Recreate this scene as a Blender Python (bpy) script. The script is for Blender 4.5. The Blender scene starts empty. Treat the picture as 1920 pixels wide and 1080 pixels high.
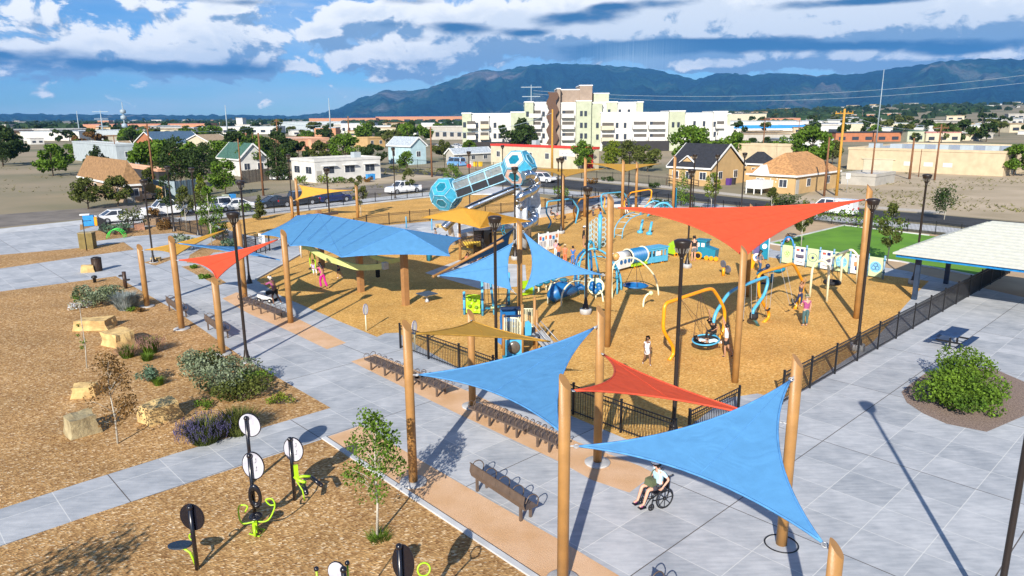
import bpy, bmesh, math, random
HAZE = .00006
from math import sin, cos, pi, radians as R
from mathutils import Vector as V, Matrix
random.seed(7)
scn = bpy.context.scene
COL = scn.collection
FPX = 1350.0; PITCH = R(13.38); ROLL = R(0.35); CH = 11.0
_fw = V((0, cos(PITCH), -sin(PITCH))); _up = V((0, sin(PITCH), cos(PITCH))); _rt = V((1, 0, 0))
def ray(px, py):
    u = px - 960; v = 540 - py; c, s = cos(ROLL), sin(ROLL)
    return _fw * FPX + _rt * (u * c + v * s) + _up * (-u * s + v * c)
def G(px, py, z=0.0):                      # point of the photo at height z
    d = ray(px, py); t = (z - CH) / d.z
    return V((d.x * t, d.y * t, z))
def AT(px, py, Y):                         # point of the photo at depth Y
    d = ray(px, py); t = Y / d.y
    return V((d.x * t, Y, CH + d.z * t))
def proj(p):
    q = V(p) - V((0, 0, CH)); f = q.dot(_fw); a = q.dot(_rt) / f * FPX; b = q.dot(_up) / f * FPX
    c, s = cos(ROLL), sin(ROLL)
    return 960 + a * c - b * s, 540 - (a * s + b * c)
def HZ(base, py):                          # height above base at which pixel row py is reached
    lo, hi = 0.0, 90.0
    for _ in range(40):
        m = (lo + hi) / 2
        if proj((base[0], base[1], base[2] + m))[1] > py: lo = m
        else: hi = m
    return lo
AA = R(-46.5); AB = R(43.5)
E1 = V((cos(AA), sin(AA), 0)); E2 = V((cos(AB), sin(AB), 0))
def ext(N, d, px):                         # how far from N along d until column px
    best = 0; s0 = proj(N)[0] < px
    t = 0.0
    while t < 400:
        t += 0.1
        if (proj(N + d * t)[0] < px) != s0: return t
    return t
# ---------------------------------------------------------------- materials
MATS = {}
def nd(nt, t, **k):
    n = nt.nodes.new(t)
    for a, b in k.items(): setattr(n, a, b)
    return n
def mk(name, col, rough=.6, metal=0., var=.12, scale=4., bump=0., bscale=40., col2=None, alpha=1., spec=.5, trans=0., coat=0., emit=None, det=4., island=0.):
    if name in MATS: return MATS[name]
    m = bpy.data.materials.new(name); m.use_nodes = True; nt = m.node_tree; L = nt.links
    b = nt.nodes['Principled BSDF']
    b.inputs['Roughness'].default_value = rough; b.inputs['Metallic'].default_value = metal
    b.inputs['Specular IOR Level'].default_value = spec; b.inputs['Coat Weight'].default_value = coat
    tc = nd(nt, 'ShaderNodeTexCoord'); nz = nd(nt, 'ShaderNodeTexNoise')
    nz.inputs['Scale'].default_value = scale; nz.inputs['Detail'].default_value = det
    L.new(tc.outputs['Object'], nz.inputs['Vector'])
    mx = nd(nt, 'ShaderNodeMix', data_type='RGBA')
    c2 = col2 or tuple(c * (1 - 2 * var) for c in col)
    c1 = col if col2 else tuple(min(1, c * (1 + var)) for c in col)
    mx.inputs[6].default_value = (*c1, 1); mx.inputs[7].default_value = (*c2, 1)
    mr = nd(nt, 'ShaderNodeMapRange'); mr.inputs[1].default_value = .35; mr.inputs[2].default_value = .68
    L.new(nz.outputs['Fac'], mr.inputs[0]); L.new(mr.outputs[0], mx.inputs[0])
    out = mx.outputs[2]
    if island:
        ge = nd(nt, 'ShaderNodeNewGeometry'); m2 = nd(nt, 'ShaderNodeMapRange')
        m2.inputs[3].default_value = 1 - island; m2.inputs[4].default_value = 1 + island
        L.new(ge.outputs['Random Per Island'], m2.inputs[0])
        hs = nd(nt, 'ShaderNodeHueSaturation'); L.new(m2.outputs[0], hs.inputs['Value']); L.new(out, hs.inputs['Color']); out = hs.outputs[0]
    L.new(out, b.inputs['Base Color'])
    if bump:
        n2 = nd(nt, 'ShaderNodeTexNoise'); n2.inputs['Scale'].default_value = bscale; n2.inputs['Detail'].default_value = 6
        L.new(tc.outputs['Object'], n2.inputs['Vector'])
        bp = nd(nt, 'ShaderNodeBump'); bp.inputs['Strength'].default_value = bump; bp.inputs['Distance'].default_value = .05
        L.new(n2.outputs['Fac'], bp.inputs['Height']); L.new(bp.outputs[0], b.inputs['Normal'])
    if trans:
        tr = nd(nt, 'ShaderNodeBsdfTranslucent'); L.new(out, tr.inputs[0]); ms = nd(nt, 'ShaderNodeMixShader'); ms.inputs[0].default_value = trans
        L.new(b.outputs[0], ms.inputs[1]); L.new(tr.outputs[0], ms.inputs[2]); L.new(ms.outputs[0], nt.nodes['Material Output'].inputs[0])
    if alpha < 1: b.inputs['Alpha'].default_value = alpha
    if emit: b.inputs['Emission Color'].default_value = (*emit, 1); b.inputs['Emission Strength'].default_value = 1
    MATS[name] = m; return m
def paint(name, col, rough=.35, **k): return mk(name, col, rough, var=.05, **k)
# ---------------------------------------------------------------- mesh builder
def fr(d):
    d = V(d).normalized(); a = V((0, 0, 1)) if abs(d.z) < .95 else V((1, 0, 0))
    x = a.cross(d).normalized(); return x, d.cross(x)
class MB:
    def __init__(s): s.v = []; s.f = []; s.s = []
    def add(s, vs, fs, sm=False):
        o = len(s.v); s.v += [V(p) for p in vs]
        for f in fs: s.f.append([i + o for i in f]); s.s.append(sm)
        return s
    def box(s, c, d, rz=0, tp=1.):
        x, y, z = [k / 2 for k in d]; c = V(c); ca, sa = cos(rz), sin(rz); vs = []
        for sz in (-1, 1):
            k = tp if sz > 0 else 1
            for sx, sy in ((-1, -1), (1, -1), (1, 1), (-1, 1)):
                a, b = sx * x * k, sy * y * k; vs.append((c.x + a * ca - b * sa, c.y + a * sa + b * ca, c.z + sz * z))
        return s.add(vs, [(3, 2, 1, 0), (4, 5, 6, 7), (0, 1, 5, 4), (1, 2, 6, 5), (2, 3, 7, 6), (3, 0, 4, 7)])
    def b2(s, a, b): # box by two corners
        a = V(a); b = V(b); return s.box((a + b) / 2, [abs(q) for q in (b - a)])
    def bar(s, p, q, w, h=None, up=(0, 0, 1)): # rectangular bar
        p, q = V(p), V(q); h = h or w; d = (q - p).normalized(); u = V(up)
        if abs(d.dot(u)) > .98: u = V((1, 0, 0))
        x = d.cross(u).normalized(); y = x.cross(d); vs = []
        for e in (p, q):
            for i, j in ((-1, -1), (1, -1), (1, 1), (-1, 1)): vs.append(e + x * i * w / 2 + y * j * h / 2)
        return s.add(vs, [(3, 2, 1, 0), (4, 5, 6, 7), (0, 1, 5, 4), (1, 2, 6, 5), (2, 3, 7, 6), (3, 0, 4, 7)])
    def tube(s, pts, r, n=8, closed=False, caps=True):
        pts = [V(p) for p in pts]; m = len(pts); rs = r if isinstance(r, (list, tuple)) else [r] * m
        vs = []; px = None
        for i, p in enumerate(pts):
            a = pts[(i - 1) % m] if (i or closed) else p; b = pts[(i + 1) % m] if (i < m - 1 or closed) else p
            d = (b - a).normalized() if (b - a).length > 1e-9 else V((0, 0, 1))
            if px is None: x, y = fr(d)
            else:
                x = (px - d * px.dot(d)); x = x.normalized() if x.length > 1e-6 else fr(d)[0]; y = d.cross(x)
            px = x
            for k in range(n):
                t = 2 * pi * k / n; vs.append(p + (x * cos(t) + y * sin(t)) * rs[i])
        fs = []
        for i in range(m if closed else m - 1):
            j = (i + 1) % m
            for k in range(n): l = (k + 1) % n; fs.append((i * n + k, i * n + l, j * n + l, j * n + k))
        s.add(vs, fs, n > 4)
        if caps and not closed:
            o = len(s.v) - m * n; s.f.append([o + k for k in range(n)][::-1]); s.s.append(False)
            s.f.append([o + (m - 1) * n + k for k in range(n)]); s.s.append(False)
        return s
    def cyl(s, p, q, r0, r1=None, n=12): return s.tube([p, q], [r0, r0 if r1 is None else r1], n)
    def lathe(s, prof, c=(0, 0, 0), n=16):
        c = V(c); vs = []
        for r, z in prof:
            for k in range(n): t = 2 * pi * k / n; vs.append(c + V((r * cos(t), r * sin(t), z)))
        fs = [(i * n + k, i * n + (k + 1) % n, (i + 1) * n + (k + 1) % n, (i + 1) * n + k) for i in range(len(prof) - 1) for k in range(n)]
        o = len(s.v); s.add(vs, fs, True)
        s.f.append([o + k for k in range(n)][::-1]); s.s.append(False); s.f.append([o + (len(prof) - 1) * n + k for k in range(n)]); s.s.append(False)
        return s
    def sph(s, c, r, n=10, m=6, jit=0., rnd=random):
        c = V(c); r = (r, r, r) if not isinstance(r, (tuple, list)) else r; vs = [c + V((0, 0, -r[2]))]
        for i in range(1, m):
            a = -pi / 2 + pi * i / m
            for k in range(n):
                t = 2 * pi * k / n; q = 1 + rnd.uniform(-jit, jit); vs.append(c + V((r[0] * cos(a) * cos(t) * q, r[1] * cos(a) * sin(t) * q, r[2] * sin(a) * q)))
        vs.append(c + V((0, 0, r[2]))); fs = []
        for k in range(n):
            l = (k + 1) % n; fs.append((0, 1 + l, 1 + k)); fs.append((len(vs) - 1, len(vs) - 1 - n + k, len(vs) - 1 - n + l))
            for i in range(m - 2): fs.append((1 + i * n + k, 1 + i * n + l, 1 + (i + 1) * n + l, 1 + (i + 1) * n + k))
        return s.add(vs, fs, jit == 0)
    def ext(s, pts, d): # planar polygon extruded by vector d
        pts = [V(p) for p in pts]; d = V(d); n = len(pts)
        return s.add(pts + [p + d for p in pts], [list(range(n))[::-1], [n + i for i in range(n)]] + [(i, (i + 1) % n, n + (i + 1) % n, n + i) for i in range(n)])
    def poly(s, pts): return s.add(pts, [list(range(len(pts)))])
    def ring(s, c, r, t, ax=(0, 0, 1), n=20, m=6, a0=0, a1=2 * pi):
        x, y = fr(ax); cl = abs(a1 - a0 - 2 * pi) < 1e-3
        pts = [V(c) + (x * cos(a0 + (a1 - a0) * k / n) + y * sin(a0 + (a1 - a0) * k / n)) * r for k in range(n if cl else n + 1)]
        return s.tube(pts, t, m, closed=cl)
    def disc(s, c, r, th, ax, n=20, sc=1.): # disc plate, sc squashes along second axis
        x, y = fr(ax); a = V(ax).normalized(); c = V(c)
        pts = [c - a * th / 2 + (x * cos(2 * pi * k / n) * r + y * sin(2 * pi * k / n) * r * sc) for k in range(n)]
        return s.ext(pts, a * th)
    def build(s, name, mat, parent=None, world=False, loc=None, rz=0):
        me = bpy.data.meshes.new(name); vs = s.v
        if parent is not None and world:
            M = Matrix.Translation(parent.location) @ Matrix.Rotation(parent.rotation_euler.z, 4, 'Z'); Mi = M.inverted(); vs = [Mi @ p for p in vs]
        if parent is None and loc is None:
            n = len(vs); loc = V((sum(p.x for p in vs) / n, sum(p.y for p in vs) / n, min(p.z for p in vs))); vs = [p - loc for p in vs]
        me.from_pydata([tuple(p) for p in vs], [], s.f); me.polygons.foreach_set('use_smooth', s.s)
        for mm in (mat if isinstance(mat, list) else [mat]): me.materials.append(mm)
        if s.__dict__.get('mi'): me.polygons.foreach_set('material_index', s.mi)
        me.validate(); me.update()
        o = bpy.data.objects.new(name, me); COL.objects.link(o)
        if parent is not None: o.parent = parent
        elif loc is not None: o.location = loc; o.rotation_euler.z = rz
        return o
def tag(o, label=None, cat=None, group=None, kind=None):
    if label: o['label'] = label
    if cat: o['category'] = cat
    if group: o['group'] = group
    if kind: o['kind'] = kind
    return o
def thing(name, label, cat, loc=(0, 0, 0), rz=0, group=None, sc=1):
    o = bpy.data.objects.new(name, None); COL.objects.link(o); o.location = loc; o.rotation_euler = (0, 0, rz); o.empty_display_size = .1
    o.scale = (sc, sc, sc); return tag(o, label, cat, group)
def struct(name, mb, mat, **k):
    o = mb.build(name, mat, loc=(0, 0, 0), **k); o['kind'] = 'structure'; return o
KIDS = {}
def dup(o, loc=None, rz=None, label=None, sc=None, group=None, parent=None, deep=True):
    c = o.copy(); COL.objects.link(c)
    if parent is not None: c.parent = parent
    else:
        if loc is not None: c.location = loc
        if rz is not None: c.rotation_euler.z = rz
        if sc is not None: c.scale = sc if isinstance(sc, (tuple, list)) else (sc, sc, sc)
        if label: c['label'] = label
        if group: c['group'] = group
    for ch in list(o.children): dup(ch, parent=c)
    return c
def face_to(o): pass
def arc(p, q, h, n=12, up=(0, 0, 1), k=.5):  # arch from p to q, rise h (ellipse)
    p, q, up = V(p), V(q), V(up); return [(p + q) / 2 + (q - p) / 2 * -cos(pi * i / n) + up * h * sin(pi * i / n) for i in range(n + 1)]
def catm(P, n=6): # smooth curve through points
    P = [V(p) for p in P]; o = []; Q = [P[0] * 2 - P[1]] + P + [P[-1] * 2 - P[-2]]
    for i in range(1, len(Q) - 2):
        a, b, c, d = Q[i - 1:i + 3]
        for j in range(n):
            t = j / n; o.append(.5 * ((2 * b) + (c - a) * t + (2 * a - 5 * b + 4 * c - d) * t * t + (3 * b - a - 3 * c + d) * t ** 3))
    return o + [P[-1]]
def rnd_poly(P, r, n=4): # polyline with rounded corners
    P = [V(p) for p in P]; o = [P[0]]
    for i in range(1, len(P) - 1):
        a, b, c = P[i - 1:i + 2]; d1 = (a - b).normalized(); d2 = (c - b).normalized(); rr = min(r, (a - b).length * .45, (c - b).length * .45)
        for j in range(n + 1):
            t = j / n; o.append((1 - t) ** 2 * (b + d1 * rr) + 2 * t * (1 - t) * b + t * t * (b + d2 * rr))
    return o + [P[-1]]
# ---------------------------------------------------------------- shared materials
M = {}
M['pole'] = mk('pole_tan_paint', (.37, .19, .06), .45, var=.1, scale=1.8, det=8., bump=.12, bscale=25)
M['bronze'] = paint('bronze_metal', (.022, .015, .012), .4)
M['black'] = paint('black_metal', (.01, .01, .012), .45)
M['blackgloss'] = paint('black_gloss', (.008, .008, .014), .25, coat=.4)
M['rubber'] = paint('black_rubber', (.012, .012, .015), .8)
M['steel'] = paint('polished_steel', (.62, .65, .7), .22, metal=1.)
M['galv'] = paint('galvanised_steel', (.45, .47, .5), .5, metal=.4)
M['white'] = paint('white_paint', (.78, .78, .76), .4)
M['cream'] = paint('cream_paint', (.75, .72, .5), .4)
M['lime'] = paint('lime_paint', (.36, .62, .015), .4)
M['sky'] = paint('sky_blue_paint', (.08, .40, .64), .35)
M['blue'] = paint('blue_plastic', (.01, .13, .36), .4)
M['teal'] = paint('teal_plastic', (.01, .2, .32), .4)
M['orange'] = paint('orange_paint', (.8, .33, .01), .35)
M['palelime'] = paint('pale_lime_paint', (.52, .56, .2), .45)
M['palegreen'] = paint('pale_green_panel', (.55, .68, .38), .5)
M['rope'] = paint('dark_rope', (.05, .03, .03), .8)
M['brown'] = paint('brown_metal', (.10, .06, .04), .5)
M['concb'] = mk('concrete_base', (.45, .45, .45), .85, var=.12, bump=.2)
M['benchm'] = mk('bench_bronze', (.12, .085, .065), .5, var=.1)
M['sb'] = None
def fabric(name, c):
    m = mk(name, c, .8, var=.03, scale=3, trans=.22, spec=.15)
    nt = m.node_tree; b = nt.nodes['Principled BSDF']
    tc = nd(nt, 'ShaderNodeTexCoord'); w = nd(nt, 'ShaderNodeTexNoise'); w.inputs['Scale'].default_value = 60
    mp = nd(nt, 'ShaderNodeMapping'); mp.inputs['Scale'].default_value = (1, 6, 1); nt.links.new(tc.outputs['Object'], mp.inputs[0]); nt.links.new(mp.outputs[0], w.inputs['Vector'])
    bp = nd(nt, 'ShaderNodeBump'); bp.inputs['Strength'].default_value = .15; bp.inputs['Distance'].default_value = .02
    w2 = nd(nt, 'ShaderNodeTexNoise'); w2.inputs['Scale'].default_value = 1.1; w2.inputs['Detail'].default_value = 2; w2.inputs['Distortion'].default_value = 1.2; nt.links.new(tc.outputs['Object'], w2.inputs['Vector'])
    b2 = nd(nt, 'ShaderNodeBump'); b2.inputs['Strength'].default_value = .35; b2.inputs['Distance'].default_value = .12; nt.links.new(w2.outputs['Fac'], b2.inputs['Height']); nt.links.new(b2.outputs[0], bp.inputs['Normal'])
    nt.links.new(w.outputs['Fac'], bp.inputs['Height']); nt.links.new(bp.outputs[0], b.inputs['Normal']); return m
M['fblue'] = fabric('blue_shade_cloth', (.105, .315, .60)); M['fred'] = fabric('red_shade_cloth', (.88, .12, .05)); M['fyel'] = fabric('yellow_shade_cloth', (.66, .37, .06))
M['fshaded'] = fabric('shaded_side_cloth', (.01, .05, .13))  # navy colour holds the shade of the sail's turned-away side
M['sblue'] = mk('blue_seam', (.075, .26, .55), .8); M['sred'] = mk('red_seam', (.72, .085, .035), .8); M['syel'] = mk('yellow_seam', (.5, .27, .035), .8); M['snavy'] = mk('shaded_side_seam', (.005, .03, .09), .8)
# ================================================================ setting: ground, roads, mountains
def sstep(a, b, x):
    t = max(0., min(1., (x - a) / (b - a))); return t * t * (3 - 2 * t)
def gz(x, y):
    d = math.hypot(x, y); az = math.atan2(x, y) if y > 0 else 0
    return sstep(420, 2600, d) * sstep(.02, .55, az) * 36
def ground_mat():
    m = mk('dirt_ground', (.33, .26, .17), .95, var=.12, scale=.035, col2=(.15, .15, .08), det=9., bump=.3, bscale=3); return m
mb = MB(); rr = [0, 12, 25, 40, 60, 85, 115, 150, 200, 260, 340, 440, 560, 720, 900, 1150, 1500, 1900, 2500, 3300, 4400, 6000, 8500]; NA = 120
vs = [V((0, 0, 0))]
for r in rr[1:]:
    for k in range(NA): a = 2 * pi * k / NA; x, y = r * sin(a), r * cos(a); vs.append(V((x, y, gz(x, y))))
fs = [(0, 1 + (k + 1) % NA, 1 + k) for k in range(NA)]
for i in range(len(rr) - 2):
    for k in range(NA): l = (k + 1) % NA; a = 1 + i * NA; b = a + NA; fs.append((a + k, a + l, b + l, b + k))
mb.add(vs, fs, True); struct('ground', mb, ground_mat())
def flat(name, pix, z, mat, extra=None, kind='structure', world=False):
    P = [V((p[0], p[1], 0)) if world else G(*p) for p in pix]
    from mathutils.geometry import tessellate_polygon
    me = bpy.data.meshes.new(name); fs = []
    for t in tessellate_polygon([[V((p.x, p.y, 0)) for p in P]]):
        q = [P[i] for i in t]; fs.append(t if (q[1] - q[0]).cross(q[2] - q[0]).z > 0 else t[::-1])
    me.from_pydata([(p.x, p.y, z) for p in P], [], fs); me.materials.append(mat)
    o = bpy.data.objects.new(name, me); COL.objects.link(o); o['kind'] = kind; return o
def chips(name, ca, cb, cc, sc=1.):
    m = bpy.data.materials.new(name); m.use_nodes = True; nt = m.node_tree; L = nt.links; b = nt.nodes['Principled BSDF']; b.inputs['Roughness'].default_value = .9; b.inputs['Specular IOR Level'].default_value = .2
    tc = nd(nt, 'ShaderNodeTexCoord')
    vo = nd(nt, 'ShaderNodeTexVoronoi'); vo.inputs['Scale'].default_value = 14 * sc; mp = nd(nt, 'ShaderNodeMapping'); mp.inputs['Scale'].default_value = (1, 1.9, 1)
    nz0 = nd(nt, 'ShaderNodeTexNoise'); nz0.inputs['Scale'].default_value = 5; L.new(tc.outputs['Object'], nz0.inputs['Vector'])
    va = nd(nt, 'ShaderNodeMix', data_type='RGBA'); va.inputs[0].default_value = .06; L.new(tc.outputs['Object'], va.inputs[6]); L.new(nz0.outputs['Color'], va.inputs[7])
    L.new(va.outputs[2], mp.inputs[0]); L.new(mp.outputs[0], vo.inputs['Vector'])
    rp = nd(nt, 'ShaderNodeValToRGB'); e = rp.color_ramp; e.elements[0].color = (*cb, 1); e.elements[1].color = (*ca, 1); e.elements[0].position = .12; e.elements[1].position = .72
    q = e.elements.new(.95); q.color = (*cc, 1)
    L.new(vo.outputs['Color'], rp.inputs[0])
    n2 = nd(nt, 'ShaderNodeTexNoise'); n2.inputs['Scale'].default_value = .35; n2.inputs['Detail'].default_value = 5; L.new(tc.outputs['Object'], n2.inputs['Vector'])
    mr = nd(nt, 'ShaderNodeMapRange'); mr.inputs[1].default_value = .32; mr.inputs[2].default_value = .7; mr.inputs[3].default_value = .82; mr.inputs[4].default_value = 1.1; L.new(n2.outputs['Fac'], mr.inputs[0])
    hs = nd(nt, 'ShaderNodeHueSaturation'); L.new(rp.outputs[0], hs.inputs['Color']); L.new(mr.outputs[0], hs.inputs['Value']); L.new(hs.outputs[0], b.inputs['Base Color'])
    bp = nd(nt, 'ShaderNodeBump'); bp.inputs['Strength'].default_value = .5; bp.inputs['Distance'].default_value = .04; L.new(vo.outputs['Distance'], bp.inputs['Height']); L.new(bp.outputs[0], b.inputs['Normal'])
    return m
M['chips'] = chips('wood_chip_surface', (.76, .44, .125), (.47, .24, .06), (.88, .62, .26))
M['mulch'] = chips('bark_mulch', (.56, .34, .14), (.24, .12, .045), (.84, .66, .43), .95)
def concrete():
    m = bpy.data.materials.new('jointed_concrete'); m.use_nodes = True; nt = m.node_tree; L = nt.links; b = nt.nodes['Principled BSDF']; b.inputs['Roughness'].default_value = .8; b.inputs['Specular IOR Level'].default_value = .3
    tc = nd(nt, 'ShaderNodeTexCoord'); O = G(1011, 912)
    def mth(op, a, c=None, d=None):
        n = nd(nt, 'ShaderNodeMath', operation=op)
        for i, q in enumerate((a, c, d)):
            if q is None: continue
            if isinstance(q, (int, float)): n.inputs[i].default_value = q
            else: L.new(q, n.inputs[i])
        return n.outputs[0]
    def axis(e):
        d = nd(nt, 'ShaderNodeVectorMath', operation='DOT_PRODUCT'); L.new(tc.outputs['Object'], d.inputs[0]); d.inputs[1].default_value = e; return mth('SUBTRACT', d.outputs['Value'], V(O).dot(V(e)))
    s = 1.55; A1, A2 = axis(tuple(E1)), axis(tuple(E2))
    def line(v, sp, w, off=0.):
        f = mth('FRACT', mth('DIVIDE', mth('ADD', v, off), sp)); f = mth('ABSOLUTE', mth('SUBTRACT', f, .5)); return mth('GREATER_THAN', f, .5 - w / sp / 2)
    lt = mth('MAXIMUM', line(A1, s, .022), line(A2, s, .022)); dk = mth('MAXIMUM', line(A1, s * 4, .03, s), line(A2, s * 4, .03, s * 2))
    # per-slab tone
    fl1 = mth('FLOOR', mth('DIVIDE', A1, s)); fl2 = mth('FLOOR', mth('DIVIDE', A2, s)); cb = nd(nt, 'ShaderNodeCombineXYZ'); L.new(fl1, cb.inputs[0]); L.new(fl2, cb.inputs[1])
    wn = nd(nt, 'ShaderNodeTexWhiteNoise', noise_dimensions='2D'); L.new(cb.outputs[0], wn.inputs['Vector'])
    n1 = nd(nt, 'ShaderNodeTexNoise'); n1.inputs['Scale'].default_value = .9; n1.inputs['Detail'].default_value = 7; n1.inputs['Roughness'].default_value = .65; L.new(tc.outputs['Object'], n1.inputs['Vector'])
    mp = nd(nt, 'ShaderNodeMapping'); mp.inputs['Rotation'].default_value = (0, 0, -AB); mp.inputs['Scale'].default_value = (1.2, 7, 1); L.new(tc.outputs['Object'], mp.inputs[0])
    n3 = nd(nt, 'ShaderNodeTexNoise'); n3.inputs['Scale'].default_value = 1.2; n3.inputs['Detail'].default_value = 5; L.new(mp.outputs[0], n3.inputs['Vector'])
    t = mth('ADD', mth('MULTIPLY', n1.outputs['Fac'], .55), mth('ADD', mth('MULTIPLY', wn.outputs['Value'], .13), mth('MULTIPLY', n3.outputs['Fac'], .35)))
    rp = nd(nt, 'ShaderNodeValToRGB'); e = rp.color_ramp; e.elements[0].position = .37; e.elements[0].color = (.30, .325, .36, 1); e.elements[1].position = .66; e.elements[1].color = (.52, .535, .56, 1); L.new(t, rp.inputs[0])
    m1 = nd(nt, 'ShaderNodeMix', data_type='RGBA'); L.new(mth('MULTIPLY', lt, .75), m1.inputs[0]); L.new(rp.outputs[0], m1.inputs[6]); m1.inputs[7].default_value = (.66, .66, .64, 1)
    m2 = nd(nt, 'ShaderNodeMix', data_type='RGBA'); L.new(mth('MULTIPLY', dk, .9), m2.inputs[0]); L.new(m1.outputs[2], m2.inputs[6]); m2.inputs[7].default_value = (.06, .045, .035, 1)
    L.new(m2.outputs[2], b.inputs['Base Color'])
    n4 = nd(nt, 'ShaderNodeTexNoise'); n4.inputs['Scale'].default_value = 30; L.new(tc.outputs['Object'], n4.inputs['Vector']); bp = nd(nt, 'ShaderNodeBump'); bp.inputs['Strength'].default_value = .15; bp.inputs['Distance'].default_value = .01
    L.new(n4.outputs['Fac'], bp.inputs['Height']); L.new(bp.outputs[0], b.inputs['Normal']); return m
M['conc'] = concrete()
M['plainconc'] = mk('plain_concrete', (.55, .56, .57), .85, var=.1, scale=.8, bump=.1)
M['dg'] = mk('decomposed_granite', (.72, .47, .29), .95, scale=.9, col2=(.62, .37, .19), bump=.5, bscale=60, det=9)
M['asph'] = mk('asphalt', (.035, .037, .042), .9, var=.2, scale=.5, bump=.3); M['asphold'] = mk('old_asphalt', (.2, .175, .15), .9, var=.15, scale=.4, bump=.3)
M['dirt'] = mk('pale_dirt', (.5, .36, .22), .95, scale=.3, col2=(.38, .26, .16), bump=.4, bscale=6)
M['lot'] = mk('sandy_lot', (.5, .4, .28), .95, scale=.12, col2=(.34, .27, .17), det=9., bump=.4, bscale=3)
M['lawn'] = mk('lawn_grass', (.14, .32, .015), .9, scale=.35, col2=(.09, .23, .012), bump=.8, bscale=25)
def path(name, pix, z, mat, **k): return flat(name, pix, z, mat, **k)
path('plaza_pavement', [(-420, 470), (150, 418), (230, 425), (330, 408), (480, 425), (700, 408), (1010, 385), (1120, 372), (1230, 382), (1420, 404), (1753, 442), (2300, 520), (2600, 1300), (1500, 2600), (0, 2200), (-900, 1300)], .004, M['conc'])
path('wood_chip_playground', [(563, 478), (480, 525), (529, 556), (640, 604), (707, 632), (722, 625), (747, 624), (772, 641), (790, 652), (853, 686), (960, 733), (1075, 782), (1180, 826), (1240, 842), (1290, 802), (1360, 747), (1420, 738), (1465, 748), (1508, 729), (1560, 691), (1636, 642), (1712, 556), (1742, 527), (1655, 516), (1440, 482), (1400, 430), (1277, 402), (1201, 388), (1137, 388), (1060, 401), (1010, 408), (940, 425), (880, 440), (800, 433), (740, 440), (640, 446), (560, 460)], .008, M['chips'])
path('wood_chip_field', [(445, 438), (400, 420), (416, 413), (545, 399), (792, 372), (860, 366), (1000, 366), (1060, 380), (1000, 392), (880, 408), (730, 422), (620, 436), (510, 448)], .009, M['chips'])
path('bark_mulch_bed', [(150, 527), (217, 518), (330, 583), (456, 671), (620, 765), (500, 800), (330, 850), (150, 906), (-200, 1020), (-500, 900), (-400, 600)], .008, M['mulch'])
path('fitness_mulch_bed', [(-300, 1130), (150, 973), (300, 924), (607, 823), (1000, 1080), (1250, 1290), (900, 1900), (-300, 1700)], .008, M['mulch'])
path('entry_mulch_bed', [(-250, 500), (150, 465), (232, 454), (252, 468), (150, 482), (-250, 540)], .008, M['mulch'])
path('planting_bed', [(268, 492), (300, 486), (325, 480), (322, 487), (292, 498)], .0085, M['mulch'])
path('planting_island', [(340, 500), (374, 496), (424, 530), (408, 536)], .0085, M['mulch'])
path('side_planting_bed', [(356, 478), (420, 440), (440, 462), (470, 466), (400, 474), (372, 494), (350, 493)], .0085, M['mulch'])
path('far_planting_bed', [(150, 436), (200, 430), (290, 425), (335, 405), (380, 412), (430, 440), (380, 442), (322, 437), (250, 443), (180, 452), (150, 452)], .0085, M['mulch'])
path('verge_mulch', [(150, 420), (190, 412), (190, 420), (150, 432)], .0085, M['mulch'])
path('gravel_bench_strip', [(658, 678), (704, 664), (876, 733), (960, 773), (1085, 830), (1200, 874), (1228, 888), (1180, 924), (1109, 900), (1053, 868), (850, 772)], .008, M['dg'])
path('gravel_tree_strip', [(612, 820), (677, 798), (860, 905), (1048, 1012), (1161, 1080), (1400, 1230), (1300, 1310), (1006, 1080)], .0085, M['dg'])
path('gravel_bench_pad', [(417, 560), (444, 548), (537, 587), (649, 643), (613, 655), (540, 620), (470, 590)], .008, M['dg'])
path('shrub_island', [(1772, 690), (1735, 700), (1710, 718), (1690, 735), (1700, 755), (1730, 775), (1775, 795), (1850, 810), (1920, 780), (1930, 720), (1860, 690)], .0085, mk('pebble_mulch', (.36, .27, .22), .95, col2=(.15, .1, .08), scale=20, bump=1, bscale=30))
path('dirt_verge', [(1388, 436), (1445, 424), (1500, 412), (1560, 417), (1760, 441), (2100, 500), (1930, 560), (1700, 508), (1450, 469)], .008, M['dirt'])
path('dirt_verge', [(985, 412), (1060, 396), (1120, 384), (1150, 384), (1060, 394), (1000, 408)], .0105, M['dirt'])
path('lawn', [(1441, 457), (1582, 423), (1742, 442), (1900, 462), (1850, 522), (1687, 491), (1500, 466)], .012, M['lawn'])
path('concrete_walk', [(797, 512), (860, 488), (985, 497), (988, 536), (905, 543)], .012, M['plainconc'])
path('seat_wall_walk', [(780, 428), (940, 408), (965, 415), (960, 428), (860, 445), (800, 440)], .012, M['plainconc'])
# kerbs: raised edges
def kerb(name, pts, w=.16, h=.1, z=0., mat=None):
    b = MB()
    for a, c in zip(pts[:-1], pts[1:]): a, c = V(a), V(c); b.bar(a + V((0, 0, z + h / 2)), c + V((0, 0, z + h / 2)), w, h)
    return struct(name, b, mat or M['plainconc'])
kerb('kerb', [G(607, 822), G(1000, 1082), G(1220, 1240)], .17, .06)
kerb('playground_kerb', [G(563, 478), G(480, 525)], .15, .12)
kerb('playground_kerb', [G(1400, 425), G(1340, 410), G(1277, 401), G(1201, 387), G(1137, 388), G(1060, 400), G(1010, 408)], .5, .3)
kerb('field_kerb', [G(400, 419), G(545, 398), G(792, 371), G(860, 365), G(1000, 365)], .2, .15)
kerb('lawn_kerb', [G(1441, 457), G(1582, 423), G(1742, 442)], .15, .1); kerb('lawn_kerb', [G(1441, 457), G(1500, 466), G(1687, 491), G(1850, 522)], .2, .1)
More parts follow.
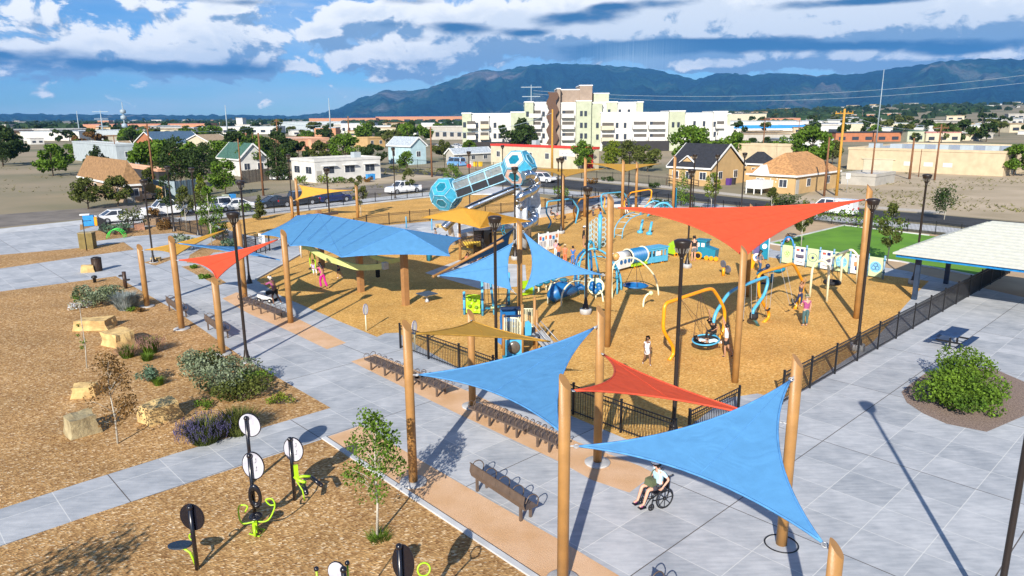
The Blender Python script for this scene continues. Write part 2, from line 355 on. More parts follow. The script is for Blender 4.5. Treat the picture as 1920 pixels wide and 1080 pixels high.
kerb('seat_wall', [G(955, 424), G(862, 446)], .5, .45); kerb('seat_wall', [G(860, 430), G(940, 414)], .4, .4)
# streets
path('street', [(-900, 520), (150, 411), (300, 409), (436, 397), (545, 387), (700, 370), (860, 352), (905, 346), (862, 334), (700, 347), (540, 362), (400, 374), (150, 391), (-900, 470)], .005, M['asphold'])
path('main_road', [(905, 347), (862, 333), (710, 322), (560, 306), (560, 300), (710, 314), (900, 330), (1020, 333), (1250, 356), (1480, 382), (1770, 404), (2600, 480), (2600, 520), (1770, 421), (1480, 395), (1250, 371), (1010, 350)], .009, M['asph'])
path('pavement', [(-900, 545), (150, 421), (300, 419), (545, 397), (700, 378), (860, 363), (1010, 363), (1250, 383), (1480, 407), (1770, 436), (2600, 560), (2600, 526), (1770, 425), (1480, 398), (1250, 374), (1010, 353), (905, 349), (860, 354), (700, 371), (545, 388), (300, 411), (150, 413), (-900, 525)], .013, M['plainconc'])
path('vacant_lot', [(700, 345), (862, 331), (705, 324), (560, 345), (560, 362)], .006, M['lot'])
path('vacant_lot', [(1480, 380), (1600, 320), (2300, 330), (2600, 470), (1770, 403)], .006, M['lot'])
path('pavement', [(1010, 331), (1250, 353), (1480, 379), (1770, 401), (1770, 396), (1480, 375), (1250, 348), (1010, 327)], .007, mk('sandy_pavement', (.5, .45, .38), .9))
# mountains: a real heightfield 7 to 12 km away, built from the ridge line
ridge = [(-900, 205), (0, 212), (150, 214), (560, 216), (600, 212), (640, 200), (675, 183), (700, 176), (722, 166), (745, 170), (790, 168), (820, 158), (870, 140), (905, 129), (940, 131), (985, 122), (1040, 118), (1100, 119), (1160, 124), (1225, 128), (1265, 138), (1305, 148), (1340, 138), (1375, 136), (1410, 141), (1440, 136), (1480, 138), (1530, 140), (1560, 138), (1600, 139), (1640, 132), (1680, 127), (1720, 122), (1770, 114), (1850, 108), (2000, 112), (2300, 130), (2900, 170)]
from mathutils import noise as NZ
def mountains():
    nu, nv = 900, 90; vs = []; D0, D1 = 6300., 11500.
    for j in range(nv):
        t = j / (nv - 1); 
        for i in range(nu):
            px = -900 + 3800 * i / (nu - 1)
            k = 0
            while k < len(ridge) - 2 and ridge[k + 1][0] < px: k += 1
            (x0, y0), (x1, y1) = ridge[k], ridge[k + 1]; py = y0 + (y1 - y0) * (px - x0) / (x1 - x0)
            d = ray(px, py); hd = math.hypot(d.x, d.y); az = math.atan2(d.x, d.y); ps = .62
            dist = D0 + (D1 - D0) * t; DR = D0 + (D1 - D0) * ps; H = CH + d.z / hd * DR
            s = t / ps if t < ps else (1 - t) / (1 - ps)
            base = gz(dist * sin(az), dist * cos(az)) - 3
            n = NZ.fractal(V((az * 26, t * 5.0, 3.1)), 1.0, 2.0, 6); rg = 1 - abs(NZ.noise(V((az * 22 + t * .8, t * 1.1, 9)))) * 2
            rg2 = 1 - abs(NZ.noise(V((az * 60 + t * 2, t * 3.5, 4)))) * 2
            e = s ** 1.35; m_ = 4 * s * (1 - s)
            z = base + max(0, H - base) * (e + m_ * (.13 * rg + .08 * rg2 + .2 * n - .02)) + (NZ.noise(V((az * 150, t * 9, 1))) * 14 - abs(NZ.noise(V((az * 95 + t * 3, t * 2.5, 7)))) * 75 * (1 - s * .8) - abs(NZ.noise(V((az * 240 + t * 4, t * 6, 2)))) * 50 * (1.1 - s)) * min(1, s * 2.5)
            if t > .55 and t < .7: z = min(z, H + 4)
            vs.append(V((dist * sin(az), dist * cos(az), max(z, base - 2))))
    fs = [(j * nu + i, j * nu + i + 1, (j + 1) * nu + i + 1, (j + 1) * nu + i) for j in range(nv - 1) for i in range(nu - 1)]
    mb = MB(); mb.add(vs, fs, True)
    m = bpy.data.materials.new('mountain_rock_cloud_shadow'); m.use_nodes = True; nt = m.node_tree; L = nt.links; b = nt.nodes['Principled BSDF']; b.inputs['Roughness'].default_value = 1; b.inputs['Specular IOR Level'].default_value = .05
    tc = nd(nt, 'ShaderNodeTexCoord'); n1 = nd(nt, 'ShaderNodeTexNoise'); n1.inputs['Scale'].default_value = .0011; n1.inputs['Detail'].default_value = 9; n1.inputs['Roughness'].default_value = .62; L.new(tc.outputs['Object'], n1.inputs['Vector'])
    rp = nd(nt, 'ShaderNodeValToRGB'); e = rp.color_ramp; e.elements[0].position = .46; e.elements[0].color = (.007, .032, .05, 1); e.elements[1].position = .72; e.elements[1].color = (.17, .15, .15, 1); q = e.elements.new(.555); q.color = (.016, .055, .05, 1)  # dark blue noise patches put cloud shadows into the rock colour
    L.new(n1.outputs['Fac'], rp.inputs[0]); L.new(rp.outputs[0], b.inputs['Base Color'])
    n2 = nd(nt, 'ShaderNodeTexNoise'); n2.inputs['Scale'].default_value = .004; n2.inputs['Detail'].default_value = 8; L.new(tc.outputs['Object'], n2.inputs['Vector'])
    bp = nd(nt, 'ShaderNodeBump'); bp.inputs['Strength'].default_value = 1; bp.inputs['Distance'].default_value = 160; L.new(n2.outputs['Fac'], bp.inputs['Height']); L.new(bp.outputs[0], b.inputs['Normal'])
    struct('mountains', mb, m)
mountains()
# ================================================================ shade posts and sails
def post(base, topy, label, r=.15, pad=False, H=None, mat=None, lean=None):
    b = G(*base) if len(base) == 2 else V(base); h = H or HZ(b, topy); t = thing('shade_post', label, 'post', b, 0, 'tan shade sail posts')
    m = MB(); m.tube([(0, 0, -.1), (0, 0, h * .5), (0, 0, h - r * 1.2)], [r, r, r], 16)
    # slanted cut top
    n = 16; o = len(m.v) - n
    for k in range(n): m.v[o + k].z += r * 1.2 * (1 + cos(2 * pi * k / n + 2.2))
    m.build('post_shaft', mat or M['pole'], t)
    if pad: q = MB(); q.lathe([(.42, 0), (.42, .05), (.4, .06), (r, .07)], (0, 0, 0), 20); q.build('footing', M['concb'], t)
    return b, h, t
POSTS = {}
for key, base, ty, lab, pad in [
    ('P1', (276, 575), 464, 'leftmost tan post on the mulch bed edge, yellow sail at its top', 1), ('P2', (341, 617), 449, 'tan post behind the upper left slatted bench, red sail tip on it', 1),
    ('P3', (417, 664), 527, 'short tan post by the silver leaved shrubs, low red sail tip on it', 1), ('P4', (545, 605), 437, 'tan post in the small gravel pad in front of the big blue canopy', 0),
    ('P5', (460, 561), 415, 'tan post at the end of the small gravel pad behind the red sail', 0), ('P6', (775, 905), 611, 'tan post in the gravel strip beside the young leafy tree', 1),
    ('P7', (886, 762), 588, 'tan post between the two rows of backless benches', 1), ('P8', (1055, 1090), 716, 'tan post nearest the camera, between the two big blue sails', 1),
    ('P9', (1120, 868), 584, 'tan post at the lower end of the bench row behind the front fence', 1), ('P10', (1465, 1020), 677, 'tan post in a black ring on the plaza, right blue sail on its top', 0),
    ('P12', (1378, 717), 468, 'tall tan post in the wood chips between the yellow and blue swing frames', 0), ('P13', (1138, 650), 371, 'tall tan post in the middle of the wood chips left of the saucer swing', 0),
    ('P14', (1605, 597), 352, 'tall tan post by the right fence, big red sail tip on it', 0), ('P15', (1399, 556), 388, 'tan post standing in the shade behind the big red sail', 0),
    ('P16', (1055, 433), 328, 'tan post beside the blue swing frame near the metal slides', 0), ('P17', (1096, 407), 298, 'tan post behind the far yellow swing frame', 0), ('P18', (1166, 409), 302, 'tan post left of the far yellow arch frame', 0),
    ('P19', (1192, 391), 306, 'tan post at the back wall right of the far yellow sails', 0), ('P20', (1261, 405), 294, 'tan post at the blue arch climber by the back fence', 0),
    ('P21', (560, 409), 337, 'tan post under the high tip of the far left yellow sail', 0), ('P22', (549, 412), 371, 'tan post under the low corner of the far left yellow sail', 0), ('P23', (671, 409), 350, 'lone tan post on the wood chip field', 0),
    ('P25', (863, 488), 417, 'slim tan post under the left half of the raised yellow sail', 0), ('P26', (922, 480), 412, 'slim tan post under the right half of the raised yellow sail', 0)]:
    POSTS[key] = post(base, ty, lab, r=.1 if key in ('P25', 'P26') else (.14 if base[1] > 700 else .16), pad=pad)
POSTS['P11'] = post((1540, 1290), 1028, 'cut off tan post at the bottom right corner, low blue sail tip on it', r=.14, pad=True)
b_, h_, _t = POSTS['P10']; q = MB(); q.ring((b_.x, b_.y, .012), .42, .022, n=40, m=4); q.build('expansion_ring', M['black'], _t, world=True)
mastb = G(975, 646); MASTH = HZ(mastb, 419); post(tuple(mastb), 419, 'tan mast in the middle of the three blue sails above the toddler climber', r=.13, H=MASTH)
def onpost(key, py, side=None):
    b, h, t = POSTS[key] if key in POSTS else (mastb, MASTH, None)
    return V((b.x, b.y, HZ(b, py)))
def sail(label, C, mat, smat, bow=.16, seams=1, sag=.0, grp=None, N=16, mn=None):
    """three cornered tensioned cloth with hollow edges; corners pulled by rings"""
    C = [V(c) for c in C]; cen = sum(C, V()) / 3
    C2 = [c + (cen - c).normalized() * .35 for c in C]
    t = thing('shade_sail', label, 'shade sail', (cen.x, cen.y, min(c.z for c in C)), 0, grp or 'triangular shade sails')
    nrm = (C2[1] - C2[0]).cross(C2[2] - C2[0]).normalized(); nrm = nrm if nrm.z > 0 else -nrm
    def P(a, b, c):
        p = C2[0] * a + C2[1] * b + C2[2] * c
        for (u, v, i, j, k) in ((a, b, 0, 1, 2), (b, c, 1, 2, 0), (c, a, 2, 0, 1)):
            inw = C2[k] - (C2[i] + C2[j]) / 2; e = (C2[j] - C2[i]).normalized(); inw = inw - e * inw.dot(e)
            p = p + inw * (4 * u * v) * bow * .62 * (1 - (1 - u - v)) ** 1.5
        return p - nrm * sag * 27 * a * b * c
    vs = []; ix = {}
    for i in range(N + 1):
        for j in range(N + 1 - i): ix[i, j] = len(vs); vs.append(P(i / N, j / N, 1 - (i + j) / N))
    fs = []
    for i in range(N):
        for j in range(N - i):
            fs.append((ix[i, j], ix[i + 1, j], ix[i, j + 1]))
            if i + j < N - 1: fs.append((ix[i + 1, j], ix[i + 1, j + 1], ix[i, j + 1]))
    if (vs[fs[0][1]] - vs[fs[0][0]]).cross(vs[fs[0][2]] - vs[fs[0][0]]).z < 0: fs = [f[::-1] for f in fs]
    mb = MB(); mb.add(vs, fs, True); mb.build('cloth', mat, t, world=True)
    for (i, j) in ((0, 1), (1, 2), (2, 0)):
        pts = []
        for q in range(N + 1):
            w = [0, 0, 0]; w[i] = 1 - q / N; w[j] = q / N; pts.append(P(*w))
        e = MB(); e.tube(pts, .028, 5); e.build('edge_webbing', smat, t, world=True)
    for s_ in range(seams):
        g_ = (.5, .22)[s_]; e = MB(); pts = [P(q / 10 * g_, 1 - q / 10, q / 10 * (1 - g_)) + nrm * .008 for q in range(11)]
        e.tube(pts, .008, 4); e.build('seam', smat, t, world=True)
    for c, d in zip(C, C2):
        e = MB(); e.cyl(c, d, .018, n=6); e.ring(d + (c - d) * .2, .06, .015, nrm, 10, 5); e.build('corner_fitting', M['galv'], t, world=True)
    return t
S = sail
S('large blue triangular sail at the lower right over the wheelchair', [onpost('P8', 836), onpost('P10', 700), onpost('P11', 1042)], M['fblue'], M['sblue'], .17)
S('large blue triangular sail in the middle over the bench row', [onpost('P6', 703), onpost('P9', 607), onpost('P8', 822)], M['fblue'], M['sblue'], .15)
S('low narrow orange red sail behind the two front blue sails', [onpost('P8', 733), onpost('P9', 660), onpost('P10', 797)], M['fred'], M['sred'], .2)
S('pale yellow sail stretched low over the front fence', [onpost('P6', 626), onpost('P7', 599), G(1048, 643, 3.1)], M['fyel'], M['syel'], .12)
S('biggest orange red sail, above the yellow swings on the right', [onpost('P13', 388), onpost('P14', 373), onpost('P12', 488)], M['fred'], M['sred'], .14, seams=2)
S('small orange red sail on the left above the path', [onpost('P2', 488), onpost('P4', 445), onpost('P3', 530)], M['fred'], M['sred'], .17)
S('yellow sail on the far left above the plaza', [onpost('P1', 470), G(432, 428, 4.4), onpost('P2', 484)], M['fyel'], M['syel'], .14)
S('thin blue sail seen nearly edge on behind the small red sail', [onpost('P2', 455), onpost('P4', 490), onpost('P5', 462)], M['fblue'], M['sblue'], .12)
S('right hand blue sail hung between the mast and the tall tan post', [V((mastb.x, mastb.y, HZ(mastb, 426))), onpost('P13', 517), V((mastb.x, mastb.y, HZ(mastb, 553)))], M['fblue'], M['sblue'], .17)
wl = G(813, 518, 3.1)
S('left hand blue sail of the mast with a tan spar along its edge', [V((mastb.x - .1, mastb.y, HZ(mastb, 446))), wl, V((mastb.x - .15, mastb.y, HZ(mastb, 552)))], M['fblue'], M['sblue'], .1)
S('sail facing away with its shade painted navy, behind the left blue sail', [V((mastb.x - .1, mastb.y, HZ(mastb, 423))), G(846, 506, 2.6), V((mastb.x - .3, mastb.y + 1.5, HZ((mastb.x - .3, mastb.y + 1.5, 0), 462)))], M['fshaded'], M['snavy'], .07)
sp_ = thing('spar', 'slanting tan spar along the edge of the left mast sail', 'pole', tuple(wl)); q = MB(); q.cyl(wl, wl.lerp(V((mastb.x, mastb.y, HZ(mastb, 440))), .82) + V((0, 0, .12)), .07, n=10); q.build('spar_tube', M['pole'], sp_, world=True)
q = MB(); q.sph(wl, .085); q.build('end_cap', M['pole'], sp_, world=True)
S('left one of the two far yellow sails near the road', [G(1003, 316, 4.5), onpost('P16', 334), G(1139, 316, 4.5)], M['fyel'], M['syel'], .12)
S('right one of the two far yellow sails near the road', [onpost('P17', 306), onpost('P18', 324), G(1242, 307, 4.5)], M['fyel'], M['syel'], .12)
S('bright yellow sail at the back left corner of the wood chip field', [onpost('P22', 378), onpost('P21', 345), onpost('P23', 356)], M['fyel'], M['syel'], .16)
# four cornered yellow sail with a ridge
def quad_roof(label, name, corners, ridge, mat, smat, bow, faces, grp='shade canopies'):
    """ridge roof of cloth: faces list vertex keys; edges between corner keys are hollowed"""
    Pn = {k: V(p) for k, p in {**corners, **ridge}.items()}; cen = sum(Pn.values(), V()) / len(Pn); t = thing(name, label, 'shade canopy', (cen.x, cen.y, min(p.z for p in Pn.values())), 0, grp)
    mb = MB(); N = 12; hollow = set()
    for f in faces:
        if len(f) == 3:
            a, b, c = [Pn[k] for k in f]
            def S3(u, v, w):
                p = a * u + b * v + c * w
                for (x, y, ka, kb, o) in ((u, v, f[0], f[1], c), (v, w, f[1], f[2], a), (w, u, f[2], f[0], b)):
                    if ka in corners and kb in corners:
                        md = (Pn[ka] + Pn[kb]) / 2; inw = o - md; p = p + V((inw.x, inw.y, inw.z * .55)) * 4 * x * y * bow * (x + y) ** 1.5
                return p
            ix = {}; vs = []
            for i in range(N + 1):
                for j in range(N + 1 - i): ix[i, j] = len(vs); vs.append(S3(i / N, j / N, 1 - (i + j) / N))
            fs = []
            for i in range(N):
                for j in range(N - i):
                    fs.append((ix[i, j], ix[i + 1, j], ix[i, j + 1]))
                    if i + j < N - 1: fs.append((ix[i + 1, j], ix[i + 1, j + 1], ix[i, j + 1]))
            if (vs[fs[0][1]] - vs[fs[0][0]]).cross(vs[fs[0][2]] - vs[fs[0][0]]).z < 0: fs = [x[::-1] for x in fs]
            mb.add(vs, fs, True)
            for e in ((0, 1), (1, 2), (2, 0)):
                ka, kb = f[e[0]], f[e[1]]
                if ka in corners and kb in corners:
                    pts = []
                    for i in range(N + 1):
                        w = [0, 0, 0]; w[e[0]] = 1 - i / N; w[e[1]] = i / N; pts.append(S3(*w))
                    q = MB(); q.tube(pts, .03, 5); q.build('edge_webbing', smat, t, world=True)
                elif e[0] != e[1] and (kb, ka) not in hollow:
                    hollow.add((ka, kb)); q = MB(); q.tube([Pn[ka] + V((0, 0, .015)), Pn[kb] + V((0, 0, .015))], .016, 4); q.build('seam', smat, t, world=True)
    mb.build('cloth', mat, t, world=True); return t, Pn
yb = G(919, 500)
quad_roof('raised four cornered yellow sail in front of the metal slides', 'shade_canopy', {'l': G(791, 408, 3.6), 'b': G(861, 388, 4.0), 'r': G(995, 415, 3.6), 'f': G(900, 428, 3.2)}, {'m': G(918, 398, 4.5), 'n': G(868, 391, 4.2)}, M['fyel'], M['syel'], .13, [('l', 'f', 'n'), ('n', 'f', 'm'), ('m', 'f', 'r'), ('l', 'n', 'b'), ('b', 'n', 'm'), ('b', 'm', 'r')])
cz = 3.5
can, CP = quad_roof('huge blue hipped canopy over the slack line and swings on brown posts', 'shade_canopy', {'a': G(489, 440, cz), 'b': G(640, 482, cz), 'c': G(843, 480, cz), 'd': G(864, 447, cz), 'f': G(700, 421, 3.9), 'e': G(555, 405, 4.0), 'g': G(544, 461, cz)}, {'r': G(597, 401, 4.6), 's': G(757, 430, 4.6)}, M['fblue'], M['sblue'], .12,
  [('a', 'r', 'e'), ('a', 'g', 'r'), ('g', 'b', 'r'), ('b', 's', 'r'), ('b', 'c', 's'), ('c', 'd', 's'), ('d', 'f', 's'), ('f', 'r', 's'), ('f', 'e', 'r')])
for k in range(4):
    f = (k + 1) / 5; A_ = CP['b'].lerp(CP['c'], f * .0); q = MB(); a = CP['r'].lerp(CP['s'], f); b = CP['b'].lerp(CP['g'], 1 - f) if f < .99 else CP['b']
    q.tube([a + V((0, 0, .03)), a.lerp(b, .8) + V((0, 0, .07))], .014, 4); q.build('seam', M['sblue'], can, world=True)
M['browncol'] = mk('brown_column_paint', (.34, .17, .065), .5, var=.06)
for nm, (bx, by), w_, lab in (('c1', (761, 572), .34, 'nearest square brown column under the blue canopy'), ('c2', (677, 547), .34, 'middle square brown column under the blue canopy'), ('c3', (604, 500), .34, 'rear square brown column under the blue canopy, beside the nest swing')):
    b = G(bx, by); top = 4.3; t = thing('canopy_column', lab, 'column', b, AB, 'square columns under the blue canopy')
    q = MB(); q.box((0, 0, top / 2), (w_, w_, top)); q.build('column_shaft', M['browncol'], t)
    q = MB(); q.box((0, 0, top - .55), (.22, 3.4, .3)); q.box((0, 0, top - .35), (3.2, .2, .2)); q.build('cross_beam', M['brown'], t)
# ================================================================ park lamps
def make_lamp(label):
    t = thing('street_lamp', label, 'lamp post', (0, 0, 0), 0, 'black bowl topped park lamps')
    q = MB(); q.lathe([(.2, 0), (.2, .06), (.17, .1), (.17, .22), (.12, .3), (.1, .5), (.07, .62), (.065, 6.3), (.08, 6.32), (.08, 6.38)], (0, 0, 0), 12); q.build('pole', M['bronze'], t)
    q = MB(); q.lathe([(.05, 6.38), (.09, 6.4), (.13, 6.48), (.24, 6.72), (.28, 6.86), (.29, 6.92), (.27, 6.95), (.2, 6.98), (.05, 7.0)], (0, 0, 0), 16); h = q.build('lamp_head', M['bronze'], t)
    q = MB()
    for k in range(12): a = 2 * pi * k / 12; q.bar((.175 * cos(a), .175 * sin(a), 6.54), (.245 * cos(a), .245 * sin(a), 6.7), .02, .05)
    q.build('lens_fins', mk('lamp_lens', (.22, .2, .17), .3), h)
    return t
lampspec = [((463, 678), 'black park lamp by the shrubs left of the path, foot in the mulch'), ((468, 531), 'black park lamp between the small red sail and the blue canopy'), ((288, 492), 'black park lamp on the small mulch island left'), ((1098, 588), 'black park lamp on a round concrete foot beside the saucer swing'),
 ((1262, 812), 'tall black park lamp right behind the front fence and low red sail'), ((931, 702), 'black park lamp in front of the left mast sail'), ((1607, 656), 'black park lamp inside the right fence next to the tall tan post'), ((1713, 533), 'black park lamp beside the white roofed shelter'),
 ((1288, 502), 'black park lamp in front of the train shaped play panels'), ((966, 487), 'black park lamp between the two silver tower legs'), ((1052, 438), 'black park lamp beside the far blue swing frame'), ((327, 434), 'black park lamp left of the pair behind the planted corner'), ((372, 441), 'black park lamp right of the pair behind the planted corner'),
 ((622, 470), 'black park lamp rising behind the blue canopy'), ((549, 402), 'black park lamp beside the far left yellow sail'), ((881, 392), 'black park lamp behind the slide tunnel'), ((943, 362), 'black street lamp behind the high blue cabin'), ((1046, 398), 'black lamp between road and far yellow sail'), ((1178, 372), 'black lamp at the far end of the back wall'),
 ((1297, 410), 'black lamp behind the red sail, left of a pair'), ((1339, 411), 'black lamp behind the red sail in front of the gabled house'), ((1389, 404), 'black lamp by the black hipped roof'), ((741, 372), 'thin black street lamp by the white pickup')]
L0 = None; LFOOT = {3: 1, 6: 1, 7: 1, 8: 1, 10: 1, 9: 1, 0: 2, 2: 2}
for i, (bp, lab) in enumerate(lampspec):
    b = G(*bp); o = make_lamp(lab) if L0 is None else dup(L0, loc=b, label=lab); L0 = L0 or o; o.location = b
    if i == len(lampspec) - 1: dup(L0, loc=V((10.6, 13.7, 0)), label='park lamp just outside the right edge whose shadow crosses the plaza')
    if i in (2, 11, 12): o.scale = (1, 1, .93)
    if i in (17, 18): o.scale = (1, 1, .9)
for i, k in LFOOT.items():
    b = G(*lampspec[i][0]); q = MB(); hh = .3 if k == 1 else .04; q.lathe([(.34, 0), (.34, hh - .02), (.32, hh)], (0, 0, 0), 20)
    o = q.build('lamp_footing', M['concb'], loc=b - V((0, 0, .0))); tag(o, ' '.join(('round concrete footing of the ' + lampspec[i][1].replace('black ', '').replace(' on a round concrete foot', '')).split()[:15]), 'footing', 'lamp footings')
    if k == 1:
        for ob in bpy.data.objects:
            if ob.get('label') == lampspec[i][1]: ob.location.z = hh - .02
# ================================================================ fences
def make_fence(label, pts, h=1.22, pan=2.4, z=0, name='fence', gap=.115, group='black picket fences', slats=None):
    pts = [V(p) for p in pts]; c = sum(pts, V()) / len(pts); t = thing(name, label, 'fence', (c.x, c.y, 0), 0, group); first = True
    for a, b in zip(pts[:-1], pts[1:]):
        L_ = (b - a).length; n = max(1, round(L_ / pan))
        for k in range(n):
            p, q = a.lerp(b, k / n), a.lerp(b, (k + 1) / n)
            m = MB(); d = (q - p).normalized()
            for hh in (.14, h - .2, h - .05): m.bar(p + V((0, 0, hh)), q + V((0, 0, hh)), .035, .035)
            k_ = int((q - p).length / gap)
            for j in range(1, k_): e = p.lerp(q, j / k_); m.bar(e + V((0, 0, .05)), e + V((0, 0, h - .05)), .018)
            m.build('panel', M['black'], t, world=True)
            for e in ([p] if k or not first else [p]): m = MB(); m.box(e + V((0, 0, h / 2)), (.07, .07, h + .08), AA); m.box(e + V((0, 0, h + .05)), (.085, .085, .03), AA); m.build('post', M['black'], t, world=True)
        first = False
    m = MB(); m.box(pts[-1] + V((0, 0, h / 2)), (.07, .07, h + .08), AA); m.build('post', M['black'], t, world=True)
    return t
f0 = G(751, 653); make_fence('black picket fence along the bench path in front of the wood chips', [f0, f0 + E1 * ext(f0, E1, 1262)])
f1 = G(1284, 838); make_fence('short black fence piece slanting up behind the low red sail', [G(1290, 836), G(1383, 786)], h=1.3)
f2 = G(1466, 758); make_fence('long black fence up the right side of the wood chips', [f2, f2 + E2 * 34], h=1.35)
make_fence('long black fence along the pavement at the back left', [G(200, 439), G(300, 424), G(416, 411), G(545, 396), G(704, 379), G(792, 370), G(860, 363)])
make_fence('black fence along the road at the back right', [G(1000, 362), G(1040, 365), G(1116, 370), G(1230, 379), G(1327, 393), G(1416, 402), G(1559, 420), G(1753, 440), G(1960, 467)])
make_fence('black fence between the wood chip field and the playground', [G(640, 440), G(688, 426), G(730, 421), G(806, 414), G(910, 404), G(1022, 392), G(1048, 388), G(1122, 378)])
make_fence('black fence running down beside the planted corner', [G(303, 424), G(358, 438), G(400, 448), G(439, 460), G(481, 476)])
make_fence('black gate and fence left of the blue canopy', [G(481, 478), G(506, 470), G(545, 462)], h=1.5)
make_fence('short black gate leaf at the far left corner', [G(187, 433), G(202, 440)], h=1.5)
# ================================================================ benches
def bench_back(t, L_=1.83):
    """slatted steel bench: x = length, seat towards +y, back at y=0"""
    q = MB()
    for k in range(4):
        x0 = -L_ / 2 + k * L_ / 4; x1 = x0 + L_ / 4 - .015
        m = MB(); P = [(.0, .86), (-.05, .62), (.0, .46)]
        for (y0, z0), (y1, z1) in zip(P[:-1], P[1:]):
            m.add([(x0, y0, z0), (x1, y0, z0), (x1, y1, z1), (x0, y1, z1), (x0, y0 + .02, z0), (x1, y0 + .02, z0), (x1, y1 + .02, z1), (x0, y1 + .02, z1)], [(0, 1, 2, 3), (7, 6, 5, 4), (0, 4, 5, 1), (1, 5, 6, 2), (2, 6, 7, 3), (3, 7, 4, 0)])
        m.bar((x0 + .02, -.035, .88), (x1 - .02, -.035, .88), .03); m.build('backrest', M['benchm'], t)
        m = MB(); m.box(((x0 + x1) / 2, .24, .44), (x1 - x0, .46, .02)); m.build('seat', M['benchm'], t)
    for k in range(5):
        x = -L_ / 2 + k * L_ / 4; m = MB(); m.tube(catm([(x, .02, .66), (x, .14, .84), (x, .34, .84), (x, .48, .66), (x, .44, .46)], 4), .016, 6); m.build('armrest', M['benchm'], t)
    for x in (-L_ / 2 + .25, L_ / 2 - .25): m = MB(); m.box((x, .05, .22), (.07, .07, .44)); m.box((x, .4, .22), (.07, .07, .44)); m.box((x, .22, .4), (.06, .4, .05)); m.build('leg', M['benchm'], t)
def bench_flat(t, L_=1.83):
    m = MB(); m.box((0, 0, .45), (L_, .58, .025))
    for y in (-.27, .27): m.box((0, y, .425), (L_, .03, .05))
    for x in (-L_ / 6, L_ / 6): m.box((x, 0, .43), (.04, .54, .04))
    m.build('seat', M['benchm'], t)
    for k in range(5):
        x = -L_ / 2 + .02 + k * (L_ - .04) / 4
        for s in (-1, 1): m = MB(); m.tube(catm([(x, .28 * s, .46), (x, .3 * s, .62), (x, .17 * s, .7), (x, .03 * s, .6), (x, .05 * s, .47)], 4), .014, 5); m.build('armrest', M['benchm'], t)
    for x in (-L_ / 2 + .4, L_ / 2 - .4): m = MB(); m.box((x, 0, .4), (.08, .5, .05)); m.box((x, -.2, .2), (.07, .07, .4)); m.box((x, .2, .2), (.07, .07, .4)); m.build('leg', M['benchm'], t)
def bench_at(p, q, label, back, grp, L_=None):
    a, b = G(*p), G(*q); d = b - a; c = (a + b) / 2; rz = math.atan2(d.y, d.x)
    t = thing('park_bench', label, 'bench', c, rz, grp); (bench_back if back else bench_flat)(t, min(2.6, d.length) if L_ is None else L_); return t
bench_at((883, 916), (985, 986), 'large slatted bench seen from behind on the gravel strip edge', 1, 'slatted benches with backs')
bench_at((308, 577), (345, 604), 'slatted bench with back at the plaza edge behind two tan posts', 1, 'slatted benches with backs')
bench_at((379, 612), (424, 645), 'slatted bench with back between the short tan post and the tall lamp', 1, 'slatted benches with backs')
bench_at((1216, 1142), (1312, 1212), 'slatted bench cut off by the bottom edge of the picture', 1, 'slatted benches with backs')
for i, (p, q, lab) in enumerate([((694, 688), (739, 707), 'backless bench at the far end of the upper row by the front fence'), ((741, 708), (789, 728), 'backless bench in the middle of the upper row behind the tree side post'), ((788, 724), (838, 747), 'backless bench at the near end of the upper row'),
    ((889, 781), (940, 802), 'backless bench next to the footing of the post under the blue sail'), ((941, 803), (992, 824), 'backless bench in the middle of the lower row under the blue sail'), ((1000, 828), (1054, 852), 'backless bench at the near end of the lower row touching the nearest post'),
    ((456, 572), (486, 583), 'backless bench nearest the tall lamp on the small gravel pad'), ((490, 585), (528, 601), 'backless bench farther right on the small gravel pad')]):
    bench_at(p, q, lab, 0, 'backless benches with looped armrests')
# ================================================================ rocks, bin, totems
def rock(label, px, size, rz, col, name='boulder', squash=1., grp='sandstone boulders', seed=0):
    rn = random.Random(seed); b = G(*px); m = MB(); x, y, z = size; bm = bmesh.new(); bmesh.ops.create_cube(bm, size=1)
    bmesh.ops.subdivide_edges(bm, edges=bm.edges[:], cuts=3, use_grid_fill=True)
    for v in bm.verts:
        n = NZ.noise(v.co * 1.3 + V((seed, 3, 1))); v.co *= 1 + .22 * n; v.co.x *= 1 - .14 * v.co.z; v.co.z += .1 * NZ.noise(v.co * 2.2 + V((seed, 0, 0)))
        v.co += V((rn.uniform(-.02, .02), rn.uniform(-.02, .02), rn.uniform(-.015, .015)))
    m.add([V((v.co.x * x, v.co.y * y, (v.co.z + .42) * z)) for v in bm.verts], [[v.index for v in f.verts] for f in bm.faces]); bm.free()
    o = m.build(name, col, loc=b, rz=rz); return tag(o, label, 'boulder', grp)
M['sand'] = mk('sandstone', (.66, .47, .2), .9, scale=2.2, col2=(.42, .27, .11), bump=.6, bscale=12); M['sandg'] = mk('grey_sandstone', (.42, .35, .2), .9, scale=2.5, col2=(.25, .19, .1), bump=.6, bscale=12); M['redrock'] = mk('red_rock', (.38, .2, .12), .9, scale=3, col2=(.2, .1, .07), bump=.6, bscale=12)
rock('flat pale sandstone boulder at the left, behind the thin young tree', (178, 616), (1.7, .95, .6), .1, M['sand'], seed=1)
rock('sandstone boulder next to the pink tufted grass', (222, 646), (1.35, 1.0, .75), -.5, M['sand'], seed=2)
rock('big wedge shaped sandstone boulder in the middle of the mulch bed', (303, 786), (1.2, .8, .7), .9, M['sand'], seed=7)
rock('grey brown boulder cut by the left edge behind the white trunk', (156, 812), (.95, .8, .75), .8, M['sandg'], seed=4)
rock('pale boulder half hidden behind the brown leaved sapling', (160, 742), (.9, .6, .5), .3, M['sand'], seed=5)
rock('small tan boulder beside the brown litter bin', (166, 510), (.9, .6, .55), .3, M['sand'], seed=6)
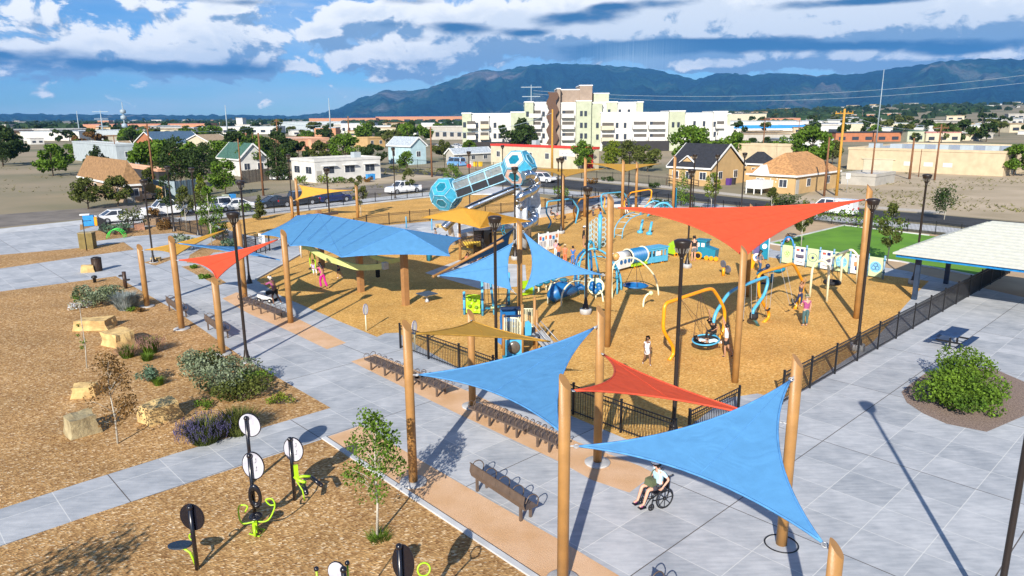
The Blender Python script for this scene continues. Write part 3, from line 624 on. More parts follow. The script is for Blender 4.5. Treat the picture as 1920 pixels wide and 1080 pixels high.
for i, (px, w_, lab) in enumerate([((293, 489), .5, 'white stone at the foot of the island lamp'), ((312, 412), .5, 'dark red rock in the far planted corner, beside the stone planter'), ((262, 430), 1.0, 'low reddish rock row at the back of the plaza'), ((232, 436), .8, 'reddish rock left of the green bike rack'), ((870, 426), .8, 'tan rock on the seat wall left of the silver leg'), ((822, 426), .6, 'small tan rock by the seated boy')]):
    rock(lab, px, (w_ * 1.3, w_ * .9, w_ * .6), i, M['redrock'] if i in (1, 2, 3) else M['sand'], seed=10 + i, grp='garden rocks')
t = thing('litter_bin', 'round dark brown litter bin on the left plaza', 'litter bin', G(183, 508)); q = MB(); q.lathe([(.3, 0), (.33, .03), (.33, .95)], n=18)
for k in range(24): a = 2 * pi * k / 24; q.box((.335 * cos(a), .335 * sin(a), .5), (.02, .05, .86), a)
q.build('bin_body', mk('dark_brown_metal', (.05, .025, .015), .5), t); q = MB(); q.lathe([(.35, .95), (.35, 1.0), (.2, 1.06), (.19, 1.02)], n=18); q.build('lid', M['bronze'], t)
t = thing('drinking_fountain', 'dark brown drinking fountain post on the left plaza', 'fountain', G(236, 541)); q = MB(); q.cyl((0, 0, 0), (0, 0, 1.15), .12, .12, 12); q.build('fountain_post', mk('dark_brown_metal', (.05, .025, .015), .5), t)
q = MB(); q.box((.2, -.1, .62), (.3, .24, .1)); q.build('basin', M['bronze'], t); q = MB(); q.box((-.18, 0, .88), (.28, .24, .1)); q.build('basin', M['bronze'], t)
q = MB(); q.lathe([(.1, 0), (.11, .3), (.2, .35), (.16, .48), (.05, .52)], n=12); o = q.build('bollard_light', M['black'], loc=G(178, 530)); tag(o, 'small black lamp bollard behind the left shrub', 'bollard')
t = thing('park_monument', 'square olive brown stone monument at the far left of the plaza', 'monument', G(166, 466), R(10)); q = MB(); q.box((0, 0, .7), (1.15, .8, 1.4)); q.build('stone_block', mk('olive_stone', (.2, .15, .05), .85, scale=2, bump=.4), t); q = MB(); q.box((0, 0, 1.42), (1.2, .85, .06)); q.build('cap', M['sandg'], t)
t = thing('flag_post', 'thin black post with a horizontal arm at the far left', 'post', G(163, 470)); q = MB(); q.cyl((0, 0, 0), (0, 0, 2.7), .04); q.build('pole', M['black'], t); q = MB(); q.cyl((0, 0, 2.55), (.75, 0, 2.62), .025); q.build('arm', M['black'], t)
t = thing('newspaper_box', 'blue and orange notice box by the far left road', 'notice box', G(168, 424), R(20)); q = MB(); q.box((0, 0, .6), (1.0, .5, 1.1)); q.build('box_body', mk('bright_blue_paint', (.02, .25, .6), .5), t); q = MB(); q.box((.65, 0, .5), (.25, .45, .9)); q.build('side_panel', M['orange'], t); q = MB(); q.box((-.3, 0, 1.25), (.9, .5, .12)); q.build('white_top', M['white'], t)
t = thing('bike_rack', 'bright green arched bike rack by the far left planting', 'bike rack', G(219, 446), R(15)); m = paint('bright_green_paint', (.03, .55, .05), .4)
for k in range(3): q = MB(); q.tube(arc((-.75 + k * .0, k * .5 - .5, 0), (.75, k * .5 - .5, 0), .85), .03); q.build('hoop', m, t)
t = thing('stone_planter', 'brown stone planter with orange flowers in the far planted corner', 'planter', G(286, 421)); q = MB(); q.box((0, 0, .35), (1.4, 1.2, .7)); q.build('planter_box', mk('planter_stone', (.3, .2, .12), .9, scale=5, bump=.5), t)
t = thing('notice_sign', 'white notice board on the gate left of the blue canopy', 'sign', G(493, 474), AA); q = MB(); q.box((0, 0, 1.2), (1.1, .04, .8)); q.build('board', M['white'], t)
for x in (-.45, .45): q = MB(); q.box((x, .03, .8), (.05, .05, 1.6)); q.build('leg', M['black'], t)
for k, w_ in enumerate((.6, .8, .5)): q = MB(); q.box((0, -.025, 1.4 - k * .14), (w_, .01, .04)); q.build('text_line', M['blue'], t)
# ================================================================ outdoor gym
def gymsign(t, h, r, zc, off, facing, back='white', sy=1.3, disc_mat=None):
    q = MB(); q.cyl((0, 0, 0), (0, 0, h), .055, n=14); q.sph((0, 0, h), .075, 12, 8); q.build('gym_post', M['blackgloss'], t)
    f = V((cos(facing), sin(facing), 0)); q = MB(); x = V((-f.y, f.x, 0)); c = V((0, 0, zc)) + f * .075 + x * off
    def oval(rr, th, cc): return [cc + x * cos(2 * pi * k / 28) * rr + V((0, 0, 1)) * sin(2 * pi * k / 28) * rr * sy for k in range(28)]
    q.ext(oval(r, 0, c - f * .012), f * .024); b = q.build('sign_rim', M['blackgloss'], t)
    for s in (1, -1):
        q = MB(); q.ext(oval(r * .93, 0, c + f * .0125 * s), f * .004 * s); q.build('sign_face', disc_mat or mk('sign_plate_grey', (.48, .48, .55), .5), b)
    if back == 'fig':
        q = MB(); 
        for k in range(4):
            zz = zc + .12 - (k // 2) * .22; xx = off * .6 + (-.07 if k % 2 else .09)
            p = V((0, 0, zz)) + f * -.0 + x * xx + f * .055
            p = c - f * .0165 + x * (-.1 + .17 * (k % 2)) + V((0, 0, .14 - .24 * (k // 2)))
            q.sph(p + V((0, 0, .07)), .016, 6, 4); q.bar(p + V((0, 0, .05)), p - V((0, 0, .03)), .016, .006); q.bar(p - V((0, 0, .03)), p + x * .05 - V((0, 0, .05)), .012, .006); q.bar(p - V((0, 0, .05)), p + x * .08 - V((0, 0, .05)), .008, .005)
        q.build('exercise_figures', M['black'], b)
FA = R(-100)
def gym_at(px, label, **k):
    t = thing('fitness_station', label, 'fitness machine', G(*px), 0, 'black and lime outdoor fitness machines'); return t
t = gym_at((473, 905), 'tall black post with a round blank white board behind the fitness machines'); gymsign(t, 2.15, .37, 1.9, -.06, FA + pi, sy=1.05)
t = gym_at((480, 985), 'lime and black seated leg press machine with a white oval sign'); gymsign(t, 2.1, .33, 1.78, -.05, FA + pi, 'fig', 1.25)
q = MB(); q.tube([(.08, -.1, .0), (.1, -.35, .28), (.12, -.5, .4)], .035); q.tube([(.0, -.5, .05), (.3, -.62, .05), (.35, -.3, .05), (0, -.2, .05)], .02, closed=True); q.box((.15, -.45, .25), (.12, .2, .3), .3); q.build('machine_frame', M['lime'], t)
q = MB(); q.ring((.18, -.55, .18), .14, .035, (1, .3, 0), 16, 6); q.build('flywheel', M['lime'], t)
for s, pts in ((1, [(.15, -.4, .35), (.5, -.4, .4), (.68, -.3, .75), (.62, -.3, .98), (.45, -.3, .95), (.55, -.3, .8), (.68, -.3, .8)]), (-1, [(.1, -.4, .35), (-.2, -.45, .35), (-.28, -.4, .7), (-.2, -.4, .85), (-.02, -.4, .82), (-.1, -.42, .65)])):
    q = MB(); q.tube(catm(pts, 4), .022, 7); q.build('handle', M['lime'], t)
q = MB(); q.ring((.1, -.12, .95), .14, .05, (0, 1, .2), 18, 8); P = q.v
for p in P: p.z = .95 + (p.z - .95) * 2.1
q.build('backrest', M['blackgloss'], t); q = MB(); q.lathe([(.19, 0), (.2, .03), (.17, .06)], (.17, -.38, .48), 18); q.build('seat', M['blackgloss'], t)
t = gym_at((553, 938), 'lime and black ski stepper machine with two black rollers and an oval sign'); gymsign(t, 1.95, .31, 1.6, -.05, FA + pi, 'fig', 1.25)
q = MB(); q.box((.12, -.05, .95), (.12, .08, .42), .4); q.tube([(.06, -.05, .8), (.2, -.1, .7), (.42, -.2, .68)], .05); q.tube([(.1, -.05, .75), (.3, 0, .78), (.5, .05, .75)], .04); q.build('machine_frame', M['lime'], t)
q = MB(); q.tube([(.12, -.1, .7), (.3, -.15, .4), (.35, -.2, .1)], .022); q.build('brace', M['lime'], t)
for a, b in (((.38, -.25, .62), (.52, -.5, .5)), ((.55, .0, .72), (.85, -.12, .55))): q = MB(); q.cyl(a, b, .065, n=12); q.sph(a, .065); q.sph(b, .065); q.build('roller', M['blackgloss'], t)
t = gym_at((370, 1068), 'black fitness post with shade-painted dark round sign and navy platform seat nearest the lower left'); gymsign(t, 1.72, .33, 1.42, .02, FA + pi, sy=1.1, disc_mat=M['blackgloss'])  # black disc colour stands for the sign's shaded side
q = MB(); q.tube([(-.02, 0, .1), (-.15, .05, .45), (-.42, .1, .62)], .03); q.build('arm', M['lime'], t); q = MB(); q.ring((-.08, .1, .85), .09, .018, (.3, 1, 0), 14, 6); q.build('handle', M['lime'], t)
q = MB(); q.disc((-.42, .12, .62), .24, .04, (0, .15, 1), 20, 1.2); q.build('platform', mk('navy_step', (.015, .035, .07), .6), t)
t = gym_at((757, 1212), 'black fitness post at the bottom edge with a dark curved panel and lime ring'); H_ = HZ(t.location, 1025); gymsign(t, H_, .24, H_ - .42, -.05, FA + pi, sy=1.8, disc_mat=M['blackgloss'])
q = MB(); q.ring((.5, -.05, H_ - .5), .13, .02, (.3, -1, .4), 20, 6); q.tube([(.47, -.08, H_ - .62), (.3, -.2, H_ - .85), (.1, 0, .8)], .024); q.build('handle', M['lime'], t)
t = gym_at((655, 1230), 'black fitness post at the bottom edge with a white oval sign and two ball grips'); H_ = HZ(t.location, 1068); gymsign(t, H_, .2, H_ - .12, .18, FA + pi, sy=1.2)
for p in ((-.55, .0, H_ + .02), (.02, .25, H_ - .02)): q = MB(); q.cyl((p[0], p[1], 1.1), p, .02); g = q.build('handle', M['lime'], t); q = MB(); q.sph(p, .055); q.build('grip', M['blackgloss'], g)
# playground pictogram signs
for px, lab in (((687, 621), 'white oval sign on a cream post left of the fence, by the path'), ((778, 657), 'white oval sign on a cream post right behind the front fence')):
    t = thing('oval_sign', lab, 'sign', G(*px), 0, 'white oval signs on posts'); q = MB(); q.cyl((0, 0, 0), (0, 0, 1.25), .035); q.build('post', M['cream'], t)
    q = MB(); f = V((.35, -.94, 0)).normalized(); x = V((-f.y, f.x, 0)); f = V((.9, -.43, 0)); x = V((.43, .9, 0))
    q.ext([V((0, 0, 1.2)) + x * .2 * cos(2 * pi * k / 24) + V((0, 0, .3 * sin(2 * pi * k / 24))) for k in range(24)], f * .03); b = q.build('sign_plate', M['white'], t)
    q = MB(); q.tube([V((0, 0, 1.2)) + f * .03 + x * .2 * cos(2 * pi * k / 24) + V((0, 0, .3 * sin(2 * pi * k / 24))) for k in range(24)], .012, 5, closed=True); q.build('rim', mk('purple_blue', (.08, .08, .3), .5), b)
# ================================================================ vegetation
def leafmat(name, c, c2, island=.45, trans=.25):
    return mk(name, c, .7, scale=1.2, col2=c2, island=island, trans=trans, spec=.25)
M['leafg'] = leafmat('green_leaves', (.13, .22, .02), (.06, .12, .012)); M['leafd'] = leafmat('dark_green_leaves', (.05, .085, .018), (.022, .045, .01)); M['leafy'] = leafmat('yellow_green_leaves', (.2, .24, .02), (.09, .15, .012))
M['leafs'] = leafmat('silver_leaves', (.26, .31, .2), (.07, .1, .03)); M['leafb'] = leafmat('brown_leaves', (.24, .13, .04), (.12, .07, .02)); M['leafo'] = leafmat('olive_leaves', (.12, .14, .03), (.06, .08, .015)); M['leafbl'] = leafmat('blue_green_leaves', (.12, .2, .13), (.06, .11, .06))
M['flower'] = leafmat('purple_flowers', (.075, .065, .16), (.045, .04, .09)); M['pinkg'] = leafmat('pink_grass_plumes', (.42, .23, .19), (.3, .15, .12)); M['grassy'] = leafmat('grass_blades', (.12, .2, .02), (.05, .1, .01))
M['bark'] = mk('bark', (.11, .08, .055), .9, scale=8, bump=.5); M['pbark'] = mk('pale_bark', (.48, .45, .38), .8, scale=8, bump=.3)
def leaves(blobs, n, s, rn, shell=.55, droop=0, up=.3):
    mb = MB(); tot = sum(r[0] * r[1] * r[2] for c, r in blobs) ; 
    for c, r in blobs:
        k = max(6, int(n * (r[0] * r[1] * r[2]) / tot))
        for _ in range(k):
            while True:
                p = V((rn.uniform(-1, 1), rn.uniform(-1, 1), rn.uniform(-1, 1)))
                if p.length < 1 and p.length > 1e-3: break
            l = p.length; p = p / l * (shell + (1 - shell) * l if rn.random() < .75 else l) * rn.uniform(.85, 1.1)
            q = V(c) + V((p.x * r[0], p.y * r[1], p.z * r[2]))
            a = V((rn.gauss(0, 1), rn.gauss(0, 1), rn.gauss(0, 1))).normalized(); b = a.orthogonal().normalized(); b.rotate(Matrix.Rotation(rn.uniform(0, 6.28), 3, a)); cc = a.cross(b); k_ = s * rn.uniform(.6, 1.35)
            mb.add([q + b * k_, q + cc * k_ * .6, q - b * k_ * .8, q - cc * k_ * .6], [(0, 1, 2, 3)])
    return mb
def crown_blobs(kind, h, w, th, rn, n=16):
    B = []
    if kind == 'round':
        for _ in range(n):
            a = rn.uniform(0, 6.28); z = rn.random(); r = w / 2 * (.35 + .62 * math.sqrt(rn.random())) * sin(pi * (.18 + .74 * z)) * .85; B.append(((r * cos(a), r * sin(a), th + (h - th) * (.12 + .76 * z)), tuple((h - th) * k for k in (rn.uniform(.13, .22), rn.uniform(.13, .22), rn.uniform(.1, .17)))))
    elif kind == 'cone':
        for i in range(n):
            z = i / n; a = rn.uniform(0, 6.28); r = w / 2 * (1 - z) ** .8; B.append(((r * .55 * cos(a), r * .55 * sin(a), th + (h - th) * z), (r * .55 + .12, r * .55 + .12, (h - th) * .075)))
    elif kind == 'slim':
        for i in range(n):
            z = rn.random(); a = rn.uniform(0, 6.28); r = w / 2 * (sin(pi * min(1, .1 + z * .9)) * .9 + .1) * (1.15 - z * .6); B.append(((r * .75 * cos(a), r * .75 * sin(a), th + (h - th) * z), (w * .17 * rn.uniform(.6, 1.3), w * .17 * rn.uniform(.6, 1.3), w * .14)))
    return B
def make_tree(label, kind, h, w, th, leaf, bark, n, s, seed, group, tr=.09, nb=16, name='tree', loc=(0, 0, 0), cat='tree', shell=.55):
    rn = random.Random(seed); t = thing(name, label, cat, loc, 0, group); B = crown_blobs(kind, h, w, th, rn, nb)
    q = MB(); tp = V((rn.uniform(-.1, .1), rn.uniform(-.1, .1), h * (.8 if kind != 'round' else .55))); q.tube([(0, 0, 0), tp * .35 + V((.03, .02, 0)), tp * .7, tp], [tr, tr * .75, tr * .5, tr * .22], 7)
    for c, r in B[::2]: c = V(c); st = tp * min(.92, max(.3, (c.z - (.25 * (h - th))) / tp.z)); q.tube([st, st.lerp(c, .5) + V((0, 0, .05 * h * .3)), c], [tr * .38, tr * .25, tr * .1], 5)
    q.build('trunk', bark, t); leaves(B, n, s, rn, shell).build('crown', leaf, t); return t
def at(o, px, sc=1, rz=None):
    o.location = G(*px); o.scale = (sc, sc, sc) if not isinstance(sc, tuple) else sc
    if rz is not None: o.rotation_euler.z = rz
    return o
rn = random.Random(5)
at(make_tree('young leafy green tree with pale trunk in the middle of the fitness bed', 'slim', 3.6, 1.75, 1.35, M['leafg'], M['pbark'], 2300, .05, 3, None, .04, 40), (707, 1008))
q = MB()
for k in range(170): a = rn.uniform(0, 6.28); r = rn.uniform(0, .28); l = rn.uniform(.12, .34); p = V((r * cos(a), r * sin(a), 0)); q.add([p, p + V((.02, .015, 0)), p + V((cos(a) * l * .7, sin(a) * l * .7, l))], [(0, 1, 2)])
tag(q.build('grass_tuft', M['grassy'], loc=G(710, 1012)), 'green grass tuft around the foot of the young leafy tree', 'grass tuft', 'grass tufts')
at(make_tree('brown leaved sapling in the left mulch bed', 'slim', 3.2, 1.9, .9, M['leafb'], M['pbark'], 1900, .045, 5, None, .035, 30), (221, 832))
at(make_tree('thin white trunked sapling at the left edge with few leaves', 'slim', 3.9, .5, 1.0, M['leafg'], M['pbark'], 160, .045, 6, None, .03, 8), (163, 690))
def make_shrub(label, px, w, h, leaf, n, s, seed, kind='leafy', grp='shrubs', flower=None, loc=None, name='shrub', d=None):
    rn = random.Random(seed); t = thing(name, label, 'shrub', loc or G(*px), rn.uniform(0, 6), grp); d = d or w
    if kind == 'leafy':
        B = [((rn.uniform(-.36, .36) * w, rn.uniform(-.36, .36) * d, h * rn.uniform(.3, .7)), (w * rn.uniform(.14, .24), d * rn.uniform(.14, .24), h * rn.uniform(.22, .36))) for _ in range(12)]
        leaves(B, n, s, rn, .5).build('foliage', leaf, t); q = MB()
        for c, r in B: q.tube([(0, 0, 0), V(c) * .5 + V((0, 0, h * .05)), c], [.018, .012, .005], 4)
        q.build('stems', M['bark'], t)
    else:
        q = MB(); f = MB()
        for k in range(n):
            a = rn.uniform(0, 6.28); r = math.sqrt(rn.random()) * w * .22; l = h * rn.uniform(.6, 1.1); sp = rn.uniform(.1, 1.) * w * .36; p = V((r * cos(a), r * sin(a), 0)); e = V((cos(a) * (r + sp), sin(a) * (r + sp), l)); md = p.lerp(e, .55) + V((0, 0, l * .18)); sd = V((-sin(a), cos(a), 0)) * s
            q.add([p - sd, p + sd, md + sd, md - sd], [(0, 1, 2, 3)]); q.add([md - sd, md + sd, e], [(0, 1, 2)])
            if flower and rn.random() < .42:
                for j in range(3): g = e + V((rn.uniform(-.02, .02), rn.uniform(-.02, .02), -j * .06)); f.add([g + V((s * 1.4, 0, 0)), g + V((0, s * 1.4, .02)), g - V((s * 1.4, 0, 0)), g - V((0, s * 1.4, .04))], [(0, 1, 2, 3)])
        q.build('foliage', leaf, t)
        if flower: f.build('flowers', flower, t)
    return t
mks = make_shrub
mks('big silver and green shrub at the foot of the tall left lamp', (425, 730), 2.7, 1.5, M['leafs'], 2600, .06, 11); mks('green bushy shrub in front of the silver one', (450, 752), 2.4, 1.0, M['leafo'], 2200, .06, 12)
mks('silver leaved shrub left of the tall lamp shrubs', (372, 705), 1.9, 1.1, M['leafs'], 1400, .06, 13); mks('olive green shrub under the short tan post', (398, 690), 1.6, 1.0, M['leafo'], 1100, .06, 14)
mks('green shrub beside the lamp foot on the path side', (478, 722), 1.5, .8, M['leafg'], 900, .055, 17)
mks('purple flowering bush nearest the lower path', (385, 828), 1.9, .75, M['leafo'], 1100, .012, 15, 'spiky', flower=M['flower']); mks('purple flowering bush behind the blank round board', (448, 812), 1.7, .85, M['leafo'], 800, .012, 16, 'spiky', flower=M['flower'])
mks('round blue green bush in the mulch bed', (278, 716), 1.25, .7, M['leafbl'], 900, .045, 18); mks('yellow green tuft right of the blue green bush', (298, 722), .8, .35, M['grassy'], 260, .01, 19, 'spiky')
mks('green grass clump with pink plumes by the boulder', (240, 670), 1.2, .55, M['grassy'], 420, .01, 20, 'spiky', flower=M['pinkg']); mks('green grass clump with pink plumes, right of its twin', (283, 662), 1.3, .75, M['grassy'], 520, .011, 21, 'spiky', flower=M['pinkg']); mks('short bright green tuft in front of the pink plumes', (277, 676), .9, .35, M['grassy'], 260, .01, 22, 'spiky')
mks('small green bush at the right tip of the mulch bed', (527, 758), .95, .45, M['leafy'], 420, .045, 23); mks('small green bush left of the purple flowers', (385, 763), .8, .35, M['leafg'], 300, .045, 24)
mks('large silver green shrub at the left edge of the plaza', (190, 570), 3.2, 1.4, M['leafs'], 2600, .07, 25); mks('grey blue feathery shrub beside the leftmost tan post', (238, 580), 2.1, 1.0, mk('grey_blue_leaves', (.3, .34, .34), .8, col2=(.1, .13, .12), island=.4), 1400, .014, 26, 'spiky'); mks('small green bush under the grey blue shrub', (246, 583), .7, .35, M['leafg'], 240, .05, 27); mks('brown dry tuft right of the grey blue shrub', (262, 585), .6, .3, M['leafb'], 200, .05, 28)
mks('white flowering shrub at the left edge under the silver shrub', (158, 577), 1.6, .5, mk('white_flowers', (.55, .55, .6), .8, col2=(.15, .2, .1), island=.3), 500, .05, 29)
mks('leafy green shrub in the round bed on the right plaza', (1790, 765), 2.7, 1.35, M['leafg'], 4200, .065, 30); mks('tall light green shrub at the right edge of the round bed', (1806, 726), 2.3, 1.6, M['leafg'], 3000, .06, 31); mks('low green shrub in the round bed outside the right edge', (1850, 765), 2.6, 1.1, M['leafg'], 2400, .06, 32)
for i, (px, w_, h_, mt, lab) in enumerate([((243, 425), 3.2, 2.3, 'leafo', 'large olive bush behind the left corner fence'), ((215, 440), 3.0, 1.2, 'leafbl', 'pale green low bush left of the stone planter'), ((286, 408), 1.4, 1.3, 'leafb', 'orange flowering bush in the stone planter'), ((345, 470), 2.0, 1.8, 'leafs', 'silver shrub at the far left planted corner'), ((429, 466), 2.0, 1.0, 'leafbl', 'blue green bush beside the black gate'), ((405, 450), 2.2, 1.9, 'leafg', 'green bush behind the yellow sail'), ((310, 430), 1.6, 1.2, 'leafb', 'brown dry bush near the fence corner'), ((385, 522), .7, .3, 'leafg', 'small green tuft on the mulch island'), ((362, 503), .6, .25, 'leafg', 'tiny green tuft at the top of the mulch island'), ((460, 398), 2.0, 1.2, 'leafg', 'green bush behind the black fence by parked cars'),
    ((1052, 371), 2.6, 1.7, 'leafg', 'light green bush behind the fence beside the slides'), ((1478, 392), 3.4, 1.9, 'leafd', 'dark green bush behind the right fence in front of the white truck'), ((1525, 412), 4.5, 1.4, 'leafg', 'green hedge bush behind the fence under the red sail tip'), ((1600, 424), 4.5, 2.0, 'leafg', 'bushy green hedge behind the fence at the tall post'), ((1660, 432), 4.0, 1.6, 'leafg', 'green bush behind the fence right of the tall post'), ((1240, 385), 2.5, .9, 'leafd', 'low dark bush behind the arch climber'), ((1312, 398), 2.5, .8, 'leafd', 'low dark bush behind the fence left of the red sail'), ((1376, 404), 2.5, .8, 'leafd', 'low dark bush behind the fence under the red sail'), ((1160, 372), 2.0, 1.2, 'leafo', 'low olive bush at the back fence'), ((905, 345), 2.0, 1.2, 'leafo', 'olive bush on the road corner behind the tunnel')]):
    mks(lab, px, w_, h_, M[mt], 420, .12, 40 + i, grp='small shrubs near the fences')
# small trees inside and along the park
SMT = [((315, 410), 'slim', 4.6, 2.1, 'dense dark young tree at the left corner fence', 'leafd'), ((350, 432), 'slim', 4.4, 2.0, 'thin olive young tree right of the dark one', 'leafo'), ((397, 460), 'slim', 5.2, 2.3, 'bright green young tree behind the yellow sail', 'leafg'), ((381, 405), 'slim', 3.6, 2.2, 'young tree in front of the white parked cars', 'leafo'),
 ((488, 412), 'cone', 2.8, 1.4, 'small conifer on the wood chips behind the fence', 'leafo'), ((677, 405), 'slim', 4.4, 1.8, 'young tree beside the lone tan post', 'leafo'), ((767, 362), 'slim', 3.6, 2.2, 'young tree in front of the white pickup', 'leafo'), ((848, 352), 'slim', 3.6, 3.0, 'bushy young tree behind the blue cabin tunnel', 'leafg'),
 ((1278, 385), 'cone', 4.6, 2.9, 'dense green conical tree behind the far climber', 'leafg'), ((1333, 395), 'slim', 4.8, 2.2, 'light green young tree in front of the tan gabled house', 'leafy'), ((1445, 415), 'slim', 3.4, 1.8, 'thin young tree at the corner of the lawn fence', 'leafo'), ((1502, 462), 'slim', 3.9, 1.8, 'thin young tree at the left side of the lawn', 'leafo'), ((1663, 494), 'slim', 4.4, 1.9, 'thin young tree at the front edge of the lawn', 'leafo'), ((1770, 412), 'round', 4.0, 2.6, 'round green tree at the right edge beyond the road', 'leafd')]
for i, (px, kd, h_, w_, lab, mt) in enumerate(SMT):
    at(make_tree(lab, kd, h_, w_, h_ * (.35 if kd == 'slim' else .12), M[mt], M['pbark'], 1500, .1, 60 + i, 'young trees in the park', .05, 22), px)
at(make_tree('small tree outside the lower left whose lattice shadow falls on the bed', 'round', 4.6, 3.4, 1.4, M['leafo'], M['bark'], 1500, .07, 99, None, .07, 20), (0, 1000)).location = (-12.6, 9.4, 0)
# ================================================================ play equipment
def VPL(px, py, A, B):                     # photo point on the vertical plane through A and B
    d = ray(px, py); n = V((B.y - A.y, A.x - B.x, 0)); o = V((0, 0, CH)); t = (A - o).dot(n) / d.dot(n); return o + d * t
def frame(label, pix, mat, r=.075, name='swing_set', cat='swing frame', grp='bent tube swing frames', i0=0, i1=-1):
    A, B = G(*pix[i0]), G(*pix[i1]); P = [VPL(x, y, A, B) for x, y in pix]; P[i0] = A; P[i1] = B
    t = thing(name, label, cat, tuple(A), 0, grp); q = MB(); q.tube(rnd_poly(P, .28), r, 10); q.build('bent_tube', mat, t, world=True); return t, P, A, B
def rope(t, a, b, r=.012, name='rope', mat=None): q = MB(); q.tube([a, b], r, 4); return q.build(name, mat or M['rope'], t, world=True)
t1, P1_, A1_, B1_ = frame('yellow bent tube swing frame nearest the camera, carrying the basket swing', [(1254, 676), (1263, 664), (1262, 650), (1243, 618), (1246, 569), (1324, 543), (1336, 541), (1349, 560), (1359, 582), (1358, 611), (1353, 629), (1340, 645)], M['orange'], .085)
t2, P2_, A2_, B2_ = frame('blue bent tube swing frame behind the nearest yellow one', [(1346, 641), (1337, 620), (1336, 612), (1341, 588), (1364, 552), (1378, 542), (1427, 522), (1438, 519), (1440, 530), (1433, 553), (1412, 582), (1411, 593), (1422, 611)], M['sky'], .085)
t3, P3_, A3_, B3_ = frame('yellow bent tube swing frame right of the blue one', [(1431, 605), (1441, 596), (1442, 586), (1431, 569), (1423, 553), (1422, 516), (1428, 511), (1469, 499), (1484, 494), (1490, 498), (1505, 527), (1506, 541), (1499, 561), (1490, 580)], M['orange'], .085)
t5, *_a5 = frame('blue bent tube swing frame at the far left near the slides', [(1028, 428), (1034, 416), (1024, 399), (1026, 378), (1068, 373), (1073, 374), (1085, 392), (1079, 419)], M['sky'], .085)
t6, *_a6 = frame('far yellow bent tube swing frame crossing the far blue one', [(1078, 414), (1075, 393), (1088, 373), (1130, 367), (1134, 369), (1134, 380), (1131, 390)], M['orange'], .085)
t7, *_a7 = frame('blue bent tube swing frame behind the hexagon climber', [(1136, 402), (1128, 387), (1127, 367), (1131, 363), (1165, 360), (1171, 363), (1179, 378), (1178, 395)], M['sky'], .085)
t8, *_a8 = frame('yellow bent tube swing frame by the back wall', [(1172, 393), (1170, 379), (1182, 361), (1217, 355), (1222, 357), (1221, 371), (1211, 386), (1215, 396)], M['orange'], .085)
# basket swing under frame 1
def basket(label, c, r, hang, mat=None, tilt=(0, 0, 1), dep=.25, rim=None):
    t = thing('nest_swing', label, 'swing', tuple(c), 0, 'round nest swings'); c = V(c); q = MB(); q.ring(c, r, .04, tilt, 24, 8); q.build('rim', rim or M['sky'], t, world=True)
    x, y = fr(tilt); q = MB(); vs = []; n = 16
    for i in range(5):
        a = i / 4 * pi / 2
        for k in range(n): b = 2 * pi * k / n; vs.append(c + (x * cos(b) + y * sin(b)) * r * cos(a * .92) - V(tilt).normalized() * dep * sin(a))
    q.add(vs, [(i * n + k, i * n + (k + 1) % n, (i + 1) * n + (k + 1) % n, (i + 1) * n + k) for i in range(4) for k in range(n)], True); q.build('net_bowl', mat or M['rubber'], t, world=True)
    for h, ks in hang:
        for k in ks: b = 2 * pi * k / 8; rope(t, c + (x * cos(b) + y * sin(b)) * r, h, .01)
    return t
hp = [VPL(1275, 559, A1_, B1_), VPL(1312, 547, A1_, B1_)]; bc = G(1318, 640, .0); bc = V((hp[1].x + .35, hp[1].y - .25, .62))
basket('sky blue rimmed nest swing hanging from the nearest yellow frame', bc, .62, [(hp[1], (0, 2, 4, 6)), (hp[0], (3, 4))], tilt=(-.12, -.1, 1))
def seat_swing(label, top, z, off=(0, 0), mat=None, bucket=False):
    t = thing('belt_swing', label, 'swing', (top.x + off[0], top.y + off[1], z), 0, 'seats hanging from the bent frames'); c = V((top.x + off[0], top.y + off[1], z)); q = MB()
    if bucket: q.lathe([(.05, 0), (.2, .02), (.24, .15), (.22, .34), (.19, .34), (.17, .12)], c, 12)
    else: q.tube([c + E2 * -.22 + V((0, 0, .05)), c, c + E2 * .22 + V((0, 0, .05))], .05, 6)
    q.build('seat', mat or M['rubber'], t, world=True)
    for s in (-1, 1): rope(t, c + E2 * .22 * s + V((0, 0, .1)), V(top) + E2 * .3 * s, .012, 'chain', M['galv'])
    return t
seat_swing('empty black swing seat on the blue frame left of the lamp shadow', VPL(1393, 536, A2_, B2_), .55, (.1, .2)); seat_swing('black bucket swing seat low at the foot of the blue frame', VPL(1414, 528, A2_, B2_), .5, (.15, .1), bucket=True)
seat_swing('black swing seat carrying the climbing child on the right yellow frame', VPL(1469, 499, A3_, B3_), .7, (.5, -.3)); seat_swing('black swing seat with the child in green', VPL(1446, 505, A3_, B3_), .75, (-.2, -.5))
seat_swing('dark bucket swing with a pink child on the far left blue frame', V((_a5[0][4].x, _a5[0][4].y, _a5[0][4].z)) + V((-.6, .2, 0)), .6, (0, -.2), bucket=True)
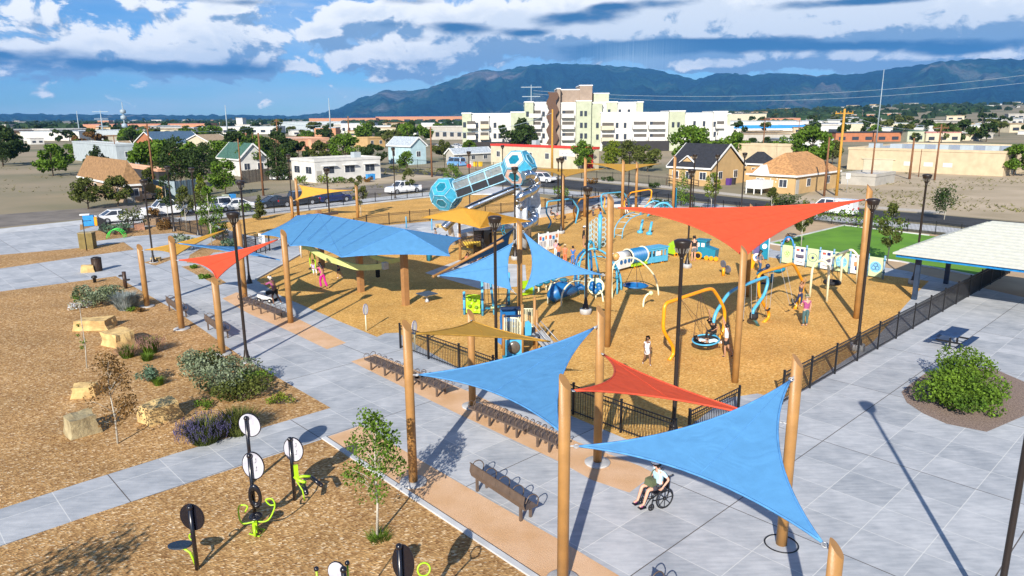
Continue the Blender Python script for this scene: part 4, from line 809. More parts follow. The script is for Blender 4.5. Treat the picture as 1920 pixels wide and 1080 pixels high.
# white A-frame tire swing
A_, B_ = G(1518, 558), G(1550, 565); C_, D_ = G(1576, 530), G(1607, 534); t = thing('tyre_swing_stand', 'cream coloured four legged swing frame in front of the picture panels', 'swing frame', tuple(A_))
P = [VPL(x, y, A_, B_) for x, y in ((1518, 558), (1523, 503), (1530, 491), (1544, 488), (1553, 495), (1554, 511), (1550, 565))]; P[0], P[-1] = A_, B_; q = MB(); q.tube(rnd_poly(P, .35), .075, 10); q.build('leg_frame', M['cream'], t, world=True); pa = (P[2] + P[3]) / 2
P = [VPL(x, y, C_, D_) for x, y in ((1576, 530), (1579, 484), (1585, 472), (1597, 467), (1609, 479), (1607, 534))]; P[0], P[-1] = C_, D_; q = MB(); q.tube(rnd_poly(P, .35), .075, 10); q.build('leg_frame', M['cream'], t, world=True); pb = (P[2] + P[3]) / 2
q = MB(); q.cyl(pa, pb, .085, n=10); q.build('top_beam', M['cream'], t, world=True)
ty = V(((pa.x + pb.x) / 2, (pa.y + pb.y) / 2, .55)); tt = thing('tyre_swing', 'black tyre swing under the cream frame', 'swing', tuple(ty)); q = MB(); q.ring(ty, .42, .13, (0, 0, 1), 24, 8); q.build('tyre', M['rubber'], tt, world=True)
for k in range(3): a = 2 * pi * k / 3; rope(tt, ty + V((.42 * cos(a), .42 * sin(a), .1)), (pa + pb) / 2, .014, 'chain')
# saucer swing with arch
A_, B_ = G(1148, 560), G(1235, 554); t = thing('arch_swing', 'cream arch with the blue saucer swing right of the tall tan post', 'swing frame', tuple(A_)); P = [VPL(x, y, A_, B_) for x, y in ((1148, 560), (1147, 520), (1152, 495), (1172, 484), (1193, 485), (1213, 500), (1227, 518), (1233, 538), (1235, 554))]; P[0], P[-1] = A_, B_
q = MB(); q.tube(catm(P, 4), .055, 8); q.build('arch_tube', M['cream'], t, world=True); top = P[4] - V((0, 0, .05)); sc_ = V((top.x, top.y, .55))
t = thing('saucer_swing', 'blue triangular saucer swing hanging from the cream arch', 'swing', tuple(sc_)); q = MB(); n = 24; vs = []
for i, (f, z) in enumerate(((.72, .2), (.6, .12), (.35, .0), (.05, -.12))):
    for k in range(n): a = 2 * pi * k / n; r = f * (1 + .16 * cos(3 * a + .6)); vs.append(sc_ + V((r * cos(a), r * sin(a), z)))
q.add(vs, [(i * n + k, i * n + (k + 1) % n, (i + 1) * n + (k + 1) % n, (i + 1) * n + k)[::-1] for i in range(3) for k in range(n)], True)
q.ring(sc_ + V((0, 0, .2)), .72, .05, n=24); q.build('saucer', M['blue'], t, world=True)
for k in range(3): a = 2 * pi * k / 3 + .5; rope(t, sc_ + V((.68 * cos(a), .68 * sin(a), .2)), top, .014)
b = G(1206, 576); t = thing('sound_post', 'short curved cream post with a ball top on the wood chips', 'play post', tuple(b)); q = MB(); q.tube(catm([(0, 0, 0), (.03, 0, .45), (.2, 0, .75), (.38, 0, .85)], 4), .06, 8); q.build('post', M['cream'], t); q = MB(); q.sph((.42, 0, .86), .14); q.build('ball', M['palegreen'], t)
# hexagon net column
b = G(1124, 466); H_ = HZ(b, 402); t = thing('hexagon_climber', 'sky blue column climber with wings of pale hexagon rings', 'climber', tuple(b)); q = MB(); q.cyl((0, 0, 0), (0, 0, H_), .16, .16, 10); q.build('column', M['sky'], t); ph = mk('pale_blue_plastic', (.38, .6, .7), .4, var=.05)
for s in (-1, 1):
    for i in range(4):
        for j in range(7):
            u = .35 + i * .42; zz = .35 + j * .42 + (i % 2) * .21
            if zz > H_ - .1 - (i * .22): continue
            ang = (2.6 if s < 0 else .4) + i * .18 * s; c = V((u * cos(ang), u * sin(ang) * .6, zz)); q = MB(); q.ring(c, .2, .025, (cos(ang + 1.3), sin(ang + 1.3), .1), 6, 5); q.build('hexagon_ring', ph, t)
# arch ladder
a1, a2 = [(1152, 446), (1153, 428), (1163, 411), (1176, 402), (1190, 398)], [(1166, 448), (1169, 429), (1180, 412), (1192, 405), (1206, 401)]
A_, B_ = G(*a1[0]), G(*a2[0]); dr = V((.75, .66, 0)); t = thing('arch_ladder', 'pale blue arched ladder beside the hexagon climber', 'climber', tuple(A_)); R1 = [VPL(x, y, A_, A_ + dr) for x, y in a1]; R2 = [VPL(x, y, B_, B_ + dr) for x, y in a2]; R1 = catm(R1, 3); R2 = catm(R2, 3)
for r_ in (R1, R2): q = MB(); q.tube(r_, .045, 7); q.build('rail', M['sky'], t, world=True)
for k in range(1, len(R1), 2): q = MB(); q.cyl(R1[k], R2[k], .025, n=6); q.build('rung', ph, t, world=True)
# short posts with net, far arch
t = thing('net_posts', 'two short sky blue posts with a rope net under the red sail tip', 'climber', G(1200, 437)); Ps = []
for (x, y), (x2, y2) in (((1200, 437), (1205, 413)), ((1217, 440), (1221, 417))):
    b = G(x, y); tp = V((b.x + .3, b.y + .4, HZ(b, y2))); q = MB(); q.cyl(b, tp, .12, n=10); q.lathe([(.3, 0), (.3, .2), (.15, .28)], b, 14); q.build('post', M['sky'], t, world=True); Ps.append(tp)
far = [G(1225, 405, 1.6), G(1245, 403, 1.6)]
for k in range(5): rope(t, Ps[0].lerp(Ps[1], k / 4) - V((0, 0, .1)), far[0].lerp(far[1], k / 4)); rope(t, Ps[0].lerp(far[0], k / 4), Ps[1].lerp(far[1], k / 4))
t, P, A_, B_ = frame('big sky blue arch climber with ropes by the back fence', [(1214, 406), (1222, 394), (1232, 384), (1241, 380), (1250, 381), (1258, 387), (1265, 397), (1268, 406)], M['sky'], .12, 'arch_climber', 'climber', None)
q = MB(); q.tube([p + V((-.6, 1.6, 0)) for p in P], .1, 8); q.build('bent_tube', M['sky'], t, world=True)
for k in range(1, 7): rope(t, P[k], P[k] + V((-.6, 1.6, 0)), .03); rope(t, P[k], (A_ + B_) / 2 + V((0, .8, 0)), .02)
for (x, y, w, h) in ((1239, 390, .3, .9), (1249, 393, .35, 1.3), (1261, 387, .25, 2.2), (1265, 383, .25, 2.4)): b = G(x, y + 12); q = MB(); q.box(b + V((0, 0, h / 2 + .3)), (w, w, h)); q.build('blue_block', M['teal'], t, world=True)
# blue arches with ropes (net climber), left of the saucer
t = thing('blue_arch_climber', 'tangle of sky blue arches and ropes left of the tall tan post', 'climber', G(1120, 520)); 
def pa_(pix, A=None, B=None, r=.06, mt='sky', nm='arch', sm=4):
    A = G(*pix[0]) if A is None else A; B = G(*pix[-1]) if B is None else B; P = [VPL(x, y, A, B) for x, y in pix]; q = MB(); q.tube(catm(P, sm), r, 8); q.build(nm, M[mt], t, world=True); return P
pA = pa_([(1080, 540), (1079, 505), (1083, 483), (1095, 470), (1104, 469), (1108, 480), (1110, 530)], r=.08, mt='blue'); pB = pa_([(1084, 552), (1086, 500), (1095, 476), (1112, 466), (1135, 475), (1152, 498), (1157, 520), (1157, 552)])
pC = pa_([(1112, 548), (1104, 500), (1103, 465), (1107, 454), (1113, 458), (1116, 480), (1130, 545)]); pD = pa_([(1165, 544), (1163, 518), (1155, 500), (1149, 493), (1140, 520), (1140, 548)], r=.07)
pE = pa_([(1075, 530), (1084, 494), (1105, 483), (1132, 482), (1152, 496), (1160, 530)], r=.05)
for k in range(1, 6): rope(t, pA[k], pB[k]); rope(t, pB[k], pE[min(k, 4)]); rope(t, pC[k], pE[min(k, 4)])
for p in (pB[5], pB[6], pE[2], pE[4], pA[3], pC[3]): q = MB(); q.sph(p, .13); q.build('joint_ball', M['teal'], t, world=True)
# cream arches, pods, clover panel
t = thing('cream_arch_climber', 'cream arches with blue stepping pods and rope net beside the whale slide', 'climber', G(1060, 560))
pa_([(1027, 569), (1028, 552), (1031, 538), (1038, 528), (1060, 520), (1075, 540)], r=.05, mt='cream'); pF = pa_([(1052, 575), (1054, 552), (1062, 537), (1076, 527), (1095, 528), (1108, 530), (1110, 555)], r=.05, mt='cream'); pG = pa_([(1131, 566), (1129, 552), (1124, 543), (1113, 528), (1102, 522), (1092, 545)], r=.05, mt='cream')
for (x, y) in ((1010, 550), (1024, 545), (1041, 552), (1057, 541), (1056, 548), (1040, 540)): b = G(x, y); q = MB(); q.cyl(b, b + V((0, 0, .5)), .05, n=8); pd = q.build('pod_post', M['cream'], t, world=True); q = MB(); q.lathe([(.06, .4), (.24, .52), (.3, .62), (.27, .66)], b, 14); q.build('pod', M['teal'], t, world=True)
nA, nB, nC, nD = G(1020, 532, 1.0), G(1090, 520, 1.9), G(1085, 540, .3), G(1030, 552, .2)
for k in range(7): f = k / 6; rope(t, nA.lerp(nB, f), nD.lerp(nC, f)); rope(t, nA.lerp(nD, f), nB.lerp(nC, f))
t = thing('clover_board', 'round pale lime panel with blue clover seat by the lamp on the concrete foot', 'play panel', G(1117, 560)); b = G(1117, 560); c = b + V((0, 0, HZ(b, 537))); ax = V((-.35, -.9, .25)); q = MB(); q.disc(c, .48, .06, ax, 28); q.build('disc', M['palegreen'], t, world=True)
x, y = fr(ax); n_ = V(ax).normalized()
q = MB(); q.ring(c, .49, .04, ax, 28); q.build('rim', M['cream'], t, world=True)
for dx, dy in ((-.24, -.1), (.24, -.1), (0, -.3), (-.2, .12), (.2, .08)): q = MB(); q.sph(c + x * dx + y * dy + n_ * .1, (.2, .2, .2), 10, 8); q.build('clover_leaf', M['blue'], t, world=True)
q = MB(); q.cyl(b, c - V((0, 0, .4)), .05); q.build('post', M['cream'], t, world=True)
t = thing('blue_play_post', 'thin sky blue post left of the lamp by the clover panel', 'post', G(1097, 562)); q = MB(); b = G(1097, 562); q.cyl(b, b + V((0, 0, 1.7)), .05); q.build('post', M['sky'], t, world=True); q = MB(); q.sph(b + V((0, 0, 1.7)), .08); q.build('cap', M['teal'], t, world=True)
# whale slide: smooth skinned shape
b = G(1050, 568); t = thing('whale_slide', 'dark blue whale shaped climber in the shade', 'climber', tuple(b)); q = MB()
q.tube(catm([(-.55, .0, .15), (-.35, .1, .5), (0, .3, .72), (.35, .6, .7), (.75, 1.0, .55), (1.1, 1.3, .5)], 5), [.1 + .42 * sin(pi * min(1, (i + 1) / 27) ** .75) ** .8 for i in range(26)], 16); q.build('body', M['blue'], t)
q = MB(); q.tube(catm([(1.1, 1.3, .5), (1.4, 1.35, .62), (1.75, 1.2, .55)], 4), [.1, .12, .15, .17, .18, .17, .15, .1, .03], 10); q.tube(catm([(1.1, 1.3, .5), (1.3, 1.6, .65), (1.6, 1.95, .6)], 4), [.1, .12, .15, .17, .18, .17, .15, .1, .03], 10); q.build('tail', M['blue'], t)
# train
def train_at(px, px2): a, b = G(*px), G(*px2); return a, b, math.atan2((b - a).y, (b - a).x), (b - a).length
def wheels(t, L_, mat, y=-.42, r=.16, n=2, z=.16):
    for k in range(n): q = MB(); x = -L_ / 2 + L_ * (k + .5) / n; q.disc((x, y, z), r, .08, (0, 1, 0), 16); w_ = q.build('wheel', mat, t); q = MB(); q.disc((x, y - .045, z), r * .6, .02, (0, 1, 0), 12); q.disc((x, y - .06, z), r * .25, .03, (0, 1, 0), 8); q.build('hub', M['black'], w_)
a, b, rz, L_ = train_at((1206, 496), (1243, 490)); t = thing('train_carriage', 'light blue train carriage with windows', 'play train', (a + b) / 2, rz, 'pieces of the play train'); q = MB()
for s in (-.45, .45):
    q.b2((-L_ / 2, s - .04, .15), (L_ / 2, s + .04, .6)); q.b2((-L_ / 2, s - .04, 1.05), (L_ / 2, s + .04, 1.2))
    for k in range(6): x = -L_ / 2 + .05 + k * (L_ - .1) / 5; q.b2((x - .05, s - .04, .6), (x + .05, s + .04, 1.05))
for s in (-1, 1): q.b2((s * L_ / 2 - .04, -.41, .6), (s * L_ / 2 + .04, -.3, 1.2)); q.b2((s * L_ / 2 - .04, .3, .6), (s * L_ / 2 + .04, .41, 1.2))
q.build('body', M['sky'], t); q = MB()
for k in range(5): x0 = -L_ / 2 - .08 + k * (L_ + .16) / 5; q.b2((x0 + .01, -.55, 1.2), (x0 + (L_ + .16) / 5 - .01, .55, 1.28))
q.build('roof', M['sky'], t); q = MB(); q.box((.0, -.5, .82), (.5, .03, .32)); q.build('picture', M['white'], t); wheels(t, L_, M['orange'])
a, b, rz, L_ = train_at((1176, 503), (1204, 497)); t = thing('train_tunnel', 'dark blue barrel tunnel with cream rings in the play train', 'play train', (a + b) / 2, rz, 'pieces of the play train'); q = MB(); n = 20; vs = []
for e in (-1, 1):
    for rr_ in (.55, .5):
        for k in range(n): g = 2 * pi * k / n; vs.append(V((e * L_ / 2, rr_ * cos(g), .85 + rr_ * sin(g))))
fs = []
for k in range(n): l = (k + 1) % n; fs += [(k, l, 2 * n + l, 2 * n + k)[::-1], (n + k, n + l, 3 * n + l, 3 * n + k), (k, l, n + l, n + k), (2 * n + k, 2 * n + l, 3 * n + l, 3 * n + k)]
q.add(vs, fs, True); q.build('barrel', M['blue'], t)
for e in (-1, 1): q = MB(); q.ring((e * L_ / 2, 0, .85), .58, .06, (1, 0, 0), 24, 6); q.build('end_ring', M['cream'], t)
for k in range(5): q = MB(); q.ring((-L_ / 2 + (k + 1) * L_ / 6, 0, .85), .56, .02, (1, 0, 0), 24, 4); q.build('rib', M['teal'], t)
q = MB(); q.b2((-L_ / 2, -.5, .18), (L_ / 2, .5, .34)); q.build('chassis', M['lime'], t); wheels(t, L_, M['orange'])
a, b, rz, L_ = train_at((1152, 510), (1174, 504)); t = thing('train_tender', 'white and gold mesh train wagon with round holes', 'play train', (a + b) / 2, rz, 'pieces of the play train'); q = MB(); q.b2((-L_ / 2, -.4, .25), (L_ / 2, .4, 1.0)); q.cyl((-L_ / 2, 0, 1.0), (L_ / 2, 0, 1.0), .4, n=16); q.build('body', M['white'], t)
for k in range(3): q = MB(); q.disc((-L_ / 2 + (k + .5) * L_ / 3, -.41, .72), .17, .03, (0, 1, 0), 14); q.build('porthole', M['blue'], t)
q = MB(); q.sph((-L_ / 2, -.1, 1.15), .3); q.build('gold_dome', mk('gold_plastic', (.5, .3, .1), .4), t)
a, b, rz, L_ = train_at((1256, 480), (1276, 478)); t = thing('train_wagon', 'lime green train wagon with an orange wheel half behind a lamp', 'play train', (a + b) / 2, rz, 'pieces of the play train'); q = MB(); q.ext([(-L_ / 2, -.4, .2), (L_ / 2, -.4, .2), (L_ / 2, -.4, .95), (0, -.4, 1.15), (-L_ / 2 + .1, -.4, .9)], (0, .8, 0)); q.build('body', M['lime'], t); wheels(t, L_, M['orange'], n=2); q = MB(); q.b2((-L_ / 2 + .2, -.42, .35), (-L_ / 2 + .55, -.4, .42)); q.build('slot', M['black'], t)
a, b, rz, L_ = train_at((1306, 484), (1344, 488)); t = thing('train_engine', 'teal blue play locomotive with orange wheels', 'play train', (a + b) / 2, rz, 'pieces of the play train'); q = MB(); q.ext([(-L_ / 2, -.45, .2), (L_ / 2 - .05, -.45, .2), (L_ / 2, -.45, .85), (L_ / 2 - .25, -.45, .9), (-L_ / 2 + .85, -.45, 1.05), (-L_ / 2 + .85, -.45, 1.45), (-L_ / 2, -.45, 1.45)], (0, .9, 0)); q.build('body', M['teal'], t)
for k in range(2): q = MB(); q.box((-L_ / 2 + .22 + k * .4, -.47, 1.18), (.25, .03, .3)); q.build('window', M['white'], t)
q = MB(); q.b2((-L_ / 2 - .05, -.52, 1.45), (-L_ / 2 + .95, .52, 1.55)); q.build('roof', M['teal'], t); q = MB(); q.disc((-L_ / 2 + .3, -.5, .32), .3, .1, (0, 1, 0), 20); w_ = q.build('wheel', M['orange'], t); q = MB(); q.disc((-L_ / 2 + .3, -.56, .32), .2, .02, (0, 1, 0), 16); q.build('hub', M['black'], w_)
for k in range(3): q = MB(); q.disc((.15 + k * .38, -.5, .2), .18, .08, (0, 1, 0), 14); q.build('wheel', M['orange'], t)
# small riders
b = G(1356, 517); t = thing('spinner_rider', 'small orange rider post with two grey discs', 'rider', tuple(b)); q = MB(); q.cyl((0, 0, 0), (0, 0, .6), .11, n=10); q.build('post', M['orange'], t)
for p in ((-.05, 0, .85), (.28, -.1, .5)): q = MB(); q.disc(p, .27, .07, (.9, .4, .1), 18); q.build('disc', mk('grey_plastic', (.12, .13, .17), .5), t)
b = G(1447, 530); t = thing('spring_rider', 'teal bird shaped spring rider in the shade of the red sail', 'rider', tuple(b)); q = MB(); q.cyl((0, 0, 0), (0, 0, .6), .1, n=10); q.build('post', M['teal'], t); q = MB(); q.tube(catm([(-1.0, .2, .55), (-.5, .1, .75), (0, 0, .85), (.5, .1, .75), (.9, .2, .95)], 4), [.05] + [.14] * 15 + [.05], 10); q.build('body', M['teal'], t); q = MB(); q.sph((-.35, 0, 1.15), .16); q.tube([(-.9, .2, .7), (-.35, 0, 1.05)], .09); q.build('seat', mk('navy_plastic', (.01, .03, .09), .4), t)
b = G(1411, 503); t = thing('gear_board', 'orange play panel with a white gear wheel under the tip of the red sail', 'play panel', tuple(b)); q = MB(); q.box((-.15, 0, .5), (.55, .12, 1.1)); q.build('panel', M['orange'], t); q = MB(); q.disc((.2, -.12, .85), .3, .08, (.2, -1, .1), 16); q.build('gear', M['white'], t); q = MB(); q.disc((.2, -.17, .85), .15, .06, (.2, -1, .1), 12); q.build('gear_hub', M['blue'], t)
# picture panels along the walk
a, b = G(1463, 494), G(1655, 524); dv = (b - a); L_ = dv.length; u = dv.normalized(); edges = [0, .135, .265, .40, .535, .69, .855, 1.0]
pp = mk('panel_post_blue', (.2, .34, .5), .4)
def pic(kind, t, c, w, h, u, seed):
    rn = random.Random(seed); f = V((u.y, -u.x, 0)); o_ = c + f * .035
    def pl(x, z, w_, h_, mt, nm='print', d=.012): q = MB(); q.box(o_ + u * x + V((0, 0, z)) , (w_, d, h_), math.atan2(u.y, u.x)); q.build(nm, mt, t, world=True)
    def rg(x, z, r, th, mt, sq=1): q = MB(); q.tube([o_ + u * (x + r * cos(2 * pi * k / 20)) + V((0, 0, z + sq * r * sin(2 * pi * k / 20))) for k in range(20)], th, 4, closed=True); q.build('print', mt, t, world=True)
    def dc(x, z, r, mt): q = MB(); q.disc(o_ + u * x + V((0, 0, z)), r, .014, f, 20); q.build('print', mt, t, world=True)
    gm = mk('print_green', (.3, .5, .1), .5); nv = mk('print_navy', (.02, .03, .15), .5); lb = mk('print_light_blue', (.2, .5, .75), .5); gy = mk('print_grey', (.12, .11, .16), .5); rd = mk('print_red', (.6, .1, .08), .5)
    if kind == 'clover':
        for dx, dz in ((-.12, .05), (.12, .05), (0, -.12), (0, .16)): rg(dx, dz, .1, .014, gm)
    if kind == 'circle': rg(0, .02, .34, .016, nv, .9); dc(0, 0, .1, nv); rg(0, 0, .17, .01, gm)
    if kind == 'wheel':
        dc(0, 0, .4, lb)
        for k in range(6): g = k * pi / 3; q = MB(); q.bar(o_ + f * .012, o_ + f * .012 + u * .36 * cos(g) + V((0, 0, .36 * sin(g))), .05, .01); q.build('print', M['white'], t, world=True)
    if kind == 'tri':
        dc(0, 0, .38, lb)
        for k in range(3): g = pi / 2 + k * 2 * pi / 3; rg(.14 * cos(g), .14 * sin(g), .13, .02, nv)
    if kind == 'photo':
        pl(-w * .22, h * .32, w * .3, h * .12, rd); pl(w * .2, h * .32, w * .3, h * .16, nv); pl(0, -h * .02, w * .8, h * .18, gy); pl(w * .05, -h * .1, w * .5, h * .05, nv); pl(0, -h * .34, w * .6, h * .04, gy)
    if kind == 'photo2': pl(0, h * .38, w * .5, h * .08, gy); pl(0, 0, w * .5, h * .22, mk('print_orange', (.6, .25, .1), .5)); pl(0, -h * .22, w * .3, h * .2, nv)
kinds = ['clover', 'photo', 'circle', 'photo', 'wheel', 'photo2', 'tri']; labs = ['pale green panel with a green clover print under a blue hoop', 'white photo panel with a long grey picture beside the clover panel', 'pale green panel with a thin dark circle print', 'white photo panel behind the cream swing legs', 'pale green panel with a light blue wheel print', 'narrow white photo panel left of the tall tan post', 'pale green panel with three interlocked rings at the right end of the row']
for k, x in enumerate(edges):
    p = a + dv * x; 
    if k in (6,): pass
    o = None
    t = thing('panel_post', ['leftmost grey blue post of the picture panel row, under the blue hoop', 'post between clover panel and photo panel', 'post left of the thin dark circle panel', 'post right of the thin dark circle panel', 'post left of the light blue wheel panel', 'post right of the light blue wheel panel', 'post left of the interlocked rings panel', 'rightmost grey blue post of the picture panel row'][k], 'post', tuple(p), 0, 'grey blue posts of the picture panels'); q = MB(); q.cyl((0, 0, 0), (0, 0, 1.65), .06, n=10); q.build('post_shaft', pp, t)
    for zz in (.45, 1.3): q = MB(); q.cyl((0, 0, zz), (0, 0, zz + .08), .09, n=10); q.build('clamp', M['teal'], t)
for k, kd in enumerate(kinds):
    p0, p1 = a + dv * edges[k] + u * .1, a + dv * edges[k + 1] - u * .1; c = (p0 + p1) / 2 + V((0, 0, .8)); w = (p1 - p0).length
    if k == 5: p1 = p0 + u * .9; c = (p0 + p1) / 2 + V((0, 0, .8)); w = .9
    t = thing('picture_board', labs[k], 'play panel', tuple(c - V((0, 0, .7))), 0, 'picture panels in a row'); q = MB(); q.box(c, (w, .05, 1.35), math.atan2(u.y, u.x)); q.build('panel_board', M['white'] if 'photo' in kd else M['palegreen'], t, world=True); pic(kd, t, c, w, 1.35, u, k)
t = thing('blue_hoop', 'bright blue hoop on top of the clover panel', 'hoop', tuple(a + V((0, 0, 1.4)))); q = MB(); q.tube(arc(a + V((0, 0, 1.45)) + u * .1, a + u * (L_ * .135 - .1) + V((0, 0, 1.45)), .65), .06, 8); q.build('hoop_tube', mk('bright_blue_tube', (.01, .22, .6), .4), t, world=True)
a_, b_ = G(1414, 487), G(1437, 488); t = thing('play_board', 'tall teal and purple play panels with a white top beside the lawn walk', 'play panel', tuple(a_)); q = MB()
for x, w_, mt in ((.2, .55, mk('purple_print', (.12, .1, .25), .5)), (.75, .65, M['teal'])): q = MB(); p = a_.lerp(b_, x) + V((0, 0, 1.05)); q.box(p, (w_ * 1.1, .08, 1.9), .1); q.build('board', mt, t, world=True)
for x in (-.12, .47, 1.12): q = MB(); p = a_.lerp(b_, x); q.cyl(p, p + V((0, 0, 2.4)), .05); q.build('post', ph, t, world=True)
q = MB(); p = a_.lerp(b_, .75) + V((0, -.06, 1.2)); q.disc(p + V((0, 0, -.1)), .2, .02, (.1, -1, 0), 16); q.box(p + V((0, 0, .6)), (.55, .02, .2), .1); q.build('white_print', M['white'], t, world=True)
# musical panels
for i, (p0, p1) in enumerate((((1010, 473), (1026, 470)), ((1028, 470), (1046, 466)))):
    a, b = G(*p0), G(*p1); c = (a + b) / 2; rz = math.atan2((b - a).y, (b - a).x); w = (b - a).length; t = thing('activity_board', ['white play panel with coloured squares next to the blue sail edge', 'white play panel with blue and red squares, right of its twin'][i], 'play panel', tuple(c), rz, 'white panels with coloured squares'); q = MB(); q.box((0, 0, .8), (w, .06, 1.4)); q.build('board', M['white'], t)
    for k, mt in enumerate((mk('print_red', (.6, .1, .08)), mk('bright_blue_tube', (.01, .22, .6), .4), mk('print_orange', (.6, .25, .1), .5))):
        for s in (-1, 1): q = MB(); q.box((-w / 3 + k * w / 3, .04 * s, 1.15 - .1 * (k % 2)), (w * .22, .015, .3)); q.build('coloured_square', mt, t)
    for k in range(5): q = MB(); q.box((-w / 2.6 + k * w / 6, -.04, .6), (.05, .015, .5)); q.build('chime', mk('print_grey', (.12, .11, .16), .5), t)
    for s in (-1, 1): q = MB(); q.cyl((s * w / 2, 0, 0), (s * w / 2, 0, 1.6), .045); q.build('post', M['white'], t)
# lime wall and rope gym
t = thing('climbing_wall', 'lime green climbing wall between sky blue posts', 'climber', G(888, 590)); A_, B_ = G(871, 590), G(905, 592)
for p, ty_ in ((A_, 549), (B_, 528)):
    q = MB(); h = HZ(p, ty_); q.cyl(p, p + V((0, 0, h)), .075, n=10); q.sph(p + V((0, 0, h)), .09); po = q.build('post', M['sky'], t, world=True)
    for zz in (.3, .9): q = MB(); q.cyl(p + V((0, 0, zz)), p + V((0, 0, zz + .08)), .1, n=10); q.build('clamp', M['blue'], t, world=True)
u = (B_ - A_).normalized(); q = MB(); w = (B_ - A_).length - .25; nx, ny = 9, 8; vs = []; rn = random.Random(2); f_ = V((u.y, -u.x, 0))
for j in range(ny + 1):
    for i in range(nx + 1): vs.append(A_ + u * (.12 + w * i / nx) + V((0, 0, .15 + 1.05 * j / ny)) + f_ * (rn.uniform(0, .09)))
q.add(vs, [(j * (nx + 1) + i, j * (nx + 1) + i + 1, (j + 1) * (nx + 1) + i + 1, (j + 1) * (nx + 1) + i) for j in range(ny) for i in range(nx)]); q.add([p - f_ * .12 for p in (vs[0], vs[nx], vs[-1], vs[-1 - nx])], [(3, 2, 1, 0)]); q.build('wall_panel', M['lime'], t, world=True)
for x, z in ((.3, .8), (.65, .75), (.3, .4), (.75, .35)): q = MB(); q.sph(A_ + u * (w * x + .12) + V((0, 0, .15 + z)) + f_ * .09, (.12, .12, .1), 8, 6); q.build('hold', mk('dark_lime', (.15, .25, .02), .5), t, world=True)
t = thing('rope_bridge', 'sky blue slanted post and rope steps between the lime wall and the mast', 'climber', G(925, 590)); p0 = G(927, 590); q = MB(); q.cyl(p0, p0 + V((-.25, .4, 2.2)), .075, n=10); q.build('post', M['sky'], t, world=True)
for k in range(5): rope(t, B_ + V((.1 + k * .2, 0, 2.1)), B_ + V((.15 + k * .2, 0, .4)), .014)
for k in range(4): q = MB(); q.box(B_ + V((.3 + k * .3, .1 * k, .45 + .02 * k)), (.28, .3, .05)); q.build('step', M['palegreen'] if k % 2 else M['teal'], t, world=True)
p0 = G(954, 572); q = MB(); q.cyl(p0, p0 + V((0, 0, 2.0)), .09, n=10); q.build('post', M['sky'], t, world=True)
for k in range(6): rope(t, p0 + V((0, 0, .3 * k + .2)), G(945, 600, .3 * k + .3))
t = thing('small_lime_wall', 'small lime panel behind the lower tip of the right mast sail', 'play panel', G(987, 556)); a, b = G(976, 557), G(1000, 553); q = MB(); rz = math.atan2((b - a).y, (b - a).x); q.box((a + b) / 2 + V((0, 0, .55)), ((b - a).length, .1, .9), rz); q.build('panel', M['lime'], t, world=True); q = MB(); q.cyl(b, b + V((0, 0, 1.2)), .08); q.build('post', M['sky'], t, world=True)
# toddler tower
b = G(978, 668); t = thing('toddler_tower', 'small blue and cream play tower with slide under the mast', 'play tower', tuple(b), R(8)); tb = [(-.85, -.1), (.0, -.25), (-.75, 1.3), (.8, 1.05), (.75, .15)]
for i, (x, y) in enumerate(tb): q = MB(); h = (2.1, 2.6, 2.1, 2.6, 2.2)[i]; q.cyl((x, y, 0), (x, y, h), .07, n=10); q.build('post', M['pole'], t)
q = MB(); q.ext([(-.9, -.2, 1.0), (.8, -.3, 1.0), (.85, 1.2, 1.0), (-.8, 1.4, 1.0)], (0, 0, .08)); q.build('deck', mk('dark_deck', (.04, .05, .07), .6), t)
q = MB(); A_, B_ = V((-.82, -.16, 0)), V((-.08, -.3, 0)); Pz = [A_ + V((0, 0, 1.1)), B_ + V((0, 0, 1.1)), B_ + V((0, 0, 1.75)), B_.lerp(A_, .2) + V((0, 0, 1.95)), A_ + V((0, 0, 2.0))]; q.tube(Pz, .035, 6, closed=True)
for k in range(1, 10): p = A_.lerp(B_, k / 10); q.bar(p + V((0, 0, 1.1)), p + V((0, 0, 1.95 - .0 * k)), .03)
q.build('barrier', M['cream'], t); q = MB(); A_, B_ = V((.05, 1.2, 0)), V((.75, 1.1, 0)); q.tube([A_ + V((0, 0, 1.1)), B_ + V((0, 0, 1.1)), B_ + V((0, 0, 2.0)), A_ + V((0, 0, 2.0))], .035, 6, closed=True)
for k in range(1, 9): p = A_.lerp(B_, k / 9); q.bar(p + V((0, 0, 1.1)), p + V((0, 0, 2.0)), .03)
q.build('barrier', M['cream'], t)
q = MB(); q.ext([(-.95, .0, .6), (-1.15, .1, .75), (-.95, .15, 1.3), (-1.0, .2, 1.9), (-.85, .0, 2.05)], (0, .06, 0)); q.b2((-.85, 1.2, 1.0), (.0, 1.26, 2.1)); q.build('side_panel', M['blue'], t)
q = MB(); q.ext([(.12, -.28, .9), (.42, -.2, .9), (.45, -.2, 1.6), (.3, -.24, 1.8), (.12, -.28, 1.75)], (0, .05, 0)); q.ext([(.72, .2, .8), (.82, .55, .8), (.82, .55, 1.8), (.72, .2, 1.9)], (.05, 0, 0)); q.build('entry_panel', M['sky'], t)
q = MB(); q.b2((-.85, -.22, 2.0), (.0, -.05, 2.06)); q.b2((-.85, .9, 2.05), (.1, 1.3, 2.1)); q.build('dark_roof', mk('navy_plastic', (.01, .03, .09), .4), t)
q = MB(); q.ext([(.5, -.1, 1.0), (.95, .3, 1.0), (1.75, -.55, .15), (1.3, -.95, .15)], (0, 0, .06)); q.build('slide_chute', mk('dark_chute', (.04, .06, .1), .35), t)
